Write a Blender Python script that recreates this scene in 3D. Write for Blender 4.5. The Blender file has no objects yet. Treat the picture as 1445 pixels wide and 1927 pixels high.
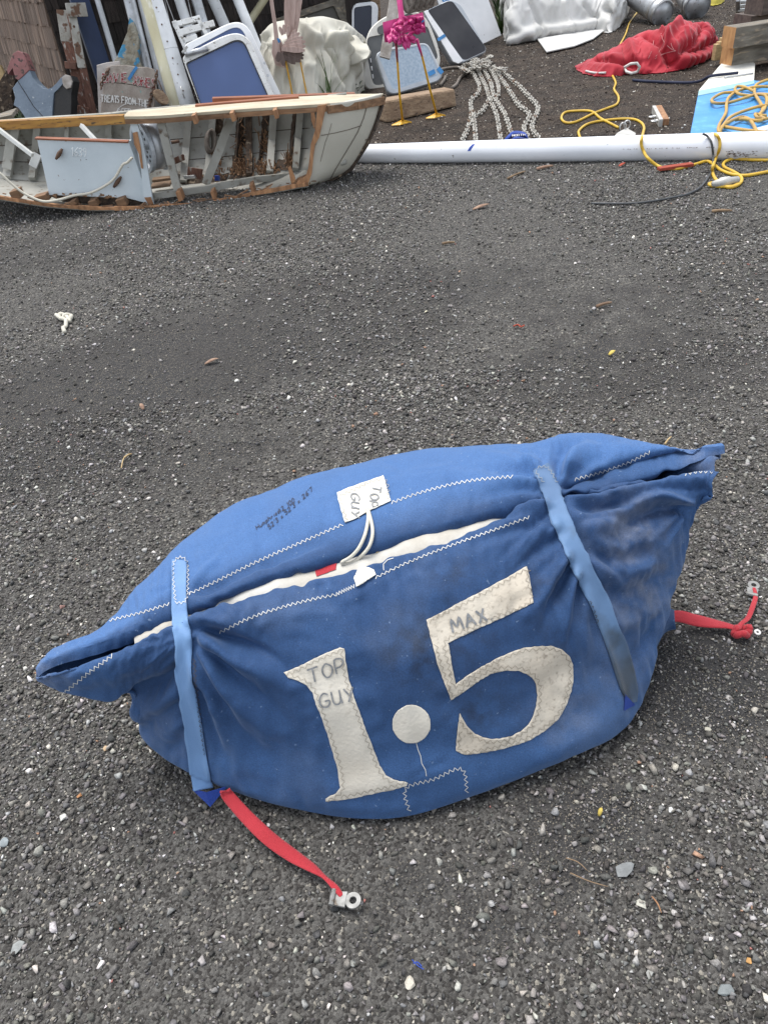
import bpy, bmesh, math, random
import numpy as np
from mathutils import Vector, Matrix, noise
from mathutils.bvhtree import BVHTree
rad = math.radians
random.seed(7); RNG = np.random.default_rng(11)

# ------------------------------------------------------------------ camera, sky, sun, exposure
scn = bpy.context.scene
COL = scn.collection
PW, PH, PF = 1445., 1927., 1392.           # photograph size and focal length in its pixels
PITCH, ROLL, CAMZ = rad(39.), rad(7.), 1.6
Fv = Vector((0, math.cos(PITCH), -math.sin(PITCH)))
R0 = Vector((1, 0, 0)); U0 = Vector((0, math.sin(PITCH), math.cos(PITCH)))
Rv = math.cos(ROLL)*R0 - math.sin(ROLL)*U0
Uv = math.cos(ROLL)*U0 + math.sin(ROLL)*R0
CAM = Vector((0, 0, CAMZ))
cd = bpy.data.cameras.new("camera"); cam = bpy.data.objects.new("camera", cd); COL.objects.link(cam)
cam.matrix_world = Matrix(((Rv.x, Uv.x, -Fv.x, 0), (Rv.y, Uv.y, -Fv.y, 0), (Rv.z, Uv.z, -Fv.z, CAMZ), (0, 0, 0, 1)))
cd.sensor_fit = 'VERTICAL'; cd.sensor_height = 36.; cd.lens = 36.*PF/PH
cd.clip_start = .05; cd.clip_end = 2000
scn.camera = cam
SUN_EL, SUN_AZ = rad(72), rad(325)          # azimuth clockwise from +Y : behind the camera, to the left
w = bpy.data.worlds.new("World"); scn.world = w; w.use_nodes = True
nt = w.node_tree; bg = nt.nodes['Background']
sky = nt.nodes.new('ShaderNodeTexSky'); sky.sky_type = 'NISHITA'; sky.sun_disc = False
sky.sun_elevation = SUN_EL; sky.sun_rotation = SUN_AZ
hs = nt.nodes.new('ShaderNodeHueSaturation'); hs.inputs['Saturation'].default_value = .30   # cloud cover
nt.links.new(sky.outputs[0], hs.inputs['Color']); nt.links.new(hs.outputs[0], bg.inputs[0])
bg.inputs[1].default_value = .125
sd = bpy.data.lights.new("sun", 'SUN'); sd.energy = 1.5; sd.angle = rad(32); sd.color = (1, .965, .92)
so = bpy.data.objects.new("sun", sd); COL.objects.link(so)
sdir = Vector((math.sin(SUN_AZ)*math.cos(SUN_EL), math.cos(SUN_AZ)*math.cos(SUN_EL), math.sin(SUN_EL)))
so.rotation_euler = sdir.to_track_quat('Z', 'Y').to_euler()
vs = scn.view_settings; vs.view_transform = 'Standard'; vs.look = 'None'; vs.gamma = 1; vs.use_curve_mapping = False
vs.exposure = 1.3
scn.cycles.max_bounces = 6

# ------------------------------------------------------------------ helpers
def ray(x, y): x = float(x); y = float(y); return Fv + (x-PW/2)/PF*Rv - (y-PH/2)/PF*Uv
def gp(x, y, z=0.):
    d = ray(x, y); return CAM + d*((z-CAMZ)/d.z)
def py(x, y, Y):
    d = ray(x, y); return CAM + d*(Y/d.y)
def onp(x, y, P0, n):
    d = ray(x, y); return CAM + d*((P0-CAM).dot(n)/d.dot(n))
def prj(P):
    v = P-CAM; k = v.dot(Fv); return PW/2+PF*v.dot(Rv)/k, PH/2-PF*v.dot(Uv)/k
def mpp(P): return (P-CAM).dot(Fv)/PF      # metres per photo pixel at P

def tag(o, label, cat, group=None, kind=None):
    if label: o['label'] = label
    if cat: o['category'] = cat
    if group: o['group'] = group
    if kind: o['kind'] = kind
    return o
def thing(name, label, cat, loc=(0, 0, 0), group=None):
    o = bpy.data.objects.new(name, None); COL.objects.link(o); o.location = loc; o.empty_display_size = .1
    return tag(o, label, cat, group)

class MB:
    def __init__(s): s.v = []; s.f = []
    def add(s, v, f):
        n = len(s.v); s.v += [Vector(p) for p in v]; s.f += [tuple(i+n for i in q) for q in f]
    def box(s, c, ax, ay, az):
        c = Vector(c); ax = Vector(ax); ay = Vector(ay); az = Vector(az)
        if ax.cross(ay).dot(az) < 0: ax = -ax
        P = [c+i*ax+j*ay+k*az for k in (-1, 1) for j in (-1, 1) for i in (-1, 1)]
        s.add(P, [(0, 2, 3, 1), (4, 5, 7, 6), (0, 1, 5, 4), (2, 6, 7, 3), (0, 4, 6, 2), (1, 3, 7, 5)])
    def bar(s, a, b, wd, th, up=(0, 0, 1)):
        a = Vector(a); b = Vector(b); d = (b-a); L = d.length; d.normalize()
        u = Vector(up); sd_ = d.cross(u)
        if sd_.length < 1e-4: sd_ = d.cross(Vector((0, 1, 0)))
        sd_.normalize(); u = sd_.cross(d)
        s.box((a+b)/2, d*L/2, sd_*wd/2, u*th/2)
    def tube(s, pts, r, n=8, cap=True, closed=False):
        pts = [Vector(p) for p in pts]; m = len(pts)
        rs = r if hasattr(r, '__len__') else [r]*m
        base = len(s.v); prev = None
        for i, p in enumerate(pts):
            t = (pts[(i+1) % m]-pts[i-1]) if closed else (pts[min(i+1, m-1)]-pts[max(i-1, 0)])
            if t.length < 1e-9: t = Vector((0, 0, 1))
            t.normalize()
            if prev is None:
                a = t.cross(Vector((0, 0, 1)))
                if a.length < .05: a = t.cross(Vector((0, 1, 0)))
            else:
                a = prev - t*prev.dot(t)
                if a.length < 1e-6: a = t.orthogonal()
            a.normalize(); prev = a; b = t.cross(a)
            for k in range(n):
                q = 2*math.pi*k/n; s.v.append(p+(a*math.cos(q)+b*math.sin(q))*rs[i])
        for i in range(m if closed else m-1):
            j = (i+1) % m
            for k in range(n):
                k2 = (k+1) % n
                s.f.append((base+i*n+k, base+i*n+k2, base+j*n+k2, base+j*n+k))
        if cap and not closed:
            s.f.append(tuple(base+k for k in range(n))[::-1]); s.f.append(tuple(base+(m-1)*n+k for k in range(n)))
    def grid(s, G, closed_v=False):
        nu, nv = len(G), len(G[0]); base = len(s.v)
        for row in G: s.v += [Vector(p) for p in row]
        for i in range(nu-1):
            for j in range(nv if closed_v else nv-1):
                j2 = (j+1) % nv
                s.f.append((base+i*nv+j, base+(i+1)*nv+j, base+(i+1)*nv+j2, base+i*nv+j2))
    def slab(s, pts, n, th, bev=0.):
        """polygon pts (front face, normal n towards the viewer) given thickness th behind; bev rounds the front edge"""
        n = Vector(n).normalized(); m = len(pts); c = sum(pts, Vector())/m; base = len(s.v)
        ar = Vector()
        for i in range(m): ar += (pts[i]-c).cross(pts[(i+1) % m]-c)
        if ar.dot(n) < 0: pts = pts[::-1]
        rings = []
        if bev > 0:
            ins = [p+(c-p).normalized()*bev for p in pts]
            rings = [ins, [p-n*bev*.3+(c-p).normalized()*bev*.3 for p in pts], [p-n*bev for p in pts], [p-n*th for p in pts]]
        else: rings = [pts, [p-n*th for p in pts]]
        for r in rings: s.v += list(r)
        s.f.append(tuple(base+i for i in range(m)))
        for k in range(len(rings)-1):
            for i in range(m):
                j = (i+1) % m; s.f.append((base+k*m+i, base+(k+1)*m+i, base+(k+1)*m+j, base+k*m+j))
        e = base+(len(rings)-1)*m; s.f.append(tuple(e+i for i in range(m))[::-1])
    def ring(s, outer, inner, n, th):
        n = Vector(n).normalized(); m = len(outer); b = len(s.v)
        s.v += list(outer)+list(inner)+[p-n*th for p in outer]+[p-n*th for p in inner]
        for i in range(m):
            j = (i+1) % m
            s.f += [(b+i, b+j, b+m+j, b+m+i), (b+2*m+i, b+3*m+i, b+3*m+j, b+2*m+j), (b+i, b+2*m+i, b+2*m+j, b+j), (b+m+i, b+m+j, b+3*m+j, b+3*m+i)]
    def build(s, name, m, parent=None, smooth=False, world=True, bevel=0.):
        me = bpy.data.meshes.new(name); me.from_pydata([tuple(v) for v in s.v], [], s.f); me.update()
        o = bpy.data.objects.new(name, me); COL.objects.link(o)
        me.materials.append(m)
        if smooth: me.polygons.foreach_set('use_smooth', [True]*len(me.polygons))
        bm = bmesh.new(); bm.from_mesh(me); bmesh.ops.recalc_face_normals(bm, faces=bm.faces); bm.to_mesh(me); bm.free()
        if bevel:
            b = o.modifiers.new('b', 'BEVEL'); b.width = bevel; b.segments = 2; b.limit_method = 'ANGLE'
        if parent:
            o.parent = parent
            if parent.type == 'EMPTY': o.matrix_parent_inverse = Matrix.Translation(-parent.location)
        return o
def cr(P, t):
    """Catmull-Rom through points P (list of Vectors / floats), t in [0, len-1]"""
    n = len(P); i = min(int(t), n-2); f = t-i
    a, b, c, d = P[max(i-1, 0)], P[i], P[i+1], P[min(i+2, n-1)]
    return (b*2+(c-a)*f+(a*2-b*5+c*4-d)*f*f+(b*3-a-c*3+d)*f**3)*.5
def spl(P, k=6):
    P = [Vector(p) for p in P]; n = len(P)
    return [cr(P, i/k) for i in range((n-1)*k+1)]
def loft(P, su, sv):
    """P[S][V] control points -> numpy grid [nu, nv, 3]"""
    A = np.array([[tuple(p) for p in r] for r in P], float)
    def ax0(A, k):
        n = A.shape[0]; T = np.arange((n-1)*k+1)/k; i = np.minimum(T.astype(int), n-2); f = (T-i).reshape(-1, *([1]*(A.ndim-1)))
        a = A[np.maximum(i-1, 0)]; b = A[i]; c = A[i+1]; d = A[np.minimum(i+2, n-1)]
        return .5*(2*b+(c-a)*f+(2*a-5*b+4*c-d)*f*f+(3*b-a-3*c+d)*f**3)
    B = ax0(A, su); B = np.swapaxes(ax0(np.swapaxes(B, 0, 1), sv), 0, 1)
    return B
def gnormal(B):
    du = np.gradient(B, axis=0); dv = np.gradient(B, axis=1); n = np.cross(du, dv)
    return n/np.maximum(np.linalg.norm(n, axis=2, keepdims=True), 1e-9)
def smooth0(A, k, axis):
    for _ in range(k):
        p = np.concatenate([np.take(A, [0], axis), A, np.take(A, [-1], axis)], axis)
        n = A.shape[axis]
        A = .25*np.take(p, range(0, n), axis)+.5*np.take(p, range(1, n+1), axis)+.25*np.take(p, range(2, n+2), axis)
    return A
def wrinkle(G, eu, ev, lo, hi, steps=60, seed=0, noise_amp=.004, tang=.02, grav=0., bend=.35, stiff=.9, shear=.25, along_v=1):
    """cloth with more length than the surface under it, buckling within lo..hi of that surface"""
    N = gnormal(G); r = np.random.default_rng(seed)
    if ((G-G.mean((0, 1)))*N).sum() < 0: N = -N
    nz = r.normal(size=G.shape[:2])[..., None]
    for _ in range(3): nz = smooth0(smooth0(nz, 1, 0), along_v, 1)
    X = G+N*nz/max(nz.std(), 1e-9)*noise_amp
    lu = np.linalg.norm(np.diff(G, axis=0), axis=2)*(1+.5*(eu[1:]+eu[:-1])); lv = np.linalg.norm(np.diff(G, axis=1), axis=2)*(1+.5*(ev[:, 1:]+ev[:, :-1]))
    lu2 = lu[1:]+lu[:-1]; lv2 = lv[:, 1:]+lv[:, :-1]
    ld = np.linalg.norm(G[1:, 1:]-G[:-1, :-1], axis=2)*(1+.25*(eu[1:, 1:]+ev[1:, 1:])*2); le = np.linalg.norm(G[1:, :-1]-G[:-1, 1:], axis=2)*(1+.25*(eu[1:, :-1]+ev[1:, :-1])*2)
    def con(A, B, L, k, only=None):
        d = B-A; l = np.sqrt((d*d).sum(-1))+1e-9; c = .5*k*(l-L)/l
        if only == 'push': c = np.minimum(c, 0)
        d *= c[..., None]; A += d; B -= d
    for st_ in range(steps):
        for o in (0, 1):
            m = (X.shape[0]-1-o+1)//2*1; A = X[o:-1:2]; B = X[o+1::2][:len(A)]; A = A[:len(B)]; con(A, B, lu[o::2][:len(A)], stiff)
            A = X[:, o:-1:2]; B = X[:, o+1::2][:, :A.shape[1]]; A = A[:, :B.shape[1]]; con(A, B, lv[:, o::2][:, :A.shape[1]], stiff)
            A = X[o:-1:2, :-1]; B = X[o+1::2, 1:][:len(A)]; A = A[:len(B)]; con(A, B, ld[o::2][:len(A)], shear)
            A = X[o:-1:2, 1:]; B = X[o+1::2, :-1][:len(A)]; A = A[:len(B)]; con(A, B, le[o::2][:len(A)], shear)
        for o in range(4):
            A = X[o:-2:4]; B = X[o+2::4][:len(A)]; A = A[:len(B)]; con(A, B, lu2[o::4][:len(A)], bend, 'push')
            A = X[:, o:-2:4]; B = X[:, o+2::4][:, :A.shape[1]]; A = A[:, :B.shape[1]]; con(A, B, lv2[:, o::4][:, :A.shape[1]], bend, 'push')
        if grav: X[..., 2] -= grav
        D = X-G; sN = (D*N).sum(-1, keepdims=True); T = D-N*sN; tl = np.linalg.norm(T, axis=2, keepdims=True); T *= np.minimum(1, tang/np.maximum(tl, 1e-9))
        X = G+N*np.clip(sN, lo if np.isscalar(lo) else lo[..., None], hi if np.isscalar(hi) else hi[..., None])+T
    return X
class Waves:
    def __init__(s, seed, scale, n=14, aniso=(1, 1, 1)):
        r = np.random.default_rng(seed); d = r.normal(size=(n, 3)); d /= np.linalg.norm(d, axis=1)[:, None]
        s.k = d*np.array(aniso)*scale*r.uniform(.5, 2., (n, 1)); s.p = r.uniform(0, 6.28, n); s.a = r.uniform(.5, 1, n); s.a /= np.sqrt((s.a**2).sum()/2)
    def __call__(s, X): return (np.sin(X@s.k.T+s.p)*s.a).sum(-1)
def segdist(X, pts):
    """distance of X[N,3] to polyline, and the parameter 0..1 along it"""
    best = np.full(len(X), 1e9); par = np.zeros(len(X)); n = len(pts)-1
    for i in range(n):
        a, b = np.array(pts[i]), np.array(pts[i+1]); ab = b-a; t = np.clip(((X-a)@ab)/max(ab@ab, 1e-12), 0, 1)
        d = np.linalg.norm(X-a-t[:, None]*ab, axis=1); m = d < best; best[m] = d[m]; par[m] = (i+t[m])/n
    return best, par
def inpoly(x, y, P):
    c = False; n = len(P)
    for i in range(n):
        (x1, y1), (x2, y2) = P[i], P[i-1]
        if (y1 > y) != (y2 > y) and x < (x2-x1)*(y-y1)/(y2-y1)+x1: c = not c
    return c
def roundpoly(P, r, seg=5):
    out = []; n = len(P)
    for i in range(n):
        p0, p, p1 = Vector((*P[i-1], 0)), Vector((*P[i], 0)), Vector((*P[(i+1) % n], 0))
        rr = r[i] if hasattr(r, '__len__') else r
        a = p+(p0-p).normalized()*min(rr, (p0-p).length*.48); b = p+(p1-p).normalized()*min(rr, (p1-p).length*.48)
        for k in range(seg+1):
            t = k/seg; q = a*(1-t)**2+p*2*t*(1-t)+b*t*t; out.append((q.x, q.y))
    return out
def smoothpoly(P, k=4):
    n = len(P); Q = [Vector((*p, 0)) for p in P]; out = []
    for i in range(n):
        a, b, c, d = Q[i-1], Q[i], Q[(i+1) % n], Q[(i+2) % n]
        for j in range(k):
            f = j/k; q = (b*2+(c-a)*f+(a*2-b*5+c*4-d)*f*f+(b*3-a-c*3+d)*f**3)*.5; out.append((q.x, q.y))
    return out

# ------------------------------------------------------------------ materials
def mat(name, col, rough=.7, col2=None, scale=8., detail=6., lo=.35, hi=.65, bump=0., bscale=60., stretch=(1, 1, 1), metal=0.,
        col3=None, s3=20., lo3=.6, hi3=.64, sheen=0., spec=.5, bdist=.01, coat=0., weave=0.):
    m = bpy.data.materials.new(name); m.use_nodes = True; N = m.node_tree.nodes; L = m.node_tree.links
    b = N['Principled BSDF']; b.inputs['Roughness'].default_value = rough; b.inputs['Metallic'].default_value = metal
    b.inputs['Specular IOR Level'].default_value = spec
    b.inputs['Coat Weight'].default_value = coat
    if sheen: b.inputs['Sheen Weight'].default_value = sheen; b.inputs['Sheen Roughness'].default_value = .4
    tc = N.new('ShaderNodeTexCoord'); mp = N.new('ShaderNodeMapping'); mp.inputs['Scale'].default_value = stretch
    L.new(tc.outputs['Object'], mp.inputs[0])
    def nz(sc, det=6., vec=mp):
        n = N.new('ShaderNodeTexNoise'); n.inputs['Scale'].default_value = sc; n.inputs['Detail'].default_value = det; L.new(vec.outputs[0], n.inputs['Vector']); return n
    def ramp(src, a, c):
        r = N.new('ShaderNodeMapRange'); r.inputs[1].default_value = a; r.inputs[2].default_value = c; L.new(src, r.inputs[0]); return r.outputs[0]
    def mix(f, a, c):
        x = N.new('ShaderNodeMix'); x.data_type = 'RGBA'; L.new(f, x.inputs[0])
        for k, v in ((6, a), (7, c)):
            if isinstance(v, tuple): x.inputs[k].default_value = (*v, 1)
            else: L.new(v, x.inputs[k])
        return x.outputs[2]
    if col2 is None: col2 = tuple(c*.72 for c in col)
    n1 = nz(scale, detail); out = mix(ramp(n1.outputs[0], lo, hi), col, col2)
    if col3 is not None:
        n3 = nz(s3, 8.); out = mix(ramp(n3.outputs[0], lo3, hi3), out, col3)
    L.new(out, b.inputs['Base Color'])
    rr = N.new('ShaderNodeMapRange'); rr.inputs[3].default_value = max(rough-.1, .05); rr.inputs[4].default_value = min(rough+.1, 1); L.new(n1.outputs[0], rr.inputs[0]); L.new(rr.outputs[0], b.inputs['Roughness'])
    if bump:
        nb = nz(bscale, 8.); bp = N.new('ShaderNodeBump'); bp.inputs['Strength'].default_value = bump; bp.inputs['Distance'].default_value = bdist
        L.new(nb.outputs[0], bp.inputs['Height']); L.new(bp.outputs[0], b.inputs['Normal'])
    m['out'] = 0
    return m

def per_island(m, k=.5):
    N = m.node_tree.nodes; L = m.node_tree.links; b = N['Principled BSDF']; src = b.inputs['Base Color'].links[0].from_socket
    g = N.new('ShaderNodeNewGeometry'); r = N.new('ShaderNodeMapRange'); r.inputs[3].default_value = 1-k; r.inputs[4].default_value = 1+k; L.new(g.outputs['Random Per Island'], r.inputs[0])
    x = N.new('ShaderNodeMix'); x.data_type = 'RGBA'; x.blend_type = 'MULTIPLY'; x.inputs[0].default_value = 1; L.new(src, x.inputs[6]); L.new(r.outputs[0], x.inputs[7]); L.new(x.outputs[2], b.inputs['Base Color'])
GREY_PAINT = mat('white_boat_paint', (.62, .63, .61), .55, (.48, .49, .47), 5, col3=(.16, .12, .085), s3=16, lo3=.66, hi3=.69, bump=.3, bscale=40)
M = dict(
 white=mat('white_gelcoat', (.78, .79, .80), .35, (.66, .68, .69), 4, col3=(.35, .34, .31), s3=30, lo3=.69, hi3=.75),
 pipe=mat('white_pipe', (.78, .80, .84), .3, (.68, .70, .74), 2.5, col3=(.25, .24, .22), s3=22, lo3=.7, hi3=.74, coat=.3),
 alu=mat('dull_aluminium', (.52, .54, .56), .42, (.36, .37, .38), 9, metal=.55, col3=(.20, .19, .18), s3=25, lo3=.62, hi3=.7),
 alup=mat('painted_aluminium', (.70, .72, .74), .42, (.55, .57, .58), 6, col3=(.24, .22, .2), s3=28, lo3=.66, hi3=.72),
 yelspar=mat('aged_spar', (.62, .59, .42), .5, (.50, .46, .30), 5, col3=(.75, .74, .66), s3=14, lo3=.6, hi3=.7, stretch=(1, 1, .3)),
 boat=GREY_PAINT,
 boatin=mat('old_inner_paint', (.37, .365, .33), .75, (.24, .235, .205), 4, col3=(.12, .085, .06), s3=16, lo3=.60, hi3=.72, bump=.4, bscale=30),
 boatblue=mat('pale_blue_paint', (.60, .665, .70), .55, (.52, .585, .62), 3, col3=(.16, .10, .065), s3=34, lo3=.70, hi3=.73, bump=.15),
 bow=mat('bow_paint', (.53, .51, .44), .55, (.46, .44, .375), 3, col3=(.20, .16, .12), s3=13, lo3=.72, hi3=.74, bump=.15),
 deck=mat('deck_ply', (.53, .48, .36), .7, (.40, .34, .24), 7, stretch=(.5, 3, 1), col3=(.2, .13, .08), s3=18, lo3=.66, hi3=.7, bump=.3),
 rail=mat('varnished_rail', (.42, .22, .045), .4, (.28, .13, .028), 9, stretch=(.6, 4, 4), col3=(.07, .04, .018), s3=24, lo3=.6, hi3=.66),
 brown=mat('raw_wood', (.26, .145, .075), .8, (.14, .078, .042), 9, stretch=(.8, 5, 5), bump=.4, bscale=30),
 fresh=mat('split_wood', (.42, .22, .105), .8, (.24, .12, .06), 12, stretch=(3, 3, .8), bump=.5, bscale=40),
 grub=mat('rotten_wood', (.075, .05, .033), .9, (.03, .021, .016), 18, col3=(.22, .17, .12), s3=25, lo3=.6, hi3=.66, bump=1, bscale=30, bdist=.02),
 mahog=mat('mahogany', (.30, .105, .045), .5, (.19, .06, .028), 9, stretch=(.5, 6, 6)),
 floor=mat('floor_boards', (.30, .20, .125), .8, (.17, .105, .065), 7, stretch=(.6, 4, 4), bump=.4),
 block=mat('weathered_beam', (.33, .235, .15), .85, (.19, .125, .08), 8, stretch=(.5, 3, 4), bump=.6, bscale=20, bdist=.02, col3=(.08, .055, .04), s3=14, lo3=.64, hi3=.68),
 timber=mat('grey_timber', (.21, .19, .155), .85, (.11, .095, .075), 6, stretch=(.6, 4, 4), bump=.5, col3=(.30, .24, .17), s3=9, lo3=.58, hi3=.66),
 sawn=mat('sawn_timber_end', (.56, .31, .13), .8, (.40, .2, .085), 10, stretch=(2, 2, 1)),
 darktimber=mat('dark_timber', (.12, .095, .08), .85, (.07, .055, .048), 6, stretch=(.6, 4, 4), bump=.5),
 pinewood=mat('pine_board', (.50, .37, .19), .8, (.36, .25, .12), 10, stretch=(2, 6, 6)),
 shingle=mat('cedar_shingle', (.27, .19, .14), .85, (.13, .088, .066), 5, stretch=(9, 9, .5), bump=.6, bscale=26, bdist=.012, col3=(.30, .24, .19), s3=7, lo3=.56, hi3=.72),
 shingle_shade=mat('shaded_shingle', (.040, .030, .026), .9, (.020, .016, .014), 5, stretch=(9, 9, .5), bump=.6, bscale=26, bdist=.012),  # shingle copy with the shade of the right wall put into its colour
 shade_roof=mat('roof_board', (.10, .08, .065), .9),
 rustw=mat('redbrown_post', (.20, .095, .065), .85, (.12, .06, .042), 9, stretch=(5, 5, .7), bump=.6, bscale=25, col3=(.42, .40, .36), s3=8, lo3=.60, hi3=.66),
 peeled=mat('peeling_white', (.46, .45, .41), .85, (.30, .28, .24), 9, col3=(.15, .085, .055), s3=11, lo3=.52, hi3=.58, bump=.7, bscale=30, bdist=.012),
 steelblue=mat('grey_blue_paint', (.17, .215, .27), .6, (.14, .18, .23), 6, col3=(.42, .45, .47), s3=18, lo3=.66, hi3=.69, bump=.5, bscale=40),
 redpeel=mat('faded_red_paint', (.29, .125, .125), .8, (.22, .10, .095), 9, col3=(.07, .05, .045), s3=22, lo3=.57, hi3=.63, bump=.5),
 black=mat('black_paint', (.018, .018, .018), .7, (.03, .028, .026), 9, col3=(.25, .24, .22), s3=14, lo3=.66, hi3=.7, bump=.5),
 lightwood=mat('worn_light_wood', (.42, .39, .36), .85, (.25, .22, .19), 10, bump=.5),
 navy=mat('navy_plank', (.018, .038, .10), .5, (.014, .03, .08), 6),
 keel=mat('flaking_keel', (.33, .32, .27), .85, (.20, .17, .12), 13, col3=(.06, .24, .40), s3=9, lo3=.54, hi3=.57, bump=.9, bscale=30, bdist=.02),
 signw=mat('sign_board', (.40, .355, .31), .9, (.28, .235, .20), 10, stretch=(1, 1, .8), col3=(.14, .36, .32), s3=12, lo3=.66, hi3=.69, bump=.5),
 signedge=mat('sign_rim', (.46, .43, .41), .9, (.36, .33, .31), 12, bump=.5),
 signred=mat('sign_red_letter', (.24, .022, .025), .8, (.45, .35, .33), 60, lo=.45, hi=.6),
 signwhite=mat('sign_white_letter', (.70, .69, .66), .8, (.5, .47, .43), 60, lo=.5, hi=.62),
 bluetape=mat('blue_tape', (.045, .24, .55), .6),
 deepblue=mat('blue_webbing', (.02, .06, .33), .7),
 rust=mat('rusty_iron', (.075, .045, .032), .85, (.14, .08, .05), 60, bump=.4),
 chain=mat('galvanised_chain', (.50, .49, .45), .6, (.30, .28, .24), 40, metal=.2, col3=(.17, .10, .06), s3=9, lo3=.58, hi3=.66),
 pane=mat('blue_acrylic', (.075, .12, .27), .16, (.06, .10, .23), 2.5, lo=.3, hi=.75, coat=.2),
 panedark=mat('smoked_acrylic', (.022, .022, .026), .3, (.045, .045, .048), 3.5, lo=.4, hi=.7),
 panenavy=mat('dark_acrylic', (.010, .014, .030), .2, (.016, .022, .04), 3),
 panegrey=mat('dusty_acrylic', (.115, .12, .12), .45, (.08, .085, .088), 6),
 panelight=mat('speckled_acrylic', (.36, .44, .52), .5, (.28, .36, .45), 45, lo=.4, hi=.6),
 hatchw=mat('white_hatch_frame', (.72, .73, .72), .5, (.58, .58, .56), 8, col3=(.22, .2, .17), s3=40, lo3=.62, hi3=.66, bump=.3),
 hatchcream=mat('cream_hatch_frame', (.66, .65, .60), .5, (.56, .54, .49), 8),
 hatchg=mat('grey_hatch_frame', (.46, .49, .52), .4, (.38, .41, .44), 8, metal=.3),
 gasket=mat('black_rubber', (.02, .02, .02), .7),
 sail=mat('white_sailcloth', (.56, .55, .48), .7, (.47, .45, .38), 3, bump=.12, bscale=120, sheen=.1, col3=(.40, .36, .26), s3=2.5, lo3=.68, hi3=.85),
 tarp=mat('weathered_tarp', (.60, .60, .585), .6, (.49, .49, .47), 3, bump=.12, bscale=90, col3=(.36, .34, .29), s3=5, lo3=.63, hi3=.78),
 redc=mat('red_canvas', (.41, .010, .026), .75, (.30, .007, .018), 4, bump=.15, bscale=220, sheen=.2),
 redpipe=mat('white_edging', (.72, .70, .68), .7),
 pink=mat('magenta_metal', (.55, .035, .20), .42, (.44, .025, .155), 12, spec=.5),
 pinkdark=mat('dark_crimson_leg', (.20, .012, .03), .45),
 yellow=mat('yellow_paint', (.66, .36, .012), .45, (.55, .28, .01), 20),
 heron=mat('rosy_driftwood', (.56, .42, .37), .8, (.42, .30, .26), 9, stretch=(5, 5, .8), bump=.5, bscale=30),
 herond=mat('brown_driftwood', (.17, .125, .11), .85, (.11, .08, .07), 9, stretch=(5, 5, .8), bump=.5),
 cord=mat('yellow_cord', (.62, .40, .035), .5, (.50, .31, .03), 12),
 orange=mat('orange_rope', (.52, .32, .07), .7, (.38, .25, .10), 8, bump=.4, bscale=150),
 blackcable=mat('dark_cable', (.055, .06, .065), .5),
 navyrope=mat('navy_rope', (.012, .018, .05), .75),
 greyrope=mat('grey_rope', (.20, .175, .15), .9, (.12, .10, .085), 20, bump=.6, bscale=80),
 ropecream=mat('cream_rope', (.54, .52, .44), .8, (.52, .49, .41), 60, bump=.5, bscale=300, bdist=.003),
 boardblue=mat('sky_blue_board', (.055, .27, .62), .5, (.045, .235, .55), 5, col3=(.11, .37, .70), s3=9, lo3=.55, hi3=.7, bump=.1),
 boardteal=mat('teal_band', (.27, .45, .46), .6, (.22, .38, .40), 8),
 boardwhite=mat('white_board', (.70, .69, .63), .6, (.60, .58, .52), 6, col3=(.18, .17, .15), s3=20, lo3=.64, hi3=.75),
 grimline=mat('grimy_seam', (.20, .175, .14), .85), seamred=mat('pale_red_seam', (.58, .24, .24), .8),
 steel=mat('stainless', (.56, .56, .55), .35, (.42, .42, .41), 20, metal=.8),
 plate=mat('dull_plate', (.56, .55, .52), .5, (.40, .39, .36), 12, metal=.3),
 grass=mat('grass_blade', (.075, .13, .035), .6, (.045, .085, .022), 20),
 leafm=mat('weed_leaf', (.05, .085, .03), .6, (.03, .055, .02), 20),
 dry=mat('dry_grass', (.36, .26, .13), .8, (.24, .16, .08), 20),
 yelcloth=mat('yellow_cloth', (.55, .46, .06), .8, (.40, .34, .05), 10),
 stick=mat('dead_twig', (.25, .17, .10), .9, (.15, .10, .06), 30),
 twine=mat('orange_brown_strip', (.36, .06, .03), .8),
 deadleaf=mat('dead_leaf', (.33, .22, .15), .8, (.22, .13, .09), 40),
 yleaf=mat('yellow_leaf', (.62, .47, .10), .7),
)

per_island(M['shingle'], .42); per_island(M['shingle_shade'], .4); per_island(M['brown'], .35); per_island(M['fresh'], .25)

# ------------------------------------------------------------------ ground
WV1, WV2 = Waves(3, 1.3), Waves(5, 5.)
def hgt(X, Y):
    P = np.stack([X, Y, np.zeros_like(X)], -1)
    near = np.clip((12-np.hypot(X, Y-5))/6, 0, 1)
    return (WV1(P)*.005+WV2(P)*.0025)*near - .004
def hz(x, y): return float(hgt(np.array([x]), np.array([y]))[0])
PA, PB = gp(672, 306), gp(1462, 299)          # near edge of the pipe on the ground
def soil_mask(X, Y):
    """0 on the gravel yard, 1 on the brown soil behind pipe and boat"""
    d = (PB-PA); n = Vector((-d.y, d.x, 0)).normalized()
    s1 = (X-PA.x)*n.x+(Y-PA.y)*n.y
    s2 = Y-6.75-.04*X
    s = np.where(X < .1, s2, s1)
    return np.clip(s/.35+.1, 0, 1)
PATCH = [(gp(260, 700), .95, .55, .95), (gp(360, 850), .7, .3, .45), (gp(1340, 1260), .30, .26, .9), (gp(80, 860), .5, .3, .7), (gp(1180, 690), .7, .35, .6), (gp(640, 560), 1.2, .4, .55),
         (gp(1250, 560), 1.0, .3, .4), (gp(900, 1690), .28, .14, .3), (gp(560, 640), .9, .3, .6), (gp(1100, 1560), .2, .15, .5), (gp(60, 480), .8, .5, .45)]
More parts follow.
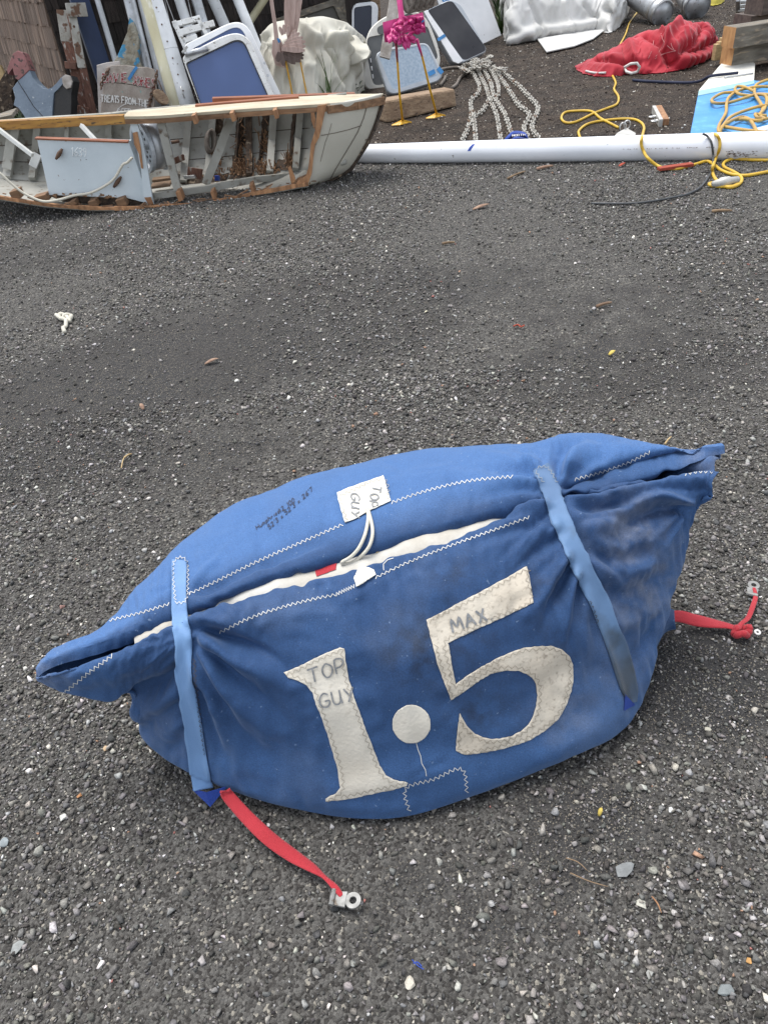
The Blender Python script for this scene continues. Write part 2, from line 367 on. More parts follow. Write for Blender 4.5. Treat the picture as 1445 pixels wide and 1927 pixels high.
def fine_mask(X, Y):
    m = np.zeros_like(X)
    wob = WV2(np.stack([X*1.3, Y*1.3, X*0], -1))*.15
    for c, a, b, k in PATCH:
        q = ((X-c.x)/a)**2+((Y-c.y)/b)**2
        m = np.maximum(m, k*np.clip(1.35-q+wob, 0, 1))
    return np.clip(m, 0, 1)
def axis(lo, hi, step, far):
    a = list(np.arange(lo, hi+1e-6, step)); k = step; out = []
    p = hi
    while p < far: k *= 1.5; p += k; out.append(p)
    k = step; p = lo; pre = []
    while p > -far: k *= 1.5; p -= k; pre.append(p)
    return np.array(pre[::-1]+a+out)
gx, gy = axis(-5.5, 8, .06, 400), axis(-.5, 14, .06, 400)
XX, YY = np.meshgrid(gx, gy, indexing='ij'); ZZ = hgt(XX, YY)
nu, nv = XX.shape
me = bpy.data.meshes.new('ground'); idx = np.arange(nu*nv).reshape(nu, nv)
q = np.stack([idx[:-1, :-1], idx[1:, :-1], idx[1:, 1:], idx[:-1, 1:]], -1).reshape(-1, 4)
def fastmesh(me, V, F):
    V = np.asarray(V, np.float32); F = np.asarray(F, np.int32); k = F.shape[1]
    me.vertices.add(len(V)); me.vertices.foreach_set('co', V.ravel())
    me.loops.add(F.size); me.loops.foreach_set('vertex_index', F.ravel())
    me.polygons.add(len(F)); me.polygons.foreach_set('loop_start', np.arange(len(F), dtype=np.int32)*k)
    try: me.polygons.foreach_set('loop_total', np.full(len(F), k, np.int32))
    except Exception: pass
    me.update(calc_edges=True)
fastmesh(me, np.stack([XX, YY, ZZ], -1).reshape(-1, 3), q)
at = me.attributes.new('soil', 'FLOAT', 'POINT'); at.data.foreach_set('value', soil_mask(XX, YY).ravel().astype(np.float32))
at = me.attributes.new('fine', 'FLOAT', 'POINT'); at.data.foreach_set('value', fine_mask(XX, YY).ravel().astype(np.float32))
me.polygons.foreach_set('use_smooth', np.ones(len(me.polygons), bool))
ground = bpy.data.objects.new('ground', me); COL.objects.link(ground); ground['kind'] = 'structure'
ground['label'] = 'dark gritty yard ground, turning to brown soil behind the white pipe'
def ground_mat():
    m = bpy.data.materials.new('yard_grit'); m.use_nodes = True; N = m.node_tree.nodes; L = m.node_tree.links; b = N['Principled BSDF']
    b.inputs['Roughness'].default_value = .9; b.inputs['Specular IOR Level'].default_value = .25
    geo = N.new('ShaderNodeNewGeometry')
    def nz(s, d=6.):
        n = N.new('ShaderNodeTexNoise'); n.inputs['Scale'].default_value = s; n.inputs['Detail'].default_value = d; L.new(geo.outputs[0], n.inputs['Vector']); return n.outputs[0]
    def mr(src, a, c, o0=0., o1=1.):
        r = N.new('ShaderNodeMapRange'); r.inputs[1].default_value = a; r.inputs[2].default_value = c; r.inputs[3].default_value = o0; r.inputs[4].default_value = o1; L.new(src, r.inputs[0]); return r.outputs[0]
    def mix(f, a, c, mode='MIX'):
        x = N.new('ShaderNodeMix'); x.data_type = 'RGBA'; x.blend_type = mode
        if isinstance(f, float): x.inputs[0].default_value = f
        else: L.new(f, x.inputs[0])
        for k, v in ((6, a), (7, c)):
            if isinstance(v, tuple): x.inputs[k].default_value = (*v, 1)
            else: L.new(v, x.inputs[k])
        return x.outputs[2]
    def attr(n):
        a = N.new('ShaderNodeAttribute'); a.attribute_name = n; return a.outputs['Fac']
    def voro(s, feat='F1'):
        v = N.new('ShaderNodeTexVoronoi'); v.inputs['Scale'].default_value = s; v.feature = feat; L.new(geo.outputs[0], v.inputs['Vector']); return v
    v1, v2 = voro(170), voro(420)
    sx = N.new('ShaderNodeSeparateColor'); L.new(v1.outputs['Color'], sx.inputs[0])
    sy = N.new('ShaderNodeSeparateColor'); L.new(v2.outputs['Color'], sy.inputs[0])
    grit = mix(mr(sx.outputs[0], .1, 1.), (.038, .035, .032), (.135, .130, .120))
    grit = mix(mr(sx.outputs[1], .955, .965), grit, (.28, .26, .22))
    fine = mix(mr(sy.outputs[0], .1, 1.), (.027, .0265, .027), (.070, .068, .066))
    fine = mix(mr(sy.outputs[1], .93, .94), fine, (.25, .22, .17))
    browns = mix(mr(nz(1.7), .42, .62), fine, (.052, .048, .045))
    fine2 = mix(.45, fine, browns)
    # fade the fine patches in and out with a broken edge
    e = N.new('ShaderNodeMath'); e.operation = 'ADD'; L.new(attr('fine'), e.inputs[0]); L.new(mr(nz(9.), .3, .7, -.25, .25), e.inputs[1])
    c = mix(mr(e.outputs[0], .15, .6), grit, fine2)
    soil = mix(mr(nz(5.), .35, .65), (.027, .021, .017), (.058, .043, .033))
    soil = mix(mr(nz(60.), .58, .68), soil, (.014, .011, .010))
    soil = mix(mr(sx.outputs[2], .955, .965), soil, (.24, .20, .15))
    s = N.new('ShaderNodeMath'); s.operation = 'ADD'; L.new(attr('soil'), s.inputs[0]); L.new(mr(nz(6.), .3, .7, -.4, .4), s.inputs[1])
    c = mix(mr(s.outputs[0], .3, .7), c, soil)
    L.new(c, b.inputs['Base Color'])
    h = N.new('ShaderNodeMath'); h.operation = 'ADD'
    L.new(mr(v1.outputs['Distance'], 0, .7, 1, 0), h.inputs[0]); L.new(mr(nz(35.), .3, .7, 0, 2.5), h.inputs[1])
    bp = N.new('ShaderNodeBump'); bp.inputs['Strength'].default_value = .8; bp.inputs['Distance'].default_value = .006
    L.new(h.outputs[0], bp.inputs['Height']); L.new(bp.outputs[0], b.inputs['Normal'])
    return m
me.materials.append(ground_mat())

def attr_mat(name, rough=.85, var=.35):
    m = bpy.data.materials.new(name); m.use_nodes = True; N = m.node_tree.nodes; L = m.node_tree.links; b = N['Principled BSDF']
    b.inputs['Roughness'].default_value = rough; b.inputs['Specular IOR Level'].default_value = .3
    a = N.new('ShaderNodeAttribute'); a.attribute_name = 'tint'
    g = N.new('ShaderNodeNewGeometry'); n = N.new('ShaderNodeTexNoise'); n.inputs['Scale'].default_value = 260; n.inputs['Detail'].default_value = 5
    L.new(g.outputs[0], n.inputs['Vector'])
    r = N.new('ShaderNodeMapRange'); r.inputs[1].default_value = .3; r.inputs[2].default_value = .7; r.inputs[3].default_value = 1-var; r.inputs[4].default_value = 1+var
    L.new(n.outputs[0], r.inputs[0])
    x = N.new('ShaderNodeMix'); x.data_type = 'RGBA'; x.blend_type = 'MULTIPLY'; x.inputs[0].default_value = 1
    L.new(a.outputs['Color'], x.inputs[6]); L.new(r.outputs[0], x.inputs[7]); L.new(x.outputs[2], b.inputs['Base Color'])
    return m
STONE = attr_mat('crushed_stone')

def hull_stone(seed, n):
    r = np.random.default_rng(seed); P = r.normal(size=(n, 3)); P /= np.linalg.norm(P, axis=1)[:, None]
    P *= r.uniform(.72, 1.12, (n, 1))
    bm = bmesh.new()
    for p in P: bm.verts.new(p)
    bmesh.ops.convex_hull(bm, input=bm.verts); bmesh.ops.triangulate(bm, faces=bm.faces)
    loose = [v for v in bm.verts if not v.link_faces]; bmesh.ops.delete(bm, geom=loose, context='VERTS')
    bm.verts.index_update(); V = np.array([v.co[:] for v in bm.verts]); F = np.array([[v.index for v in f.verts] for f in bm.faces]); bm.free()
    return V, F
VAR_HI = [hull_stone(100+i, 10) for i in range(14)]
VAR_LO = [hull_stone(200+i, 8) for i in range(10)]
def rotmats(n, r):
    qd = r.normal(size=(n, 4)); qd /= np.linalg.norm(qd, axis=1)[:, None]; w_, x, y, z = qd.T
    return np.stack([1-2*(y*y+z*z), 2*(x*y-z*w_), 2*(x*z+y*w_), 2*(x*y+z*w_), 1-2*(x*x+z*z), 2*(y*z-x*w_), 2*(x*z-y*w_), 2*(y*z+x*w_), 1-2*(x*x+y*y)], -1).reshape(-1, 3, 3)
def scatter_mesh(name, X, Y, size, tint, variants, sink=.25, flat=(.45, .95), material=STONE, zoff=0.):
    r = np.random.default_rng(len(X)); n = len(X); Vs, Fs, Cs = [], [], []; base = 0
    vi = r.integers(0, len(variants), n); Z = hgt(X, Y)+zoff
    for k, (V, F) in enumerate(variants):
        s = np.where(vi == k)[0]
        if not len(s): continue
        R1 = rotmats(len(s), r); sc = np.stack([r.uniform(.75, 1.25, len(s)), r.uniform(.6, 1., len(s)), r.uniform(*flat, len(s))], -1)*size[s, None]*.5
        ang = r.uniform(0, 6.28, len(s)); tl = r.normal(size=(len(s), 2))*.35
        P = np.einsum('nij,vj->nvi', R1, V)*sc[:, None, :]            # shape, squashed in z
        c, s_ = np.cos(ang), np.sin(ang)
        P = np.stack([P[..., 0]*c[:, None]-P[..., 1]*s_[:, None], P[..., 0]*s_[:, None]+P[..., 1]*c[:, None], P[..., 2]], -1)
        P[..., 2] += P[..., 0]*tl[:, :1]*.6+P[..., 1]*tl[:, 1:]*.6
        P += np.stack([X[s], Y[s], Z[s]+sc[:, 2]*(1-2*sink)], -1)[:, None, :]
        Vs.append(P.reshape(-1, 3)); Fs.append((F[None]+base+np.arange(len(s))[:, None, None]*len(V)).reshape(-1, 3)); base += len(s)*len(V)
        Cs.append(np.repeat(tint[s], len(V), 0))
    m = bpy.data.meshes.new(name); fastmesh(m, np.concatenate(Vs), np.concatenate(Fs))
    a = m.attributes.new('tint', 'FLOAT_COLOR', 'POINT'); C4 = np.concatenate(Cs); C4 = np.concatenate([C4, np.ones((len(C4), 1))], 1); a.data.foreach_set('color', C4.astype(np.float32).ravel())
    m.materials.append(material); o = bpy.data.objects.new(name, m); COL.objects.link(o); return o
def stone_tint(n, r, light=.03):
    g = np.exp(r.normal(math.log(.128), .58, n)); c = np.stack([g*r.uniform(1.0, 1.12, n), g*r.uniform(.98, 1.04, n), g*r.uniform(.86, 1.02, n)], -1)
    k = r.uniform(size=n)
    light = light*.62; m = k < light; c[m] = (r.uniform(.18, .36, m.sum())[:, None])*np.array([1, 1, 1.0])
    m = k < light*.42; c[m] = r.uniform(.38, .62, m.sum())[:, None]*np.array([1, .93, .80])
    m = k < light*.16; c[m] = r.uniform(.25, .42, m.sum())[:, None]*np.array([1, .62, .42])
    m = k < light*.03; c[m] = r.uniform(.3, .4, m.sum())[:, None]*np.array([1, .42, .36])
    return c
def region(n, y0, y1, r, grow=1.):
    """random points on the yard: the wedge in front of the camera with room to spare at the sides"""
    Y = np.sqrt(r.uniform((y0+1.6)**2, (y1+1.6)**2, n))-1.6
    X = r.uniform(-1, 1, n)*((Y+1.6)*.47+.25)*grow+.12*Y-.1
    return X, Y
def gravel():
    r = RNG; parts = []
    def lay(n, y0, y1, smin, smax, power, hi, keep_fine, light, sink=.25, zoff=0.):
        X, Y = region(n, y0, y1, r)
        f = fine_mask(X, Y); s = soil_mask(X, Y); p = (1-f*(1-keep_fine))*(1-np.clip(s*1.3, 0, 1))
        clump = np.clip(.75+.45*WV1(np.stack([X*2.3, Y*2.3, X*0+3], -1)), .25, 1.2)
        k = r.uniform(size=n) < p*clump
        X, Y = X[k], Y[k]; S = smin*(smax/smin)**(r.uniform(size=len(X))**power)
        parts.append((X, Y, S, stone_tint(len(X), r, light), hi, sink, zoff))
    lay(40000, .05, 2.9, .009, .027, 1.8, True, .25, .022)
    lay(110000, .05, 2.9, .005, .012, 1.0, False, .6, .04)
    lay(90000, 2.7, 7.2, .009, .027, 1.5, False, .3, .035)
    lay(70000, 2.7, 7.2, .005, .012, 1.0, False, .6, .06)
    for hi, var in ((True, VAR_HI), (False, VAR_LO)):
        pp = [p for p in parts if p[4] == hi]
        X, Y, S, T = (np.concatenate([p[i] for p in pp]) for i in range(4))
        o = scatter_mesh('gravel', X, Y, S, T, var)
        o['kind'] = 'stuff'; o['label'] = 'crushed dark grey gravel covering the yard' if hi else 'fine dark gravel and grit between the larger stones'
gravel()
def soil_litter():
    r = RNG; n = 70000; X, Y = region(n, 5.2, 14.5, r, 1.15); k = r.uniform(size=n) < soil_mask(X, Y); X, Y = X[k], Y[k]; n = len(X)
    S = .007*(5.)**(r.uniform(size=n)**2.2)
    u = r.uniform(size=n); T = np.exp(r.normal(math.log(.055), .45, n))[:, None]*np.array([1, .82, .68])
    m = u < .26; T[m] = r.uniform(.18, .5, m.sum())[:, None]*np.array([1, .88, .72]); m = u < .035; T[m] = r.uniform(.5, .75, m.sum())[:, None]*np.array([1, .97, .9])
    o = scatter_mesh('wood_chips', X, Y, S, T, VAR_LO, flat=(.25, .7)); o['kind'] = 'stuff'; o['label'] = 'pale chips and crumbs of wood scattered over the brown soil'
soil_litter()

# ------------------------------------------------------------------ the blue sail bag
GL = {'A': [[(0, 0), (.45, 1), (.9, 0)], [(.2, .4), (.72, .4)]], 'D': [[(0, 0), (0, 1), (.5, .95), (.85, .6), (.8, .3), (.45, 0), (0, 0)]], 'E': [[(.8, 1), (0, 1), (0, 0), (.8, 0)], [(0, .52), (.6, .52)]],
 'F': [[(.8, 1), (0, 1), (0, 0)], [(0, .5), (.6, .5)]], 'G': [[(.8, .85), (.45, 1), (.1, .75), (0, .4), (.2, .05), (.6, 0), (.8, .2), (.8, .42), (.45, .42)]], 'H': [[(0, 0), (0, 1)], [(.75, 0), (.75, 1)], [(0, .5), (.75, .5)]],
 'I': [[(.3, 0), (.3, 1)]], 'J': [[(.65, 1), (.65, .2), (.4, 0), (.1, .15)]], 'M': [[(0, 0), (.12, 1), (.5, .35), (.88, 1), (1, 0)]], 'N': [[(0, 0), (0, 1), (.75, 0), (.75, 1)]], 'O': [[(.4, 1), (.1, .8), (0, .45), (.2, .05), (.5, 0), (.8, .3), (.8, .7), (.4, 1)]],
 'P': [[(0, 0), (.05, 1), (.6, .95), (.75, .7), (.5, .45), (.05, .42)]], 'R': [[(0, 0), (0, 1), (.6, .95), (.7, .7), (.45, .5), (0, .48)], [(.35, .48), (.8, 0)]], 'S': [[(.7, .85), (.4, 1), (.1, .8), (.3, .55), (.65, .4), (.7, .15), (.35, 0), (0, .12)]],
 'T': [[(0, 1), (.9, 1)], [(.45, 1), (.42, 0)]], 'U': [[(0, 1), (.05, .2), (.35, 0), (.65, .2), (.7, 1)], [(.7, .5), (.78, 0)]], 'V': [[(0, 1), (.4, 0), (.8, 1)]], 'X': [[(0, 1), (.75, 0)], [(.7, 1), (.05, 0)]], 'Y': [[(0, 1), (.38, .5)], [(.8, 1), (.25, 0)]],
 'h': [[(0, 1), (0, 0)], [(0, .4), (.3, .55), (.5, .4), (.5, 0)]], 'u': [[(0, .5), (.05, .08), (.3, 0), (.5, .2), (.5, .5), (.52, 0)]], 'm': [[(0, 0), (0, .5), (.25, .5), (.3, 0)], [(.3, .4), (.5, .5), (.6, 0)]], 'p': [[(0, .5), (0, -.4)], [(0, .45), (.35, .5), (.45, .25), (.2, .02), (0, .1)]],
 'r': [[(0, 0), (.05, .5), (.12, .38), (.4, .5)]], 'i': [[(.15, .5), (.15, 0)], [(.15, .7), (.18, .73)]], 'e': [[(0, .25), (.42, .3), (.3, .5), (.05, .38), (.08, .08), (.42, .05)]], 's': [[(.4, .45), (.1, .5), (.1, .3), (.4, .18), (.3, 0), (0, .05)]], 'x': [[(0, .5), (.45, 0)], [(.42, .5), (0, 0)]],
 '0': [[(.3, 1), (0, .6), (.1, .1), (.4, 0), (.6, .4), (.5, .85), (.3, 1)]], '1': [[(.1, .8), (.3, 1), (.3, 0)]], '2': [[(0, .8), (.3, 1), (.55, .75), (.4, .45), (0, 0), (.65, .02)]], '3': [[(.05, .9), (.4, 1), (.55, .75), (.25, .52), (.55, .3), (.4, .02), (0, .08)]], '4': [[(.3, 1), (0, .4), (.65, .4)], [(.5, .8), (.45, 0)]],
 '5': [[(.55, 1), (.1, 1), (.05, .58), (.4, .6), (.6, .35), (.4, .02), (0, .06)]], '6': [[(.5, 1), (.12, .6), (.02, .2), (.3, 0), (.55, .2), (.4, .48), (.05, .35)]], '7': [[(0, 1), (.6, 1), (.2, 0)]], '9': [[(.5, .7), (.25, .5), (.02, .75), (.25, 1), (.5, .85), (.48, .4), (.3, 0)]],
 "'": [[(.1, 1.05), (.06, .8)]], '.': [[(.1, .05), (.16, .0)]], '-': [[(.05, .45), (.5, .5)]], ' ': []}
def write(text, o, xd, yd, adv=None):
    """stroke letters: o, xd (one letter-height along the line), yd (one letter-height up), in photo pixels or any 2-D frame"""
    out = []; x = 0.
    for ch in text:
        st = GL[ch]; wmax = max([p[0] for s in st for p in s], default=.35)
        for s in st:
            pts = s if len(s) < 4 else [tuple(cr([Vector((*p, 0)) for p in s], t/3)[:2]) for t in range((len(s)-1)*3+1)]
            out.append([(o[0]+(x+a)*xd[0]+b*yd[0], o[1]+(x+a)*xd[1]+b*yd[1]) for a, b in pts])
        x += (adv or wmax+.28)
    return out

bag = thing('sail_bag', 'bulging blue nylon sail bag marked 1.5, two pale straps, lying on the gravel', 'sail bag', gp(680, 1350, 0))
# station: (back silhouette D, back lip C, front lip B, front bottom A) in photo pixels and heights zD zC zB zA
ST = [
 ((63, 1262), (67, 1266), (66, 1275), (66, 1283), .37, .375, .37, .35),
 ((92, 1223), (92, 1240), (98, 1268), (112, 1303), .395, .41, .40, .33),
 ((185, 1184), (190, 1206), (192, 1239), (200, 1322), .41, .44, .43, .30),
 ((243, 1120), (248, 1184), (250, 1211), (248, 1322), .40, .455, .445, .25),
 ((290, 1072), (297, 1160), (300, 1187), (270, 1384), .39, .465, .455, .09),
 ((345, 1021), (345, 1141), (350, 1163), (338, 1446), .38, .47, .46, .06),
 ((430, 960), (430, 1104), (440, 1130), (436, 1490), .38, .475, .465, .05),
 ((520, 923), (520, 1070), (530, 1106), (556, 1519), .39, .485, .475, .04),
 ((620, 887), (612, 1042), (625, 1082), (660, 1533), .40, .495, .485, .04),
 ((720, 862), (712, 1013), (725, 1050), (765, 1529), .41, .50, .49, .04),
 ((820, 846), (820, 983), (830, 1018), (872, 1497), .42, .505, .495, .04),
 ((920, 841), (912, 958), (925, 985), (980, 1459), .43, .51, .50, .045),
 ((1000, 840), (990, 938), (1000, 958), (1080, 1417), .44, .51, .50, .05),
 ((1052, 826), (1045, 924), (1052, 944), (1166, 1378), .46, .515, .505, .05),
 ((1100, 825), (1130, 892), (1135, 914), (1224, 1298), .47, .52, .51, .07),
 ((1165, 834), (1200, 868), (1205, 900), (1252, 1192), .49, .53, .52, .17),
 ((1235, 846), (1270, 850), (1280, 893), (1286, 1072), .51, .54, .53, .31),
 ((1305, 842), (1325, 843), (1335, 892), (1312, 962), .54, .55, .54, .45),
 ((1362, 834), (1366, 838), (1352, 890), (1342, 930), .555, .56, .55, .51)]
rows = []
for D, Cc, B, A, zD, zC, zB, zA in ST:
    if 240 < Cc[0] < 1020: Cc = (Cc[0], Cc[1]-4); B = (B[0], B[1]+3)
    d, c, b, a = gp(*D, zD), gp(*Cc, zC), gp(*B, zB), gp(*A, zA)
    k = min(1., max(zB-zA, .01)/.40)                     # how full the section is
    def fr(t, z):
        x, y = B[0]+(A[0]-B[0])*t, B[1]+(A[1]-B[1])*t; return gp(x, y, z)
    h = zB-zA
    lipin_b = b+Vector((.0, .012, -.055*k-.008)); lipin_c = c+Vector((0, -.012, -.055*k-.008))
    if k > .6: ctr = Vector((0, .03, 0))
    else: ctr = Vector((0, .02, 0))
    cz = max(zA-.035, .004) if k > .5 else zA-.02*k
    ga = a+Vector((0, .10*k, 0)); ga.z = cz
    full = (d-b); full.z = 0
    gb = d+Vector((0, -.08*k, 0)); gb.z = max(.004, zA-.03) if k > .5 else (zA+zD)/2-.05*k
    mb_ = d+Vector((0, .025*k, 0)); mb_.z = gb.z+(zD-gb.z)*.5
    up = d*.45+c*.55+Vector((0, 0, .035*k*(1 if k > .5 else .3)))
    rows.append([lipin_b, b, fr(.12, zB-h*.035), fr(.30, zB-h*.16), fr(.52, zB-h*.37), fr(.76, zB-h*.68), a, ga, gb, mb_, d, up, c, lipin_c])
SU, SV = 36, 28
BG = loft(rows, SU, SV)
BG = smooth0(BG, 110, 0); BG[:, SV:-SV] = smooth0(BG[:, SV:-SV], 13, 1)
nU, nV = BG.shape[:2]
N0 = gnormal(BG); cen = BG.mean((0, 1))
if ((BG-cen)*N0).sum() < 0: N0 = -N0
def grid_faces(nu, nv):
    i = np.arange(nu*nv).reshape(nu, nv); return np.stack([i[:-1, :-1], i[1:, :-1], i[1:, 1:], i[:-1, 1:]], -1).reshape(-1, 4)
def bvh_of(G): return BVHTree.FromPolygons([tuple(p) for p in G.reshape(-1, 3)], [tuple(int(k) for k in f) for f in grid_faces(*G.shape[:2])])
T0 = bvh_of(BG)
def hit(tree, x, y):
    d = ray(x, y).normalized(); h = tree.ray_cast(CAM, d); return (h[0], h[1], h[3]) if h[0] is not None else None
def onbag(tree, pts, k=5):
    out = []
    for p in spl([(*q, 0) for q in pts], k):
        h = hit(tree, p.x, p.y)
        if h: out.append(h[0])
    return out
# creases and rolls of the cloth: (pixels of the line, width m, height m, taper start->end)
S_ = []
def fold(pts, wd, am, t0=1., t1=0., crisp=False): S_.append((pts, wd, am, t0, t1, crisp))
# left strap pinch, fanning right and down over the front
fold([(350, 1182), (400, 1194), (460, 1212), (540, 1222)], .011, -.014); fold([(360, 1172), (420, 1172), (500, 1165), (600, 1140)], .020, .012)
fold([(362, 1186), (425, 1225), (500, 1262), (560, 1300)], .016, .016); fold([(362, 1192), (420, 1250), (490, 1310), (560, 1370)], .013, -.015)
fold([(364, 1198), (415, 1275), (480, 1350), (560, 1420)], .020, .017); fold([(366, 1208), (405, 1295), (455, 1375), (520, 1450)], .013, -.012)
fold([(370, 1230), (400, 1320), (440, 1400), (480, 1460)], .020, .012); fold([(375, 1290), (400, 1370), (420, 1440)], .011, -.009)
fold([(365, 1178), (440, 1200), (520, 1245), (600, 1310)], .009, -.008)
fold([(400, 1140), (460, 1128), (530, 1112)], .010, -.007, .3, .3); fold([(500, 1105), (540, 1118), (600, 1098)], .012, .007, .4, .2); fold([(560, 1080), (580, 1110), (640, 1090)], .008, -.006)
# left ear and the end below it
fold([(340, 1250), (310, 1282), (262, 1306), (232, 1326)], .015, -.030, .8, 1); fold([(335, 1215), (290, 1240), (230, 1262), (150, 1285)], .016, .008, .6, .3); fold([(330, 1230), (280, 1262), (220, 1285)], .010, -.008, .8, 0)
fold([(335, 1300), (300, 1325), (265, 1345)], .020, .016, .5, 1); fold([(340, 1320), (308, 1340), (270, 1372)], .011, -.012, 1, .4); fold([(345, 1360), (310, 1380), (290, 1400)], .016, .010); fold([(345, 1385), (325, 1410), (310, 1425)], .010, -.008)
fold([(120, 1278), (180, 1256), (250, 1232), (325, 1198)], .012, .006, .6, .6); fold([(335, 1190), (300, 1205), (250, 1225)], .008, -.007)
# back panel near the left strap
fold([(345, 1085), (300, 1110), (240, 1150)], .015, -.008); fold([(355, 1120), (430, 1088), (520, 1048), (600, 1018)], .009, -.008, 1, .6); fold([(360, 1140), (420, 1118), (500, 1086)], .012, .008, .8, .2)
fold([(470, 950), (500, 1000), (520, 1050)], .035, -.006, .5, .5); fold([(690, 880), (760, 900), (900, 890)], .03, .005, .4, .4); fold([(560, 950), (640, 1000), (700, 1005)], .03, .006, .5, .3)
# right strap pinch: back side
fold([(1040, 902), (990, 893), (930, 886), (860, 886)], .011, -.016); fold([(1040, 895), (985, 872), (920, 858), (850, 858)], .022, .013); fold([(1035, 912), (980, 906), (900, 915), (820, 935)], .012, .010); fold([(1045, 922), (1000, 918), (940, 928), (880, 948)], .008, -.011)
fold([(1050, 893), (1052, 862), (1062, 838)], .016, -.016, 1, .5); fold([(1062, 890), (1085, 855), (1120, 832)], .022, .014); fold([(1068, 897), (1110, 872), (1160, 852)], .011, -.012)
# right ear: the long gathered pleats
fold([(1062, 915), (1120, 897), (1200, 872), (1300, 850)], .011, -.018, 1, .6); fold([(1066, 925), (1130, 912), (1210, 888), (1330, 862)], .013, .015, .7, .7); fold([(1070, 934), (1130, 926), (1210, 902), (1340, 878)], .009, -.018, 1, .7)
fold([(1075, 944), (1140, 936), (1220, 916), (1330, 905)], .014, .014, .8, .6); fold([(1085, 956), (1150, 950), (1210, 932), (1260, 918), (1320, 918)], .009, -.012, .8, .6)
fold([(1300, 952), (1262, 942), (1228, 938), (1180, 955), (1120, 990)], .015, .020, 1, .3); fold([(1302, 962), (1260, 955), (1215, 968), (1170, 1000)], .013, -.020, 1, .2)
fold([(1080, 965), (1110, 1000), (1150, 1040), (1210, 1060)], .020, .015, .4, .3); fold([(1085, 990), (1110, 1040), (1165, 1052), (1215, 1042)], .012, -.014, .4, .7); fold([(1100, 1050), (1150, 1080), (1230, 1075)], .022, .012, .5, .2)
fold([(1125, 1110), (1170, 1115), (1240, 1090)], .018, -.008, .5, .5); fold([(1150, 1180), (1190, 1170), (1245, 1140)], .020, .008, .6, .4); fold([(1170, 1250), (1195, 1240), (1225, 1205)], .014, -.008, .5, .8)
# front right of centre, hanging from the right strap
fold([(1048, 958), (1000, 985), (930, 1010), (850, 1035)], .010, -.010); fold([(1046, 950), (990, 966), (920, 992)], .014, .010); fold([(1068, 1000), (1030, 1020), (980, 1060), (930, 1100)], .012, -.012); fold([(1066, 985), (1020, 1003), (960, 1030)], .015, .010)
fold([(1078, 1040), (1050, 1075), (1020, 1120), (995, 1170)], .013, .014); fold([(1080, 1052), (1058, 1090), (1035, 1140), (1020, 1190)], .010, -.014); fold([(1090, 1062), (1075, 1105), (1065, 1160), (1062, 1210)], .012, .011); fold([(1098, 1080), (1090, 1130), (1092, 1190)], .009, -.010)
fold([(1120, 1160), (1125, 1220), (1120, 1290)], .020, -.008, .8, 0); fold([(1140, 1220), (1160, 1290), (1165, 1340)], .02, .007, .5, .5)
fold([(700, 1120), (760, 1180), (800, 1260)], .05, -.005, .4, .4); fold([(1000, 1425), (1060, 1395), (1130, 1360)], .02, .006, .4, .4); fold([(600, 1500), (700, 1505), (800, 1495)], .02, -.004, .5, .5)
rf = random.Random(77)
def fan(cx, cy, a0, a1, n, L0, L1, amp=.0055, wd=.0095):
    amp *= 1.45
    for k in range(n):
        a = rad(a0+(a1-a0)*(k+rf.uniform(.2, .8))/n); L = rf.uniform(L0, L1); r0 = rf.uniform(8, 26); bend = rf.uniform(-.12, .12); pts = []
        for t in (0, .33, .66, 1): r = r0+L*t; pts.append((cx+math.cos(a+bend*t)*r, cy+math.sin(a+bend*t)*r))
        fold(pts, wd*rf.uniform(.8, 1.3), amp*(1 if k % 2 else -1)*rf.uniform(.7, 1.25), 1, 0, True)
fan(352, 1186, 2, 76, 15, 90, 230); fan(345, 1120, -62, 22, 8, 50, 130, .0035); fan(338, 1205, 115, 205, 9, 50, 110, .004)
fan(1050, 960, 118, 178, 10, 70, 190); fan(1088, 1055, 88, 150, 12, 70, 180); fan(1040, 898, 165, 235, 9, 60, 170, .0045); fan(1068, 930, -22, 12, 9, 90, 230, .006); fan(1082, 985, -8, 62, 10, 60, 150, .0055); fan(1120, 1110, -20, 60, 7, 50, 110, .004)
fan(1300, 950, 95, 190, 7, 50, 120, .005); fan(350, 1290, 25, 70, 6, 60, 150, .004)
def pucker(pts, n, L, amp):
    P_ = spl([(*q, 0) for q in pts], 20)
    for k in range(n):
        i = rf.randrange(1, len(P_)-1); p = P_[i]; t = (P_[i+1]-P_[i-1]).normalized(); nx, ny = -t.y, t.x; l = L*rf.uniform(.5, 1.3); s_ = rf.uniform(-.5, .5)
        fold([(p.x-nx*l*.5+t.x*s_*l, p.y-ny*l*.5+t.y*s_*l), (p.x, p.y), (p.x+nx*l*.5-t.x*s_*l*.3, p.y+ny*l*.5-t.y*s_*l*.3)], .0065, amp*rf.choice((-1, 1))*rf.uniform(.5, 1.2), .5, .5)
pucker([(380, 1192), (476, 1161), (632, 1119), (760, 1062), (998, 972)], 46, 34, .0028); pucker([(230, 1162), (356, 1118), (476, 1061), (649, 986), (800, 925), (968, 897)], 40, 30, .0022); pucker([(430, 1150), (560, 1115), (720, 1065), (900, 1000)], 34, 36, .003)
pucker([(420, 1480), (560, 1505), (700, 1515), (860, 1480), (1050, 1410)], 16, 40, .0022); pucker([(560, 1270), (610, 1400), (640, 1490)], 12, 34, .002); pucker([(720, 1440), (690, 1350), (660, 1250)], 12, 34, .002); pucker([(810, 1180), (840, 1300), (860, 1400)], 14, 30, .002); pucker([(900, 1130), (1000, 1150), (1070, 1240), (1040, 1370)], 16, 34, .002)
X = BG.reshape(-1, 3).copy(); Nn = N0.reshape(-1, 3); disp = np.zeros(len(X))
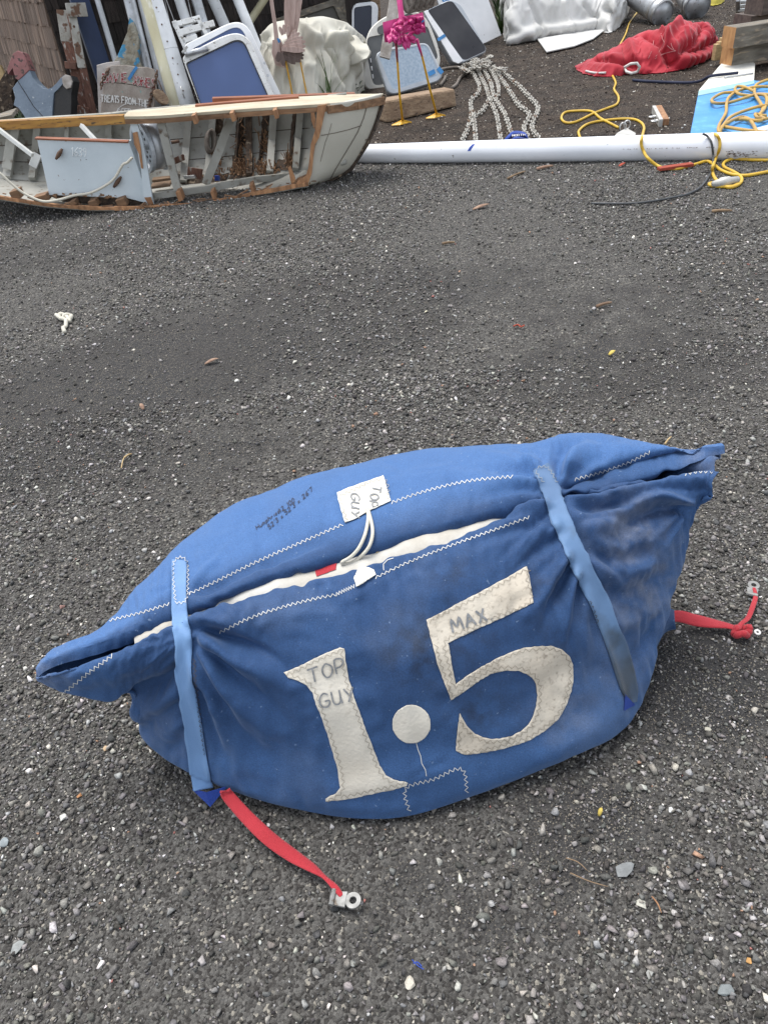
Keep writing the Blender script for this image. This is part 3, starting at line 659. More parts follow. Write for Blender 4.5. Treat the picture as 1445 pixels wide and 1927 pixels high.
for pts, wd, am, t0, t1, crisp in S_:
    L3 = onbag(T0, pts)
    if len(L3) < 2: continue
    A3 = np.array([tuple(p) for p in L3]); lo, hi = A3.min(0)-4*wd, A3.max(0)+4*wd
    sel = np.where(((X > lo) & (X < hi)).all(1))[0]
    d, t = segdist(X[sel], L3); wl = wd*(.75+.9*t)
    disp[sel] += am*2.5*(1 if max(p[0] for p in pts) > 352 else .45)*(np.exp(-np.abs(d)/(wl*.75)) if crisp else np.exp(-(d/wl)**2))*(t0+(t1-t0)*t)*np.minimum(1, .35+t*5)
W1, W2, W3 = Waves(21, 7., aniso=(1, 1.6, 1)), Waves(22, 22., aniso=(.7, 1.4, 1.4)), Waves(23, 60., aniso=(.5, 1.3, 1.3))
Xf = X*1.0
mask = np.clip((X[:, 2]-.02)/.06, 0, 1)
SP = [[(340, 1056), (338, 1130), (346, 1215), (347, 1262), (363, 1360), (377, 1452), (383, 1480)], [(1017, 880), (1040, 935), (1070, 1012), (1110, 1098), (1146, 1182), (1168, 1246), (1188, 1315)]]
under = np.zeros(len(X))
for q_ in SP:
    d, t = segdist(X, onbag(T0, q_)); under = np.maximum(under, np.exp(-(d/.021)**2))
disp = disp*(1-.85*under)-.004*under
disp += (W1(Xf)*.0032+W2(Xf)*.0016+W3(Xf)*.00055*(1+W1(Xf[:, [1, 2, 0]])))*mask
G1 = (X+Nn*disp[:, None]); G1[:, 2] = np.maximum(G1[:, 2], .004); BG1 = G1.reshape(nU, nV, 3)
C0 = BG1[::2, ::2]; und = under.reshape(BG.shape[:2])[::2, ::2]
def near_px(pts, r3):
    L3 = onbag(T0, pts); d, t = segdist(C0.reshape(-1, 3), L3); return np.exp(-(d/r3)**2).reshape(C0.shape[:2])
pin = np.maximum(near_px([(340, 1100), (347, 1170), (356, 1260), (372, 1400)], .13), near_px([(1025, 900), (1060, 985), (1110, 1100), (1160, 1230)], .14))
lip = near_px([(250, 1205), (400, 1145), (600, 1085), (800, 1025), (1000, 960)], .07)+near_px([(250, 1180), (400, 1112), (600, 1045), (800, 990), (1000, 935)], .05)
ear = .3*near_px([(110, 1275), (200, 1255), (300, 1240)], .10)+near_px([(1120, 930), (1240, 930), (1320, 910)], .13)+near_px([(1150, 1020), (1230, 1060), (1220, 1180)], .12)
vz = np.clip((C0[..., 2]-.03)/.05, 0, 1)
eu = (1-.9*und)*(.006+.060*pin+.003*lip+.040*np.minimum(ear, 1))*vz; ev = (.001+.004*pin+.006*np.minimum(ear, 1))*vz
hi_ = .002+.011*np.clip(pin+np.minimum(ear, 1)*.9, 0, 1)+.003; lo_ = -(.002+.006*np.clip(pin+ear, 0, 1))
C1 = wrinkle(C0, eu, ev, lo_, hi_, 70, 3, .0012, .006, 0, .3, along_v=14)
C1 = smooth0(smooth0(C1, 1, 0), 1, 1)
BG1 = loft(C1.tolist(), 2, 2)[:nU, :nV]; BG1[..., 2] = np.maximum(BG1[..., 2], .004); nU, nV = BG1.shape[:2]; G1 = BG1.reshape(-1, 3)
me = bpy.data.meshes.new('bag_shell'); fastmesh(me, G1, grid_faces(nU, nV))
# close the tips
def fabric(name, col, faded, dirt):  # faded holds the paler of the two blues
    m = bpy.data.materials.new(name); m.use_nodes = True; N = m.node_tree.nodes; L = m.node_tree.links; b = N['Principled BSDF']
    b.inputs['Roughness'].default_value = .72; b.inputs['Specular IOR Level'].default_value = .25
    b.inputs['Sheen Weight'].default_value = .18; b.inputs['Sheen Roughness'].default_value = .45; b.inputs['Sheen Tint'].default_value = (.6, .75, 1, 1)
    geo = N.new('ShaderNodeNewGeometry')
    def nz(s, d=6.):
        n = N.new('ShaderNodeTexNoise'); n.inputs['Scale'].default_value = s; n.inputs['Detail'].default_value = d; L.new(geo.outputs[0], n.inputs['Vector']); return n.outputs[0]
    def mr(src, a, c, o0=0., o1=1.):
        r = N.new('ShaderNodeMapRange'); r.inputs[1].default_value = a; r.inputs[2].default_value = c; r.inputs[3].default_value = o0; r.inputs[4].default_value = o1; L.new(src, r.inputs[0]); return r.outputs[0]
    def mul(a, c):
        x = N.new('ShaderNodeMath'); x.operation = 'MULTIPLY'; L.new(a, x.inputs[0])
        if isinstance(c, float): x.inputs[1].default_value = c
        else: L.new(c, x.inputs[1])
        return x.outputs[0]
    def mix(f, a, c):
        x = N.new('ShaderNodeMix'); x.data_type = 'RGBA'; L.new(f, x.inputs[0])
        for k, v in ((6, a), (7, c)):
            if isinstance(v, tuple): x.inputs[k].default_value = (*v, 1)
            else: L.new(v, x.inputs[k])
        return x.outputs[2]
    def attr(n):
        a = N.new('ShaderNodeAttribute'); a.attribute_name = n; return a.outputs['Fac']
    s = N.new('ShaderNodeMath'); s.operation = 'ADD'; L.new(attr('blend'), s.inputs[0]); L.new(mr(nz(5.), .3, .7, -.18, .18), s.inputs[1])
    c = mix(mr(s.outputs[0], 0., 1.), col, faded)
    c = mix(mul(attr('soot'), mr(nz(26., 10.), .40, .60, .12, 1.)), c, dirt)
    c = mix(mul(mr(nz(3.3), .56, .72), .18), c, (.16, .19, .24))
    c = mix(mul(attr('dust'), mr(nz(24., 10.), .38, .66, .1, 1.)), c, (.20, .21, .24))
    gr = N.new('ShaderNodeMix'); gr.data_type = 'RGBA'; gr.blend_type = 'MULTIPLY'; gr.inputs[0].default_value = 1; L.new(c, gr.inputs[6]); L.new(mr(nz(330., 2.), .3, .7, .80, 1.20), gr.inputs[7]); c = gr.outputs[2]
    c = mix(mul(mr(nz(85., 3.), .70, .74), .35), c, (.25, .34, .48))
    L.new(c, b.inputs['Base Color'])
    wv = N.new('ShaderNodeTexNoise'); wv.inputs['Scale'].default_value = 420; L.new(geo.outputs[0], wv.inputs['Vector'])
    bp = N.new('ShaderNodeBump'); bp.inputs['Strength'].default_value = .25; bp.inputs['Distance'].default_value = .002
    L.new(wv.outputs[0], bp.inputs['Height'])
    cr_ = N.new('ShaderNodeTexNoise'); cr_.noise_type = 'RIDGED_MULTIFRACTAL'; cr_.inputs['Scale'].default_value = 11; cr_.inputs['Detail'].default_value = 5; cr_.inputs['Distortion'].default_value = .6; L.new(geo.outputs[0], cr_.inputs['Vector'])
    b2 = N.new('ShaderNodeBump'); b2.inputs['Strength'].default_value = .7; b2.inputs['Distance'].default_value = .012
    L.new(cr_.outputs[0], b2.inputs['Height']); L.new(bp.outputs[0], b2.inputs['Normal']); L.new(b2.outputs[0], b.inputs['Normal'])
    return m
BLUE = fabric('blue_nylon', (.021, .056, .143), (.050, .122, .285), (.012, .011, .011))
vv = np.arange(nV)[None, :]*np.ones((nU, 1)); uu = np.arange(nU)[:, None]*np.ones((1, nV))/SU
VS = vv/SV                                                   # control index round the section
blend = np.clip((VS-9)/1.0, 0, 1)*np.clip((12.05-VS)*1.6, 0, 1)      # paler back panel, hem left dark
blend = np.maximum(blend, .42*np.clip((VS-4.0)/1.6, 0, 1)*np.clip(7.5-VS, 0, 1))
blend = np.maximum(blend, .38*np.clip((uu-14)/1.5, 0, 1)*np.clip((VS-3)/1., 0, 1))
blend = np.maximum(blend, .35*np.clip((3.5-uu)/2., 0, 1)*np.clip((VS-.5)/1., 0, 1))
def blob(px, py_, r3):
    h = hit(T0, px, py_); d = np.linalg.norm(BG1-np.array(tuple(h[0])), axis=2); return np.clip(1.15-d/r3, 0, 1)**1.3
soot = .68*np.maximum.reduce([.85*blob(800, 1220, .13), .8*blob(870, 1180, .12), .65*blob(900, 1340, .13), .6*blob(1010, 1110, .10), .5*blob(1050, 1200, .09), .55*blob(860, 1085, .10)])
dust = np.maximum.reduce([.55*blob(1225, 1110, .17), .5*blob(1190, 1010, .14), .35*blob(1060, 1330, .12), .3*blob(1180, 1250, .14), .35*blob(80, 1275, .09), .4*blob(1330, 870, .10), .2*blob(300, 1380, .15)])
for n_, a_ in (('blend', blend), ('soot', soot), ('dust', dust)):
    at = me.attributes.new(n_, 'FLOAT', 'POINT'); at.data.foreach_set('value', np.clip(a_, 0, 1).astype(np.float32).ravel())
me.polygons.foreach_set('use_smooth', np.ones(len(me.polygons), bool)); me.materials.append(BLUE)
def finish(me, name, parent):
    bm = bmesh.new(); bm.from_mesh(me)
    bmesh.ops.holes_fill(bm, edges=[e for e in bm.edges if e.is_boundary], sides=0) if False else None
    bmesh.ops.recalc_face_normals(bm, faces=bm.faces); bm.to_mesh(me); bm.free()
    o = bpy.data.objects.new(name, me); COL.objects.link(o); o.parent = parent; o.matrix_parent_inverse = Matrix.Translation(-parent.location); return o
shell = finish(me, 'bag_shell', bag)
sol = shell.modifiers.new('t', 'SOLIDIFY'); sol.thickness = .0025; sol.offset = -1
TR = bvh_of(BG1)
PV, PF_ = [tuple(p) for p in G1], [tuple(int(k) for k in f) for f in grid_faces(nU, nV)]    # grows with the patches so that ink can lie on them
def retree(): return BVHTree.FromPolygons(PV, PF_)
def lift(tree, x, y, off, fallback=None):
    h = hit(tree, x, y)
    if h is None: return fallback
    n = h[1]
    if n.dot(CAM-h[0]) < 0: n = -n
    return h[0]+n*off
def patch(tree, poly, off, step=5.):
    """cloth patch: outline in photo pixels laid on the bag"""
    bm = bmesh.new(); P = []
    n = len(poly)
    for i in range(n):
        a, b = poly[i], poly[(i+1) % n]; L = math.dist(a, b); k = max(1, int(L/step))
        P += [(a[0]+(b[0]-a[0])*j/k+random.uniform(-.6, .6), a[1]+(b[1]-a[1])*j/k+random.uniform(-.6, .6)) for j in range(k)]
    vs_ = [bm.verts.new((p[0], p[1], 0)) for p in P]; f = bm.faces.new(vs_); f.normal_update(); bmesh.ops.triangulate(bm, faces=[f])
    xs = [p[0] for p in P]; ys = [p[1] for p in P]
    q = min(xs)+step
    while q < max(xs):
        bmesh.ops.bisect_plane(bm, geom=bm.verts[:]+bm.edges[:]+bm.faces[:], plane_co=(q, 0, 0), plane_no=(1, 0, 0)); q += step
    q = min(ys)+step
    while q < max(ys):
        bmesh.ops.bisect_plane(bm, geom=bm.verts[:]+bm.edges[:]+bm.faces[:], plane_co=(0, q, 0), plane_no=(0, 1, 0)); q += step
    mb = MB(); bm.verts.index_update(); ok = {}
    got = {v.index: lift(tree, v.co.x, v.co.y, off) for v in bm.verts}
    hits = [(v.co.copy(), got[v.index]) for v in bm.verts if got[v.index] is not None]
    for v in bm.verts:
        p = got[v.index]
        if p is None:
            q = min(hits, key=lambda h: (h[0]-v.co).length)[1]; p = CAM+ray(v.co.x, v.co.y)*((q-CAM).dot(Fv))
        ok[v.index] = len(mb.v); mb.v.append(p)
    mb.f = [tuple(ok[v.index] for v in f.verts) for f in bm.faces]; bm.free(); return mb
def addtree(mb):
    b = len(PV); PV.extend(tuple(v) for v in mb.v); PF_.extend(tuple(i+b for i in f) for f in mb.f)
def ribbon(tree, lines, wpx, off, step=4., thick=0.):
    mb = MB()
    for ln in lines:
        pts = []
        for i in range(len(ln)-1):
            a, b = ln[i], ln[i+1]; k = max(1, int(math.dist(a, b)/step)); pts += [(a[0]+(b[0]-a[0])*j/k, a[1]+(b[1]-a[1])*j/k) for j in range(k)]
        pts.append(ln[-1]); rows_ = []
        for i, p in enumerate(pts):
            a, b = pts[max(i-1, 0)], pts[min(i+1, len(pts)-1)]; dx, dy = b[0]-a[0], b[1]-a[1]; l = math.hypot(dx, dy) or 1
            nx, ny = -dy/l*wpx/2, dx/l*wpx/2
            r = [lift(tree, p[0]+nx*s, p[1]+ny*s, off) for s in (-1, 1)]
            if None in r:
                if len(rows_) > 1: mb.grid(rows_)
                rows_ = []; continue
            if rows_ and (r[0]-rows_[-1][0]).length > .06:
                if len(rows_) > 1: mb.grid(rows_)
                rows_ = []
            rows_.append(r)
        if len(rows_) > 1: mb.grid(rows_)
    return mb
def zigzag(pts, amp, step):
    L = spl([(*p, 0) for p in pts], 8); out = []; acc = 0; s = 1; nxt = 0
    for i in range(len(L)-1):
        a, b = L[i], L[i+1]; d = (b-a); l = d.length
        if l < 1e-6: continue
        while nxt <= acc+l:
            p = a+d*((nxt-acc)/l); n = Vector((-d.y, d.x, 0))/l; out.append((p.x+n.x*amp*s, p.y+n.y*amp*s)); s = -s; nxt += step
        acc += l
    return out
CLOTHW = mat('applique_cloth', (.60, .565, .49), .85, (.52, .48, .405), 7, col3=(.24, .20, .15), s3=30, lo3=.62, hi3=.85, bump=.35, bscale=130, bdist=.004)
CLOTHD = mat('grimy_applique_cloth', (.56, .51, .425), .85, (.46, .41, .335), 9, col3=(.15, .12, .09), s3=95, lo3=.55, hi3=.85, bump=.35, bscale=130, bdist=.004)
LABELW = mat('white_label_cloth', (.70, .68, .61), .8, (.60, .57, .49), 14, bump=.3, bscale=200, bdist=.003)
INK = mat('marker_ink', (.13, .14, .15), .7, (.24, .245, .25), 90); INKD = mat('pen_ink', (.018, .03, .07), .7); THREAD = mat('white_thread', (.62, .62, .60), .8); THREADB = mat('brown_thread', (.23, .195, .15), .8); THREADD = mat('dark_thread', (.07, .06, .055), .8)
one = [(534, 1266), (562, 1254), (602, 1234), (640, 1218), (648, 1220), (651, 1245), (656, 1275), (667, 1312), (680, 1348), (692, 1382), (704, 1411), (715, 1440), (726, 1458), (742, 1467), (767, 1472), (764, 1478), (740, 1485), (705, 1492), (670, 1500), (640, 1505), (614, 1507), (613, 1502), (632, 1492), (640, 1482), (636, 1447), (626, 1412), (616, 1380), (604, 1346), (595, 1324), (588, 1302), (576, 1288), (560, 1281), (543, 1276)]
five = [(802, 1167), (862, 1135), (922, 1104), (990, 1066), (996, 1089), (1003, 1135), (950, 1160), (900, 1182), (843, 1210), (850, 1250), (857, 1287), (880, 1270), (906, 1254), (932, 1240), (958, 1228), (984, 1219), (1009, 1216), (1035, 1215), (1056, 1221), (1070, 1233), (1077, 1250), (1078, 1276), (1074, 1300), (1064, 1328), (1049, 1353), (1028, 1372), (1004, 1388), (976, 1400), (947, 1408), (910, 1416), (875, 1420), (857, 1413), (858, 1395), (860, 1372), (865, 1341), (871, 1354), (880, 1368), (893, 1380), (908, 1387), (922, 1390), (940, 1389), (960, 1385), (978, 1376), (993, 1363), (1003, 1346), (1008, 1328), (1010, 1308), (1007, 1285), (1000, 1274), (989, 1267), (974, 1262), (958, 1261), (940, 1263), (922, 1268), (903, 1279), (886, 1291), (866, 1306), (848, 1317), (836, 1286), (824, 1254), (812, 1208)]
dot = [(774+36*math.cos(t*6.2832/24), 1362+36*math.sin(t*6.2832/24)) for t in range(24)]
def thick(o, t=.0015):
    s = o.modifiers.new('t', 'SOLIDIFY'); s.thickness = t; k = 0.
    for p in o.data.polygons: k += p.normal.dot((CAM-p.center).normalized())*p.area
    s.offset = -1 if k > 0 else 1; return o
pats = []
for poly, mm, lab in ((one, CLOTHW, 'cream cloth numeral 1'), (dot, CLOTHW, 'round cream cloth dot'), (five, CLOTHD, 'soot-stained cream cloth numeral 5')):
    mb = patch(TR, poly, .0022); addtree(mb); o = thick(mb.build('numeral', mm, bag, True), .0009); o['label'] = lab; pats.append(o)
lab_poly = [(634, 930), (662, 918), (693, 907), (722, 897), (729, 921), (736, 945), (707, 958), (690, 966), (672, 977), (649, 986), (641, 958)]
mb = patch(TR, lab_poly, .0045); addtree(mb); label = thick(mb.build('label_patch', LABELW, bag, True))
T2 = retree()
def ink(name, lines, wpx, m, par, off=.0022): return ribbon(T2, lines, wpx, off, 3.).build(name, m, par)
ink('handwriting', write('TOP', (584, 1286), (22, -8), (-6, -25), 0), 3.2, INK, pats[0]); ink('handwriting', write('GUY', (604, 1332), (22, -5), (-5, -25)), 3.2, INK, pats[0])
ink('handwriting', write('MAX.', (852, 1190), (20, -7), (-7, -23)), 4.2, INK, pats[2])
ink('handwriting', write('TOP', (702, 914), (-3, 13), (16, 3)), 2.6, INK, label); ink('handwriting', write('GUY', (661, 928), (0, 15), (16, 4)), 2.6, INK, label)
for tx, o_, xd_ in (('Humphries', (484, 998), (6.6, -5.0)), ('42 100', (526, 967), (6.4, -4.9)), ("52'3 x", (507, 997), (6.4, -5.5)), ("52'3 x 26'7", (538, 970), (6.6, -5.9))): ink('pen_note', write(tx, o_, xd_, (-2.8, -7.6)), 1.5, INKD, shell, .0016)
# stitching
st = [zigzag([(200, 1170), (268, 1153), (321, 1136)], 2.6, 4.6), zigzag([(356, 1118), (420, 1088), (476, 1061), (560, 1024), (649, 986)], 2.8, 4.8),
      zigzag([(736, 947), (800, 925), (880, 906), (968, 897)], 2.8, 4.8), zigzag([(1080, 903), (1164, 877), (1226, 849)], 2.6, 4.6),
      zigzag([(122, 1303), (165, 1268), (214, 1233)], 3.2, 5), zigzag([(413, 1190), (476, 1161), (560, 1135), (632, 1119)], 2.8, 4.8), zigzag([(706, 1088), (760, 1062), (830, 1034), (900, 1008), (998, 972)], 2.4, 4.8),
      zigzag([(1288, 893), (1315, 888), (1346, 889)], 3.2, 5), zigzag([(632, 1119), (668, 1103)], 3.4, 2.6), zigzag([(770, 1526), (763, 1483), (815, 1466), (868, 1446), (878, 1492)], 3.2, 5)]
st += [[(783, 1398), (786, 1410), (791, 1422), (793, 1436), (800, 1448), (802, 1460)], [(722, 1074), (722, 1062), (730, 1054), (740, 1051)]]
for l_ in st: ink('hem_stitching', [l_], 1.4, THREAD, bag, .0016)
sd_ = []
for poly, ins in ((one, 6), (five, 6)):
    c = poly
    n = len(c)
    for i in range(n):
        a, b, d = Vector((*c[i-1], 0)), Vector((*c[i], 0)), Vector((*c[(i+1) % n], 0)); t = (d-a).normalized(); nn = Vector((-t.y, t.x, 0)); q = b+nn*ins
        if not inpoly(q.x, q.y, c): q = b-nn*ins
        if inpoly(q.x, q.y, c): sd_.append((q.x, q.y))
        else: sd_.append(None)
    sd_.append(None)
def chunks(L):
    out, cur = [], []
    for p in L+[None]:
        if p is None or (cur and math.dist(p, cur[-1]) > 90):
            if len(cur) > 1: out.append(cur)
            cur = [p] if p else []
        else: cur.append(p)
    return out
k5 = [c for c in chunks(sd_)]
for c in k5: ink('applique_stitching', [zigzag(c, 3.0, 6.5)], .8, THREADB, bag, .0018)
ink('label_stitching', [zigzag([(639, 934), (720, 902), (731, 942)], 3, 5), zigzag([(639, 936), (652, 980)], 3, 5)], 1., mat('grey_thread', (.36, .34, .30), .8), label)
# straps over the top
STRAPL = mat('pale_blue_strap', (.13, .25, .46), .65, (.105, .21, .40), 6, bump=.5, bscale=700, bdist=.002, stretch=(.3, 1, 1), sheen=.2)
STRAPR = mat('grubby_blue_strap', (.105, .20, .36), .65, (.075, .145, .27), 7, col3=(.05, .075, .10), s3=10, lo3=.55, hi3=.75, bump=.5, bscale=700, bdist=.002, sheen=.2)
def add_attr_mix(m, name, col, nscale=9.):
    N = m.node_tree.nodes; L = m.node_tree.links; b = N['Principled BSDF']; src = b.inputs['Base Color'].links[0].from_socket
    a = N.new('ShaderNodeAttribute'); a.attribute_name = name; n = N.new('ShaderNodeTexNoise'); n.inputs['Scale'].default_value = nscale; n.inputs['Detail'].default_value = 8
    g = N.new('ShaderNodeNewGeometry'); L.new(g.outputs[0], n.inputs['Vector'])
    r = N.new('ShaderNodeMapRange'); r.inputs[1].default_value = .3; r.inputs[2].default_value = .7; r.inputs[3].default_value = .55; r.inputs[4].default_value = 1.1; L.new(n.outputs[0], r.inputs[0])
    k = N.new('ShaderNodeMath'); k.operation = 'MULTIPLY'; k.use_clamp = True; L.new(a.outputs['Fac'], k.inputs[0]); L.new(r.outputs[0], k.inputs[1])
    x = N.new('ShaderNodeMix'); x.data_type = 'RGBA'; L.new(k.outputs[0], x.inputs[0]); L.new(src, x.inputs[6]); x.inputs[7].default_value = (*col, 1); L.new(x.outputs[2], b.inputs['Base Color'])
add_attr_mix(STRAPR, 'grime', (.028, .036, .042))
VELC = mat('royal_blue_velcro', (.015, .06, .36), .8, bump=.8, bscale=400)
def strapgrid(cl, off, sub=9, extra=None):
    """cl: (x, y, width) along the strap in photo pixels"""
    P = [Vector(c) for c in cl]; C_ = [cr(P, i/sub) for i in range((len(P)-1)*sub+1)]; rows_ = []; last = None
    for i, c in enumerate(C_):
        a, b = C_[max(i-1, 0)], C_[min(i+1, len(C_)-1)]; d = Vector((b.x-a.x, b.y-a.y, 0)).normalized(); n = Vector((d.y, -d.x, 0)); r = []
        for s in np.linspace(-1, 1, 9):
            x, y = c.x+n.x*float(s)*c.z/2, c.y+n.y*float(s)*c.z/2
            p = lift(TR, x, y, off)
            r.append(p)
        rows_.append([r, c, n])
    # fill misses from neighbours at the same camera depth
    for k, (r, c, n) in enumerate(rows_):
        g = [p for p in r if p is not None] or ([p for p in rows_[k-1][0] if p is not None] if k else [])
        dep = sum((p-CAM).dot(Fv) for p in g)/max(len(g), 1)
        for j, s in enumerate(np.linspace(-1, 1, 9)):
            if r[j] is None: r[j] = CAM+ray(c.x+n.x*float(s)*c.z/2, c.y+n.y*float(s)*c.z/2)*dep
    A = np.array([[tuple(p) for p in r] for r, c, n in rows_])
    D = np.linalg.norm(A-np.array(tuple(CAM)), axis=2, keepdims=True); dirs = (A-np.array(tuple(CAM)))/D
    Dm = D.copy()
    for _ in range(30): Dm = smooth0(smooth0(Dm, 1, 0), 1, 1)
    D2 = np.minimum(Dm, D+.001)
    for _ in range(12): D2 = smooth0(smooth0(D2, 1, 0), 1, 1)
    D2 = np.minimum(D2-.0015, D-.0008)                                    # taut webbing bridges the small hollows
    return np.array(tuple(CAM))+dirs*D2
def strap(cl, m, name, par, off=.0045):
    A = strapgrid(cl, off); mb = MB(); mb.grid([[Vector(p) for p in r] for r in A]); o = thick(mb.build(name, m, par, True), .0018)
    b = len(PV); PV.extend(tuple(p) for p in A.reshape(-1, 3)); PF_.extend(tuple(int(k)+b for k in f) for f in grid_faces(*A.shape[:2])); return o
sl = strap([(340, 1056, 28), (338, 1092, 29), (338, 1130, 30), (340, 1170, 33), (346, 1215, 31), (347, 1262, 30), (354, 1312, 31), (363, 1360, 33), (371, 1410, 35), (377, 1452, 37), (383, 1486, 38)], STRAPL, 'strap', bag)
sr = strap([(1017, 880, 30), (1028, 905, 33), (1040, 935, 35), (1053, 972, 36), (1070, 1012, 36), (1090, 1056, 37), (1110, 1098, 37), (1128, 1138, 36), (1146, 1182, 36), (1157, 1212, 37), (1168, 1246, 36), (1177, 1278, 34), (1184, 1302, 29), (1190, 1321, 12)], STRAPR, 'strap', bag)
ng = len(sr.data.vertices)//9
at = sr.data.attributes.new('grime', 'FLOAT', 'POINT'); at.data.foreach_set('value', np.repeat(np.clip((np.arange(ng)/ng-.60)/.16, 0, 1), 9).astype(np.float32))
sr['label'] = 'strap with a grimy dark end'
T2 = retree()
ink('strap_stitching', [zigzag([(330, 1130), (327, 1060), (352, 1056), (352, 1128), (328, 1134)], 2.2, 4.2)], 1.2, THREAD, sl, .002)
ink('strap_stitching', [zigzag([(1022, 908), (1007, 884), (1030, 880), (1050, 912)], 2.2, 4.2)], 1.2, mat('dirty_thread', (.30, .33, .36), .8), sr, .002)
ink('seam_stitching', [zigzag([(366, 1240), (369, 1290), (376, 1345), (384, 1400), (389, 1425)], 2.6, 4.5)], 1.2, THREADD, bag, .002); ink('seam_stitching', [zigzag([(1108, 1130), (1120, 1160), (1126, 1176)], 2.5, 4.5)], 1.2, THREADD, bag, .002)
a, b, c, d = gp(362, 1486, .045), gp(396, 1519, .02), gp(428, 1480, .06), gp(388, 1492, .06)
mb = MB(); mb.add([a, b, c, d, a-Vector((0, -.004, .004)), b-Vector((0, -.004, .004)), c-Vector((0, -.004, .004)), d-Vector((0, -.004, .004))], [(0, 1, 2, 3), (4, 7, 6, 5), (0, 4, 5, 1), (1, 5, 6, 2), (2, 6, 7, 3), (3, 7, 4, 0)])
mb.build('folded_end', VELC, sl)
a, b, c = lift(TR, 1172, 1306, .004), lift(TR, 1192, 1326, .004), lift(TR, 1172, 1336, .004)
if a and b and c:
    mb = MB(); mb.add([a, b, c, a+Vector((0, .004, -.003)), b+Vector((0, .004, -.003)), c+Vector((0, .004, -.003))], [(0, 1, 2), (3, 5, 4), (0, 3, 4, 1), (1, 4, 5, 2), (2, 5, 3, 0)]); mb.build('folded_end', VELC, sr)
# cord loop hanging from the label, small tab
CORD = M['ropecream']
def over(x, y, off=.009, z=.47):
    return lift(TR, x, y, off, gp(x, y, z))
lp = [(690, 962), (694, 975), (692, 992), (688, 1008), (682, 1022), (672, 1034), (656, 1046), (643, 1052), (642, 1056), (655, 1055), (672, 1046), (686, 1036), (696, 1026), (702, 1010), (701, 994), (697, 978), (693, 964)]
P = spl([over(x, y, .010, .478) for x, y in lp], 4); P = [Vector(p) for p in smooth0(np.array([tuple(p) for p in P]), 4, 0)]
mb = MB(); mb.tube(P, .0042, 8); mb.build('cord_loop', CORD, bag, True)
T2 = retree()
tab = [(668, 1091), (671, 1080), (674, 1068), (672, 1063), (675, 1060), (679, 1064), (683, 1068), (703, 1075), (707, 1084), (690, 1094), (671, 1106)]
mb = patch(TR, tab, .006, 4.); thick(mb.build('pull_tab', LABELW, bag, True))
# red webbing ties with their metal ends
REDW = mat('red_webbing', (.46, .022, .035), .7, (.38, .016, .026), 12, bump=.8, bscale=900, bdist=.003, stretch=(.4, 1, 1), sheen=.15)
def webbing(cl, name, par):
    P = [(Vector(c[:3]), c[3], Vector(c[4])) for c in cl]; mb = MB(); g = []
    n = (len(P)-1)*8
    for i in range(n+1):
        t = i/8; p = cr([q[0] for q in P], t); wd = cr([q[1] for q in P], t); u = cr([q[2] for q in P], t).normalized()
        k_ = cr([q[0] for q in P], min(t+.05, len(P)-1))-cr([q[0] for q in P], max(t-.05, 0)); s_ = k_.cross(u).normalized(); u2 = s_.cross(k_).normalized()
        g.append([p+s_*(wd*v_)+u2*(.0015*math.cos(v_*3)*(1-4*v_*v_)) for v_ in (-.5, -.3, -.1, .1, .3, .5)])
    mb.grid(g); return thick(mb.build(name, REDW, par, True), .003)
def gq(x, y, z, wpx, up=(0, 0, 1)): p = gp(x, y, z); return (p.x, p.y, p.z, wpx*mpp(p), up)
tie = webbing([gq(424, 1488, .075, 20), gq(431, 1500, .06, 23, (0, -.6, 1)), gq(467, 1540, .04, 25, (.1, -.5, 1)), gq(506, 1577, .034, 27), gq(548, 1608, .030, 25), gq(588, 1633, .028, 19, (.2, .3, 1)), gq(611, 1650, .026, 11, (.5, .6, 1)), gq(630, 1669, .026, 12, (.2, 0, 1)), gq(643, 1686, .022, 9)], 'tie_webbing', bag)
ZINC = mat('zinc_clip', (.27, .27, .26), .55, (.19, .19, .18), 60, metal=.35, col3=(.12, .10, .08), s3=60, lo3=.62, hi3=.7)
def clip(c, ang, L, par):
    """flat metal end-piece with an eye and a rolled pin"""
    mb = MB(); ca, sa = math.cos(ang), math.sin(ang); ex = Vector((ca, sa, .05)); ey = Vector((-sa, ca, 0)); ez = Vector((0, 0, 1))
    n = 20; eye = c+ex*L*.28
    out = [eye+(ex*math.cos(t)+ey*math.sin(t))*L*.27 for t in [6.2832*i/n for i in range(n)]]; inn = [eye+(ex*math.cos(t)+ey*math.sin(t))*L*.12 for t in [6.2832*i/n for i in range(n)]]
    mb.ring(out, inn, ez, .006)
    plate_ = [c-ex*L*.42+ey*L*.22, c-ex*L*.42-ey*L*.22, c+ex*L*.05-ey*L*.26, c+ex*L*.05+ey*L*.26]; hole = [c-ex*L*.12+ey*L*.12+p for p in [(ex*math.cos(t)*1.3+ey*math.sin(t))*L*.06 for t in [6.2832*i/12 for i in range(12)]]]
    mb.slab([p+ez*.001 for p in plate_], ez, .006, .0015)
    mb.tube([c-ex*L*.42-ey*L*.26+ez*.002, c-ex*L*.42+ey*L*.26+ez*.002], .006, 8)
    return mb.build('metal_clip', ZINC, par, False, bevel=.001)
clip(gp(649, 1692, .022), rad(-14), .062, tie)
corner = patch  # noqa
cb = [gp(1236, 1195, .10), gp(1248, 1170, .11), gp(1262, 1160, .10), gp(1268, 1165, .06), gp(1272, 1180, .05), gp(1258, 1186, .05), gp(1246, 1200, .02), gp(1228, 1228, .012), gp(1222, 1240, .03)]
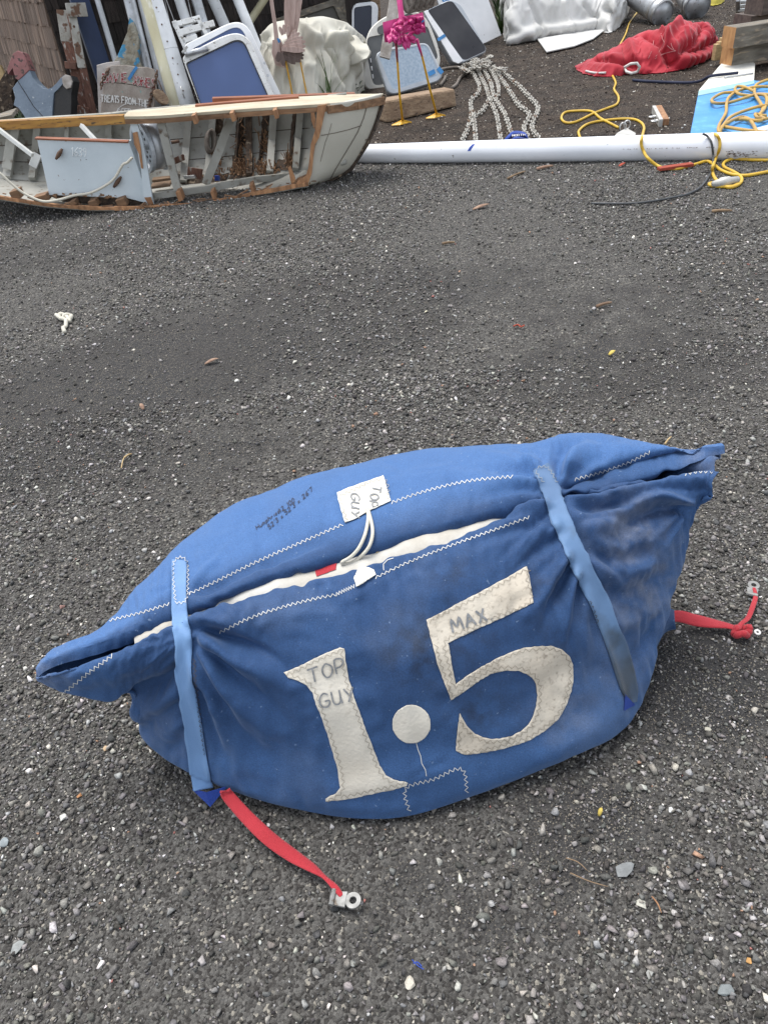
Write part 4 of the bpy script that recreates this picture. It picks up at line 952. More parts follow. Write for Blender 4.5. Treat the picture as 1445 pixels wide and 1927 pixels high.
P3 = [[gp(1232, 1180, .12), gp(1225, 1215, .09), gp(1218, 1250, .02)], [gp(1246, 1128, .14), gp(1240, 1180, .10), gp(1232, 1225, .012)], [gp(1258, 1142, .12), gp(1256, 1170, .085), gp(1250, 1192, .014)], [gp(1268, 1148, .085), gp(1269, 1166, .065), gp(1271, 1184, .03)]]
mb = MB(); A = loft(P3, 6, 6); mb.grid([[Vector(p) for p in r] for r in A]); cp = mb.build('corner_tab', BLUE, bag, True); thick(cp, .012)
tie2 = webbing([gq(1258, 1160, .06, 20, (.1, -.9, .7)), gq(1280, 1160, .05, 22, (.1, -.8, .8)), gq(1308, 1167, .035, 23, (.1, -.6, 1)), gq(1345, 1173, .026, 21), gq(1372, 1178, .026, 13), gq(1392, 1186, .028, 13)], 'tie_webbing', bag)
webb3 = webbing([gq(1388, 1182, .03, 11), gq(1396, 1172, .03, 8, (.6, .3, 1)), gq(1407, 1162, .024, 9), gq(1416, 1140, .024, 9), gq(1421, 1122, .022, 8), gq(1418, 1106, .022, 6)], 'tie_tail', tie2)
kc = gp(1395, 1188, .022); mb = MB()
P = [kc+Vector((math.cos(t)*.019*(1+.25*math.sin(2*t)), math.sin(t)*.013, .006*math.sin(3*t+.5))) for t in np.linspace(0, 12.0, 60)]
mb.tube(P, [.0085+.002*math.sin(i*.9) for i in range(60)], 8); mb.build('knot', REDW, tie2, True)
clip(gp(1416, 1108, .02), rad(58), .058, tie2)
# the sail inside the bag, seen through the slit
g = []; W4, W5 = Waves(31, 26.), Waves(32, 70.)
for i in range(0, 131):
    t = 3.0+(13.3-3.0)*i/130; r0 = cr([r[1] for r in rows], t); r1 = cr([r[12] for r in rows], t); row = []
    for j in range(17):
        f = -.12+1.24*j/16; p = r0+(r1-r0)*f; x = np.array([tuple(p)]); z = -.019-.01*abs(f-.5)**1.5*2; z += float(W4(x)[0])*.0035+float(W5(x)[0])*.0016
        row.append(p+Vector((0, 0, z-.045*max(0, abs(f-.5)-.5)*4)))
    g.append(row)
mb = MB(); mb.grid(g); sail = thing('packed_sail', 'white sailcloth packed inside the blue bag, showing through its slit', 'sail', gp(700, 1200, .2))
clothb = mb.build('sailcloth', mat('packed_sailcloth', (.52, .51, .47), .6, (.40, .37, .31), 9, bump=.2, bscale=80), sail, True)
SX = [tuple(v) for v in mb.v]; TS = BVHTree.FromPolygons(SX, mb.f)
mb = patch(TS, [(592, 1068), (596, 1050), (640, 1032), (634, 1062), (632, 1072), (596, 1086)], .002, 5); mb.build('red_panel', REDW, sail, True)
mb = patch(TS, [(702, 1022), (716, 1016), (722, 1034), (708, 1042)], .002, 5); mb.build('tan_panel', mat('tan_cloth', (.52, .40, .20), .8), sail, True)

# ------------------------------------------------------------------ shed behind the junk
WC = gp(148, 205); WL = Vector((-.49, .87, 0)).normalized(); WR = Vector((.80, .60, 0)).normalized()
def shingle_wall(o, d, L, Hh, out, seed, course=.165):
    """overlapping courses of tapered shingles with gaps and uneven butts"""
    r = random.Random(seed); mb = MB(); z = -.05
    mb.slab([o, o+d*L, o+d*L+Vector((0, 0, Hh)), o+Vector((0, 0, Hh))], out, .05)
    k = 0
    while z < Hh:
        x = -r.uniform(0, .08)
        while x < L:
            wd = r.uniform(.06, .17); a, b = max(x+.003, 0), min(x+wd-.003, L)
            if b-a > .01:
                dz = r.uniform(-.012, .006); t = r.uniform(.016, .026); z0, z1 = z+dz, z+course*1.55
                p = [o+d*a+Vector((0, 0, z0))+out*(t+.012), o+d*b+Vector((0, 0, z0))+out*(t+.012), o+d*b+Vector((0, 0, z1))+out*.004, o+d*a+Vector((0, 0, z1))+out*.004]
                q = [o+d*a+Vector((0, 0, z0))+out*.008, o+d*b+Vector((0, 0, z0))+out*.008]
                mb.add(p+q, [(0, 1, 2, 3), (4, 5, 1, 0), (4, 0, 3), (5, 2, 1)])
            x += wd
        z += course; k += 1
    return mb
shed = thing('shingled_shed', 'weathered cedar shingle shed behind the heap of boat parts', 'shed', WC)
OL = Vector((-.87, -.49, 0)).normalized(); OR = Vector((.60, -.80, 0)).normalized()
sw = shingle_wall(WC, WL, 4.5, 2.6, OL, 1, .235).build('wall', M['shingle'], shed); sw['label'] = 'brown shingle wall'
sw2 = shingle_wall(WC, WR, 4.2, 2.6, OR, 2, .22).build('wall', M['shingle_shade'], shed); sw2['label'] = 'shingle wall with its shade put into the colour'
mb = MB(); e = Vector((0, 0, 2.55))
mb.slab([WC+OL*.6-WR*.1+e, WC+WR*5.4+OR*1.5+e, WC+WR*5.4+WL*4.5+e+Vector((0, 0, .9)), WC+WL*4.6+OL*.6+e], Vector((0, 0, 1)), .12)
mb.slab([WC+OL*.3+OR*1.5+e+Vector((0, 0, .01)), WC+WR*5.4+OR*1.5+e+Vector((0, 0, .01)), WC+WR*5.4+e+Vector((0, 0, .3)), WC+OL*.3+e+Vector((0, 0, .3))], Vector((0, 0, 1)), .1); mb.build('shade_roof', M['shade_roof'], shed)  # deep unseen eave, added to shade the right wall
mb = MB(); pb = WC+WR*4.32; pb.z = 0
mb.box(pb+Vector((0, 0, 1.3)), WR*.09, OR*.09, Vector((0, 0, 1.32))); mb.build('post', M['timber'], shed)
mb = MB(); bk = WC+WR*4.5-OR*1.6; mb.slab([bk+WR*-.4, bk+WR*1.9, bk+WR*1.9+Vector((0, 0, 2.5)), bk+WR*-.4+Vector((0, 0, 2.5))], OR, .06); mb.build('back_boarding', M['shingle_shade'], shed)

# ------------------------------------------------------------------ leaning poles
def pole(name, label, base, top, wpx, m, dback=.35, taper=1., group=None, n=14, holes=None, ext=1.1):
    """base: photo pixel of the foot (hidden behind the boat); top: another pixel along the pole; leans back by dback metres between them"""
    b = gp(*base); b.z = .02; t = py(top[0], top[1], b.y+dback); d = (t-b)
    e_ = b+d*(1+ext/d.length); r = wpx*.5*mpp((b+t)/2)
    o = MB(); pts = [b+(e_-b)*i/6 for i in range(7)]; o.tube(pts, [r*(1+(taper-1)*i/6) for i in range(7)], n)
    ob = o.build(name, m, None, True); tag(ob, label, 'pole', group); return b, d.normalized(), r, ob
GRP = 'poles and spars leaning on the shed'
plank_b = gp(222, 218); pl_t = py(140, -30, plank_b.y+.5); dd = (pl_t-plank_b).normalized()
mb = MB(); mb.bar(plank_b, plank_b+dd*2.2, .22, .04, up=OR); tag(mb.build('plank', M['navy'], bevel=.004), 'dark navy blue plank leaning on the shed behind the weathered post', 'plank', GRP)
pole('pole', 'thin white pole rising behind the carved sign board', (247, 214), (184, 0), 11, M['alup'], .45, .85, GRP)
pole('pole', 'dull grey round pole to the left of the yellowed spar', (302, 232), (244, 0), 21, M['alu'], .45, 1, GRP)
pole('pole', 'pitted white pole half hidden behind the yellowed spar', (322, 226), (268, 0), 17, M['alup'], .42, 1, GRP)
b_, d_, r_, ob_ = pole('spar', 'yellowed fibreglass spar standing right of the carved sign', (342, 240), (277, 0), 23, M['yelspar'], .40, 1, GRP)
# the big white mast section with rivet holes
mb_b = gp(364, 236); mt = py(288, 0, mb_b.y+.42); md = (mt-mb_b).normalized(); mr_ = 17*mpp(mb_b)
mast = thing('mast', 'thick white mast section with a row of rivet holes, left of blue hatch', 'mast', mb_b, GRP)
mb = MB(); mb.tube([mb_b+md*t for t in np.linspace(0, 2.3, 8).tolist()], mr_, 20); mb.build('tube', M['alup'], mast, True)
mb = MB(); mb.tube([mb_b+md*.72, mb_b+md*.725], mr_*1.015, 20); mb.build('collar', M['alu'], mast, True)
vw = (CAM-mb_b).normalized(); sdv = md.cross(vw).normalized(); nv_ = sdv.cross(md).normalized()
for k in range(8):
    c = mb_b+md*(.16+.155*k)+nv_*mr_*.985+sdv*mr_*.12; mb = MB()
    mb.tube([c-nv_*.004, c+nv_*.003], .0085, 8); mb.build('rivet', M['rust'], mast)
c = mb_b+md*.30+nv_*mr_; mb = MB(); mb.tube([c+md*.05, c+md*.05+nv_*.035, c-md*.05+nv_*.035, c-md*.05], .006, 6); mb.build('shackle', M['steel'], mast, True)
pole('pole', 'slim silver tube directly right of the riveted mast', (404, 204), (338, 0), 19, M['alup'], .35, .95, GRP)
pole('pole', 'grey tapered pole with a cord lashed round its foot', (428, 196), (370, 0), 19, M['alu'], .2, .9, GRP)
pole('pole', 'plain silver tube ending above the blue hatch', (482, 182), (402, 0), 20, M['alup'], .2, 1, GRP)
pole('spar', 'long pale grey spar running behind the blue hatch edge', (524, 188), (448, 0), 19, M['alup'], .45, .9, GRP)
pole('pole', 'short cream pole tilted the other way by the dark windows', (400, 150), (497, 0), 13, M['yelspar'], .1, 1, GRP)
for k, (b, t) in enumerate((((318, 35), (308, -10)), ((363, 40), (352, -10)), ((336, 60), (312, -5)))):
    b3 = gp(b[0], b[1]+150); b3 = py(b[0], b[1], b3.y+.25); t3 = py(t[0], t[1], b3.y+.1); d3 = (t3-b3).normalized()
    g3 = b3-d3*(b3.z/d3.z); mb = MB(); mb.tube([g3, b3+d3*.8], .006, 6)
    tag(mb.build('rigging_wire', M['steel'], None, True), ['thin stay wire between riveted mast and silver tube', 'thin pale wire right of the slim silver tube', 'second slack wire close behind the riveted mast'][k], 'wire')

# weathered rudder post (two long timbers with a cross head and straps)
rp = thing('rudder_post', 'tall red-brown weathered timber post with peeling white head against shingles', 'post', gp(172, 226))
def tb(name, px0, px1, wpx, Y0, Y1, m, par, th=.05, bev=.006):
    a, b = py(*px0, Y0), py(*px1, Y1); mb = MB(); d = (b-a).normalized(); v = (CAM-a).normalized(); s = d.cross(v).normalized(); u = s.cross(d)
    mb.box((a+b)/2-u*th/2, d*(b-a).length/2, s*wpx*mpp((a+b)/2)/2, u*th/2); return mb.build(name, m, par, bevel=bev)
Yp = gp(172, 226).y-.06
tb('lower_timber', (167, 222), (124, 62), 21, Yp, Yp+.22, M['rustw'], rp, .09); tb('upper_timber', (126, 78), (117, 18), 20, Yp+.19, Yp+.29, M['peeled'], rp, .1)
tb('side_timber', (178, 222), (132, 20), 14, Yp-.03, Yp+.25, M['rustw'], rp, .06); tb('side_head', (155, 128), (136, 24), 15, Yp+.08, Yp+.22, M['peeled'], rp, .075)
tb('cross_head', (126, 19), (164, 18), 22, Yp+.16, Yp+.22, M['peeled'], rp, .16)
tb('strap_band', (122, 122), (143, 124), 12, Yp+.05, Yp+.05, M['rustw'], rp, .12); tb('strap_band', (146, 205), (168, 210), 13, Yp-.04, Yp-.04, M['rustw'], rp, .12)
for q in ((140, 50), (146, 86), (160, 157)):
    c = py(*q, Yp+.02); mb = MB(); mb.tube([c, c+(CAM-c).normalized()*.03], .014, 8); mb.build('bolt', M['rust'], rp)

# grey-blue forked timber with a red horn
ft = thing('forked_timber', 'cracked grey-blue painted forked timber with a faded red horn', 'boat timber', gp(90, 235))
P0 = gp(80, 252); n0 = Vector((-.25, -1, .3)).normalized()
def psl(poly, P0, n, th, bev, name, m, par, off=0., smooth_=0, sm=False):
    pts = [onp(x, y, P0, n)+n*off for x, y in (smoothpoly(poly, smooth_) if smooth_ else poly)]
    mb = MB(); mb.slab(pts, n, th, bev); return mb.build(name, m, par, sm)
psl([(56, 132), (62, 146), (72, 158), (82, 166), (92, 167), (100, 164), (108, 156), (116, 146), (122, 141), (128, 142), (124, 152), (112, 166), (102, 176), (100, 200), (98, 240), (55, 240), (48, 222), (36, 204), (26, 198), (29, 184), (24, 166), (34, 152), (46, 142)], P0, n0, .10, .008, 'body', M['steelblue'], ft, 0, 0)
psl([(14, 132), (18, 118), (26, 100), (34, 95), (44, 99), (50, 112), (57, 131), (47, 141), (36, 151), (30, 148), (24, 128), (16, 140)], P0, n0, .105, .008, 'red_horn', M['redpeel'], ft, .004, 0)
psl([(116, 146), (124, 140), (133, 142), (138, 152), (136, 166), (134, 176), (134, 196), (132, 236), (99, 236), (101, 205), (102, 182), (104, 168), (112, 164), (116, 156)], P0, n0, .12, .008, 'black_end', M['black'], ft, -.012, 0)
psl([(117, 146), (124, 140), (133, 143), (137, 154), (134, 165), (126, 168), (120, 162), (118, 154)], P0, n0, .02, .006, 'bare_end', M['lightwood'], ft, .004, 0)
mb = MB(); mb.tube([onp(x, y, P0, n0)+n0*.002 for x, y in ((34, 152), (48, 174), (64, 200), (86, 224))], .004, 5); mb.build('crack', M['black'], ft)
P1 = gp(10, 240); n1 = Vector((-.1, -1, .15)).normalized()
tag(psl([(-18, 232), (-10, 190), (0, 152), (18, 124), (26, 132), (30, 150), (22, 176), (26, 200), (20, 236)], P1, n1, .08, .006, 'broken_timber', M['grub'], None), 'charred broken timber at the far left edge beside forked timber', 'timber')
tag(psl([(-22, 190), (-14, 138), (0, 122), (8, 138), (4, 166), (-2, 190)], P1+Vector((0, .18, 0)), n1, .05, .004, 'ochre_board', M['pinewood'], None), 'small ochre wood edge at the left margin by the shingles', 'board')
a = gp(8, 236); mb = MB(); p4 = [py(-20, 220, 6.95), py(32, 203, 7.1), py(22, 216, 6.85), py(-20, 226, 6.8)]
mb.slab(p4, Vector((0, -.5, 1)), .03, .003); tag(mb.build('short_board', M['timber'], None), 'short grey board end resting behind the rail at left', 'board')
mb = MB()
for k in range(120):
    c = gp(random.uniform(-10, 60), random.uniform(225, 250)); h = random.uniform(.05, .22); a = random.uniform(0, 6.28); tip = c+Vector((math.cos(a)*.08, math.sin(a)*.08, h)); s = Vector((-math.sin(a), math.cos(a), 0))*.012
    mb.add([c-s*.4, c+s*.4, (c+tip)/2+s, tip, (c+tip)/2-s], [(0, 1, 2, 3, 4)])
o = mb.build('undergrowth', M['leafm'], None); tag(o, 'dark weeds at the foot of the shingle wall', None, None, 'stuff')

# flaking keel and the carved sign
P2 = gp(225, 246); n2 = Vector((.1, -1, .28)).normalized()
tag(psl([(206, 130), (221, 105), (226, 94), (240, 60), (244, 32), (252, 40), (262, 70), (262, 110), (276, 150), (276, 240), (215, 240)], P2, n2, .12, .01, 'flaking_fin', M['keel'], None), 'flaking fibreglass fin with blue paint patches behind the sign', 'boat fin')
sg = thing('sign_board', 'carved wooden sign reading DAVIE JONES with chains, behind the rail', 'sign', gp(240, 250))
P3_ = gp(240, 258)+Vector((0, -.02, 0)); n3 = Vector((.12, -1, .16)).normalized()
psl([(181, 122), (200, 117), (224, 114), (226, 128), (200, 132), (196, 240), (186, 240)], P3_, n3, .05, .006, 'back_board', M['signedge'], sg, -.05)
psl([(199, 128), (210, 123), (236, 122), (258, 126), (276, 126), (290, 130), (296, 146), (294, 170), (291, 200), (289, 245), (190, 245), (190, 205), (196, 160)], P3_, n3, .045, .005, 'face_board', M['signw'], sg)
for q in (((194, 153), (240, 158), (284, 166)), ((189, 186), (240, 192), (282, 197))):
    mb = MB(); mb.tube([onp(x, y, P3_, n3)+n3*.001 for x, y in q], .003, 5); mb.build('board_gap', M['grub'], sg)
def signtext(lines, wpx, m, par, off=.008, P=P3_, n=n3, name='lettering'):
    mb = MB(); hw = wpx/2
    for ln in lines:
        for i in range(len(ln)-1):
            a, b = onp(*ln[i], P, n)+n*off, onp(*ln[i+1], P, n)+n*off
            if (b-a).length > 1e-5: mb.bar(a-(b-a).normalized()*.002, b+(b-a).normalized()*.002, wpx*mpp(a), .008, up=n)
    return mb.build(name, m, par)
def along(text, pts, hh, sl=.05):
    """letters spaced along a polyline given as one pixel anchor per letter"""
    out = []
    for ch, (x, y, w_) in zip(text, pts):
        if ch == ' ': continue
        mx = max(p[0] for s in GL[ch] for p in s) or .4
        for s in GL[ch]: out.append([(x+a/mx*w_, y-b*hh+a*w_*.12) for a, b in s])
    return out
DJ = along('DAVIE JONES', [(194, 155, 9), (204, 155, 9), (215, 154, 8), (226, 154, 4), (232, 154, 6.5), (0, 0, 0), (249, 158, 6), (257, 160, 8), (267, 162, 8), (277, 164, 6), (286, 165, 6)], 16)
for w_ in ([l for l in DJ if l[0][0] < 245], [l for l in DJ if l[0][0] > 245]): signtext(w_, 3.7, M['signwhite'], sg, .006); signtext(w_, 2.2, M['signred'], sg, .011)
TF = along('TREATS FROM THE', [(191, 191, 5), (198, 192, 4.5), (204, 192, 4.5), (210, 192, 5), (216, 193, 5), (220, 193, 4.5), (0, 0, 0), (230, 194, 4.5), (237, 195, 4.5), (243, 196, 5), (250, 197, 6), (0, 0, 0), (261, 199, 5), (268, 200, 5), (275, 201, 4.5)], 12.5)
for a, b in ((0, 226), (227, 258), (259, 400)): signtext([l for l in TF if a < l[0][0] < b], 1.8, M['signwhite'], sg)
signtext(along('DEEP', [(223, 217, 5), (230, 217, 5), (236, 217, 5), (242, 217, 5)], 12.5), 1.5, M['signwhite'], sg)
signtext([[(250+31*math.cos(t), 216-22*math.sin(t)) for t in np.linspace(.05, 3.09, 18).tolist()]], 1., M['signwhite'], sg, name='carved_arc')
signtext([[(258, 126), (250, 138), (243, 150)]], 5, M['bluetape'], sg, .01, name='tape_strip')
def chainlinks(P, L, wire, mb, minor=5, major=8, wfac=.62, alt=True):
    """oval links set end to end along polyline P"""
    D = [0.]
    for i in range(1, len(P)): D.append(D[-1]+(P[i]-P[i-1]).length)
    def at_(s):
        s = min(max(s, 0), D[-1]-1e-6)
        for i in range(1, len(D)):
            if D[i] >= s: return P[i-1]+(P[i]-P[i-1])*((s-D[i-1])/max(D[i]-D[i-1], 1e-9))
        return P[-1]
    pitch = L*.72; k = 0; s = 0.
    while s < D[-1]:
        a, b = at_(s-L*.3), at_(s+L*.3); t = (b-a)
        if t.length < 1e-6: s += pitch; continue
        t.normalize(); up = Vector((0, 0, 1)); sd2 = t.cross(up)
        if sd2.length < .1: sd2 = t.cross(Vector((0, 1, 0)))
        sd2.normalize(); up = sd2.cross(t); ang = (rad(38) if k % 2 else rad(-38))+random.uniform(-.25, .25) if alt else (rad(90)*(k % 2))
        w_ = sd2*math.cos(ang)+up*math.sin(ang); c = at_(s)+Vector((0, 0, abs(math.sin(ang))*L*wfac*.42 if alt else 0))
        pts = [c+t*math.cos(q)*L*.5*(1 if abs(math.cos(q)) < .8 else .95)+w_*math.sin(q)*L*wfac*.5 for q in [6.2832*i/major for i in range(major)]]
        mb.tube(pts, wire, minor, cap=False, closed=True); s += pitch; k += 1
for k, pts in enumerate((((205, 132), (200, 142), (194, 150), (192, 160), (191, 168)), ((296, 136), (294, 150), (290, 165), (286, 178), (283, 192), (281, 206)))):
    mb = MB(); chainlinks([onp(x, y, P3_, n3)+n3*.012 for x, y in pts], .042, .007, mb, alt=False)
    tag(mb.build('rusty_chain', M['rust'], None, True), ['short rusty chain hanging from the left corner of the carved sign', 'longer rusty chain hanging at the right edge of the carved sign'][k], 'chain')
pu = thing('pulley_block', 'old wooden pulley block hanging right of the carved sign', 'pulley block', onp(303, 185, P3_, n3))
c = onp(304, 183, P3_, n3)+n3*.05; ax = Vector((.55, -.75, .25)).normalized()
e1 = ax.orthogonal().normalized(); e2 = ax.cross(e1)
for k in (-1, 1):
    mb = MB(); q = [c+ax*.022*k+(e1*math.cos(t)*.055+e2*math.sin(t)*.085) for t in [6.2832*i/18 for i in range(18)]]; mb.slab(q, ax*k, .018, .004); mb.build('cheek', M['block'], pu)
mb = MB(); mb.tube([c-ax*.012, c+ax*.012], .045, 16); mb.build('sheave', M['rust'], pu, True)
mb = MB(); mb.tube([c+e2*.08, onp(302, 158, P3_, n3)+n3*.03, onp(298, 150, P3_, n3)+n3*.02], .006, 6); mb.build('hook', M['rust'], pu, True)

# ------------------------------------------------------------------ hatches and windows
def scale_poly(P, k, c=None, dx=0, dy=0):
    cx = sum(p[0] for p in P)/len(P); cy = sum(p[1] for p in P)/len(P); return [(cx+(x-cx)*k+dx, cy+(y-cy)*k+dy) for x, y in P]
def hatch(name, label, outer, pane, P0, n, th, fm, pm, rO, rP, rim=None, depth=.012, parts=()):
    """frame with an opening and a pane set into it"""
    h = thing(name, label, 'hatch', (P0.x, P0.y, 0), 'hatches leaning by the shed')
    oP = roundpoly(outer, rO, 6); iP = roundpoly(pane, rP, 6)
    c0 = (sum(p[0] for p in iP)/len(iP), sum(p[1] for p in iP)/len(iP))
    def radial(P, angs):
        out = []
        for a in angs:
            ux, uy = math.cos(a), math.sin(a); best = None
            for i in range(len(P)):
                (x1, y1), (x2, y2) = P[i-1], P[i]; ex, ey = x2-x1, y2-y1; den = ux*ey-uy*ex
                if abs(den) < 1e-9: continue
                t = ((x1-c0[0])*ey-(y1-c0[1])*ex)/den; u = ((x1-c0[0])*uy-(y1-c0[1])*ux)/den
                if t > 0 and -1e-6 <= u <= 1+1e-6 and (best is None or t > best): best = t
            best = best or 1.; out.append((c0[0]+ux*best, c0[1]+uy*best))
        return out
    angs = sorted(set(round(math.atan2(p[1]-c0[1], p[0]-c0[0]), 4) for p in oP+iP))
    oP, iP = radial(oP, angs), radial(iP, angs)
    oo = [onp(x, y, P0, n) for x, y in oP]; ii = [onp(x, y, P0, n) for x, y in iP]
    mb = MB(); cpt = sum(oo, Vector())/len(oo); bevel = .012
    ins = [p+(cpt-p).normalized()*bevel for p in oo]
    # rounded outer edge, face ring, reveal, back
    m_ = len(oo); b = 0; mb.v = [p for p in ii]+[p for p in ins]+[p-n*bevel for p in oo]+[p-n*th for p in oo]+[p-n*depth*1.6 for p in ii]
    for i in range(m_):
        j = (i+1) % m_
        for k, l in ((0, 1), (1, 2), (2, 3), (4, 0)): mb.f.append((k*m_+i, k*m_+j, l*m_+j, l*m_+i))
    mb.f.append(tuple(3*m_+i for i in range(m_))[::-1]); mb.build('frame', fm, h)
    mb = MB(); mb.slab([p-n*depth for p in [onp(x, y, P0, n) for x, y in roundpoly(scale_poly(pane, 1.01), rP, 6)]], n, .006); mb.build('pane', pm, h)
    if rim:
        o2 = [onp(x, y, P0, n)+n*.004 for x, y in scale_poly(iP, 1.0+rim)]; i2 = [onp(x, y, P0, n)+n*.004 for x, y in iP]
        mb = MB(); mb.ring(o2, i2, n, .01); mb.build('gasket', M['gasket'], h)
    return h
# big blue hatch left of the sail roll
PbH = gp(440, 236); nH = Vector((.10, -1, .42)).normalized()
hb = hatch('deck_hatch', 'large blue-paned hatch with chipped white frame behind the dinghy', [(342, 106), (436, 58), (468, 68), (532, 214), (400, 260)], [(352, 120), (455, 71), (512, 200), (420, 232), (388, 222)], PbH, nH, .07, M['hatchw'], M['pane'], [10, 40, 20, 10, 5], [5, 22, 4, 4, 4], rim=.03)
mb = MB(); mb.tube([onp(349, 104, PbH, nH)+nH*.025, onp(392, 92, PbH, nH)+nH*.025], .024, 10); mb.build('hinge_tube', M['alu'], hb, True)
mb = MB(); mb.bar(onp(344, 100, PbH, nH)+nH*.01, onp(353, 88, PbH, nH)+nH*.01, .02, .02); mb.build('latch', M['steel'], hb)
for q in ((498, 119), (504, 142)):
    c = onp(*q, PbH, nH); mb = MB(); mb.tube([c, c+nH*.012], .012, 8); mb.build('screw', M['alu'], hb)
P2H = PbH+Vector((.03, .14, 0))
hatch('deck_hatch', 'second blue hatch showing only its upper edge behind the large one', [(346, 84), (440, 38), (466, 46), (545, 210), (420, 250)], [(362, 92), (440, 50), (456, 54), (528, 202), (430, 236)], P2H, nH, .05, M['white'], M['pane'], [8, 26, 20, 10, 5], [6, 16, 14, 4, 4])
P4H = P2H+Vector((0, .22, 0))
fr_ = thing('metal_frame', 'white metal frame standing behind the silver tubes', 'metal_frame', P4H)  # open frame of white metal bars
for a, b, wd in (((326, 48), (378, 34), .05), ((340, 62), (404, 44), .06), ((344, 78), (372, 70), .05), ((328, 40), (352, 96), .05), ((372, 34), (392, 70), .04)):
    mb = MB(); mb.bar(onp(*a, P4H, nH), onp(*b, P4H, nH), wd, .04, up=nH); mb.build('rail', M['hatchw'], fr_, bevel=.004)
# dark windows at the back
Pw = gp(520, 120)+Vector((0, .35, 0)); nw = Vector((.25, -1, .30)).normalized()
wf = thing('window_panel', 'dark blue-black triple window leaning under the added shed eave', 'window', (Pw.x, Pw.y, 0))
psl([(430, -40), (448, -48), (588, -44), (600, 18), (545, 60), (440, 66)], Pw, nw, .03, .004, 'pane', M['panenavy'], wf)
for a, b in (((492, -40), (504, 58)), ((520, -40), (532, 40)), ((578, -44), (592, 20))):
    mb = MB(); mb.bar(onp(*a, Pw, nw)+nw*.012, onp(*b, Pw, nw)+nw*.012, .028, .016, up=nw); mb.build('bar', M['hatchg'], wf)
mb = MB(); mb.tube([onp(x, y, Pw, nw)+nw*.02 for x, y in ((436, 60), (431, 30), (434, 6), (448, -4), (470, -8))], .022, 8); mb.build('frame', M['alu'], wf, True)
gpnl = thing('framed_panel', 'grey wooden framed panel sloping down behind the sail roll', 'panel', gp(620, 100))
Pg = gp(600, 120)+Vector((0, .25, 0)); ng_ = Vector((.3, -1, .3)).normalized()
psl([(520, 60), (540, 34), (626, 2), (636, 20), (660, 70), (540, 90)], Pg, ng_, .02, .003, 'board', mat('khaki_board', (.115, .11, .095), .8, (.09, .085, .075), 5), gpnl)
for a, b in (((514, 44), (632, 4)), ((624, -4), (658, 66))):
    mb = MB(); mb.bar(onp(*a, Pg, ng_)+ng_*.02, onp(*b, Pg, ng_)+ng_*.02, .075, .04, up=ng_); mb.build('frame_bar', M['timber'], gpnl, bevel=.004)
# white hatch by the corner post
Pc = gp(690, 112); nc = Vector((.05, -1, .32)).normalized()
hatch('deck_hatch', 'upright white hatch with black pane in the gloom beside the shed post', [(662, 18), (668, 6), (704, 2), (712, 12), (707, 106), (662, 106)], [(666, 14), (700, 9), (698, 92), (666, 92)], Pc, nc, .06, M['white'], M['panenavy'], [8, 8, 8, 8, 4, 4], 6)
pst = thing('weathered_post', 'weathered grey timber post behind the round white hatch', 'post', gp(712, 96))
a = gp(712, 96)+Vector((0, .1, 0)); b = py(704, -30, a.y); mb = MB(); mb.bar(a, a+(b-a)*1.5, .13, .13); mb.build('shaft', M['block'], pst, bevel=.008)
pst2 = thing('driftwood_stake', 'short pale grey stake behind the pink sculpture neck', 'stake', gp(742, 110))
a = py(737, 34, 9.2); b = py(748, -30, 9.35); mb = MB(); mb.bar(a-(b-a)*1.2, b+(b-a)*.6, .11, .03, up=(0, -1, 0)); mb.build('board', M['lightwood'], pst2, bevel=.004)
# big round-topped cream hatch, grey-paned
Pr = gp(750, 158); nr = Vector((.12, -1, .42)).normalized()
hr = hatch('deck_hatch', 'round-topped cream hatch with dusty grey pane behind the pink sculpture', [(683, 160), (690, 60), (716, 34), (760, 17), (800, 24), (826, 88), (830, 128), (800, 140), (722, 172), (700, 172)], [(691, 70), (804, 48), (822, 100), (824, 110), (800, 120), (760, 140), (718, 160), (704, 160), (700, 150), (690, 100)], Pr, nr, .06, M['hatchcream'], M['panegrey'], [18, 22, 20, 30, 30, 24, 22, 10, 8, 16], 8)
psl(roundpoly([(708, 52), (770, 24), (782, 30), (778, 56), (712, 66)], 8), Pr, nr, .01, .002, 'port_pane', M['panegrey'], hr, .006)
for q in ((697, 110), (699, 125), (701, 140)):
    mb = MB(); mb.bar(onp(q[0], q[1], Pr, nr)+nr*.006, onp(q[0]+1, q[1]+8, Pr, nr)+nr*.006, .012, .012, up=nr); mb.build('hinge', M['white'], hr)
# grey hatch with speckled pale pane
Pq = gp(770, 176); nq = Vector((.12, -1, .50)).normalized()
hq = hatch('deck_hatch', 'grey-framed hatch with speckled pale blue pane behind the yellow legs', [(704, 98), (804, 78), (834, 140), (826, 152), (742, 178), (730, 174)], [(711, 102), (802, 83), (828, 141), (739, 170)], Pq, nq, .075, M['hatchg'], M['panelight'], [16, 14, 14, 8, 14, 8], 10, depth=.003)
for a, b in (((806, 140), (818, 134)), ((824, 128), (832, 138))):
    mb = MB(); mb.bar(onp(*a, Pq, nq)+nq*.004, onp(*b, Pq, nq)+nq*.004, .045, .002, up=nq); mb.build('tape_strip', M['bluetape'], hq)
mb = MB(); mb.bar(onp(726, 95, Pq, nq)+nq*.005, onp(745, 90, Pq, nq)+nq*.005, .02, .02, up=nq); mb.build('handle', M['white'], hq)
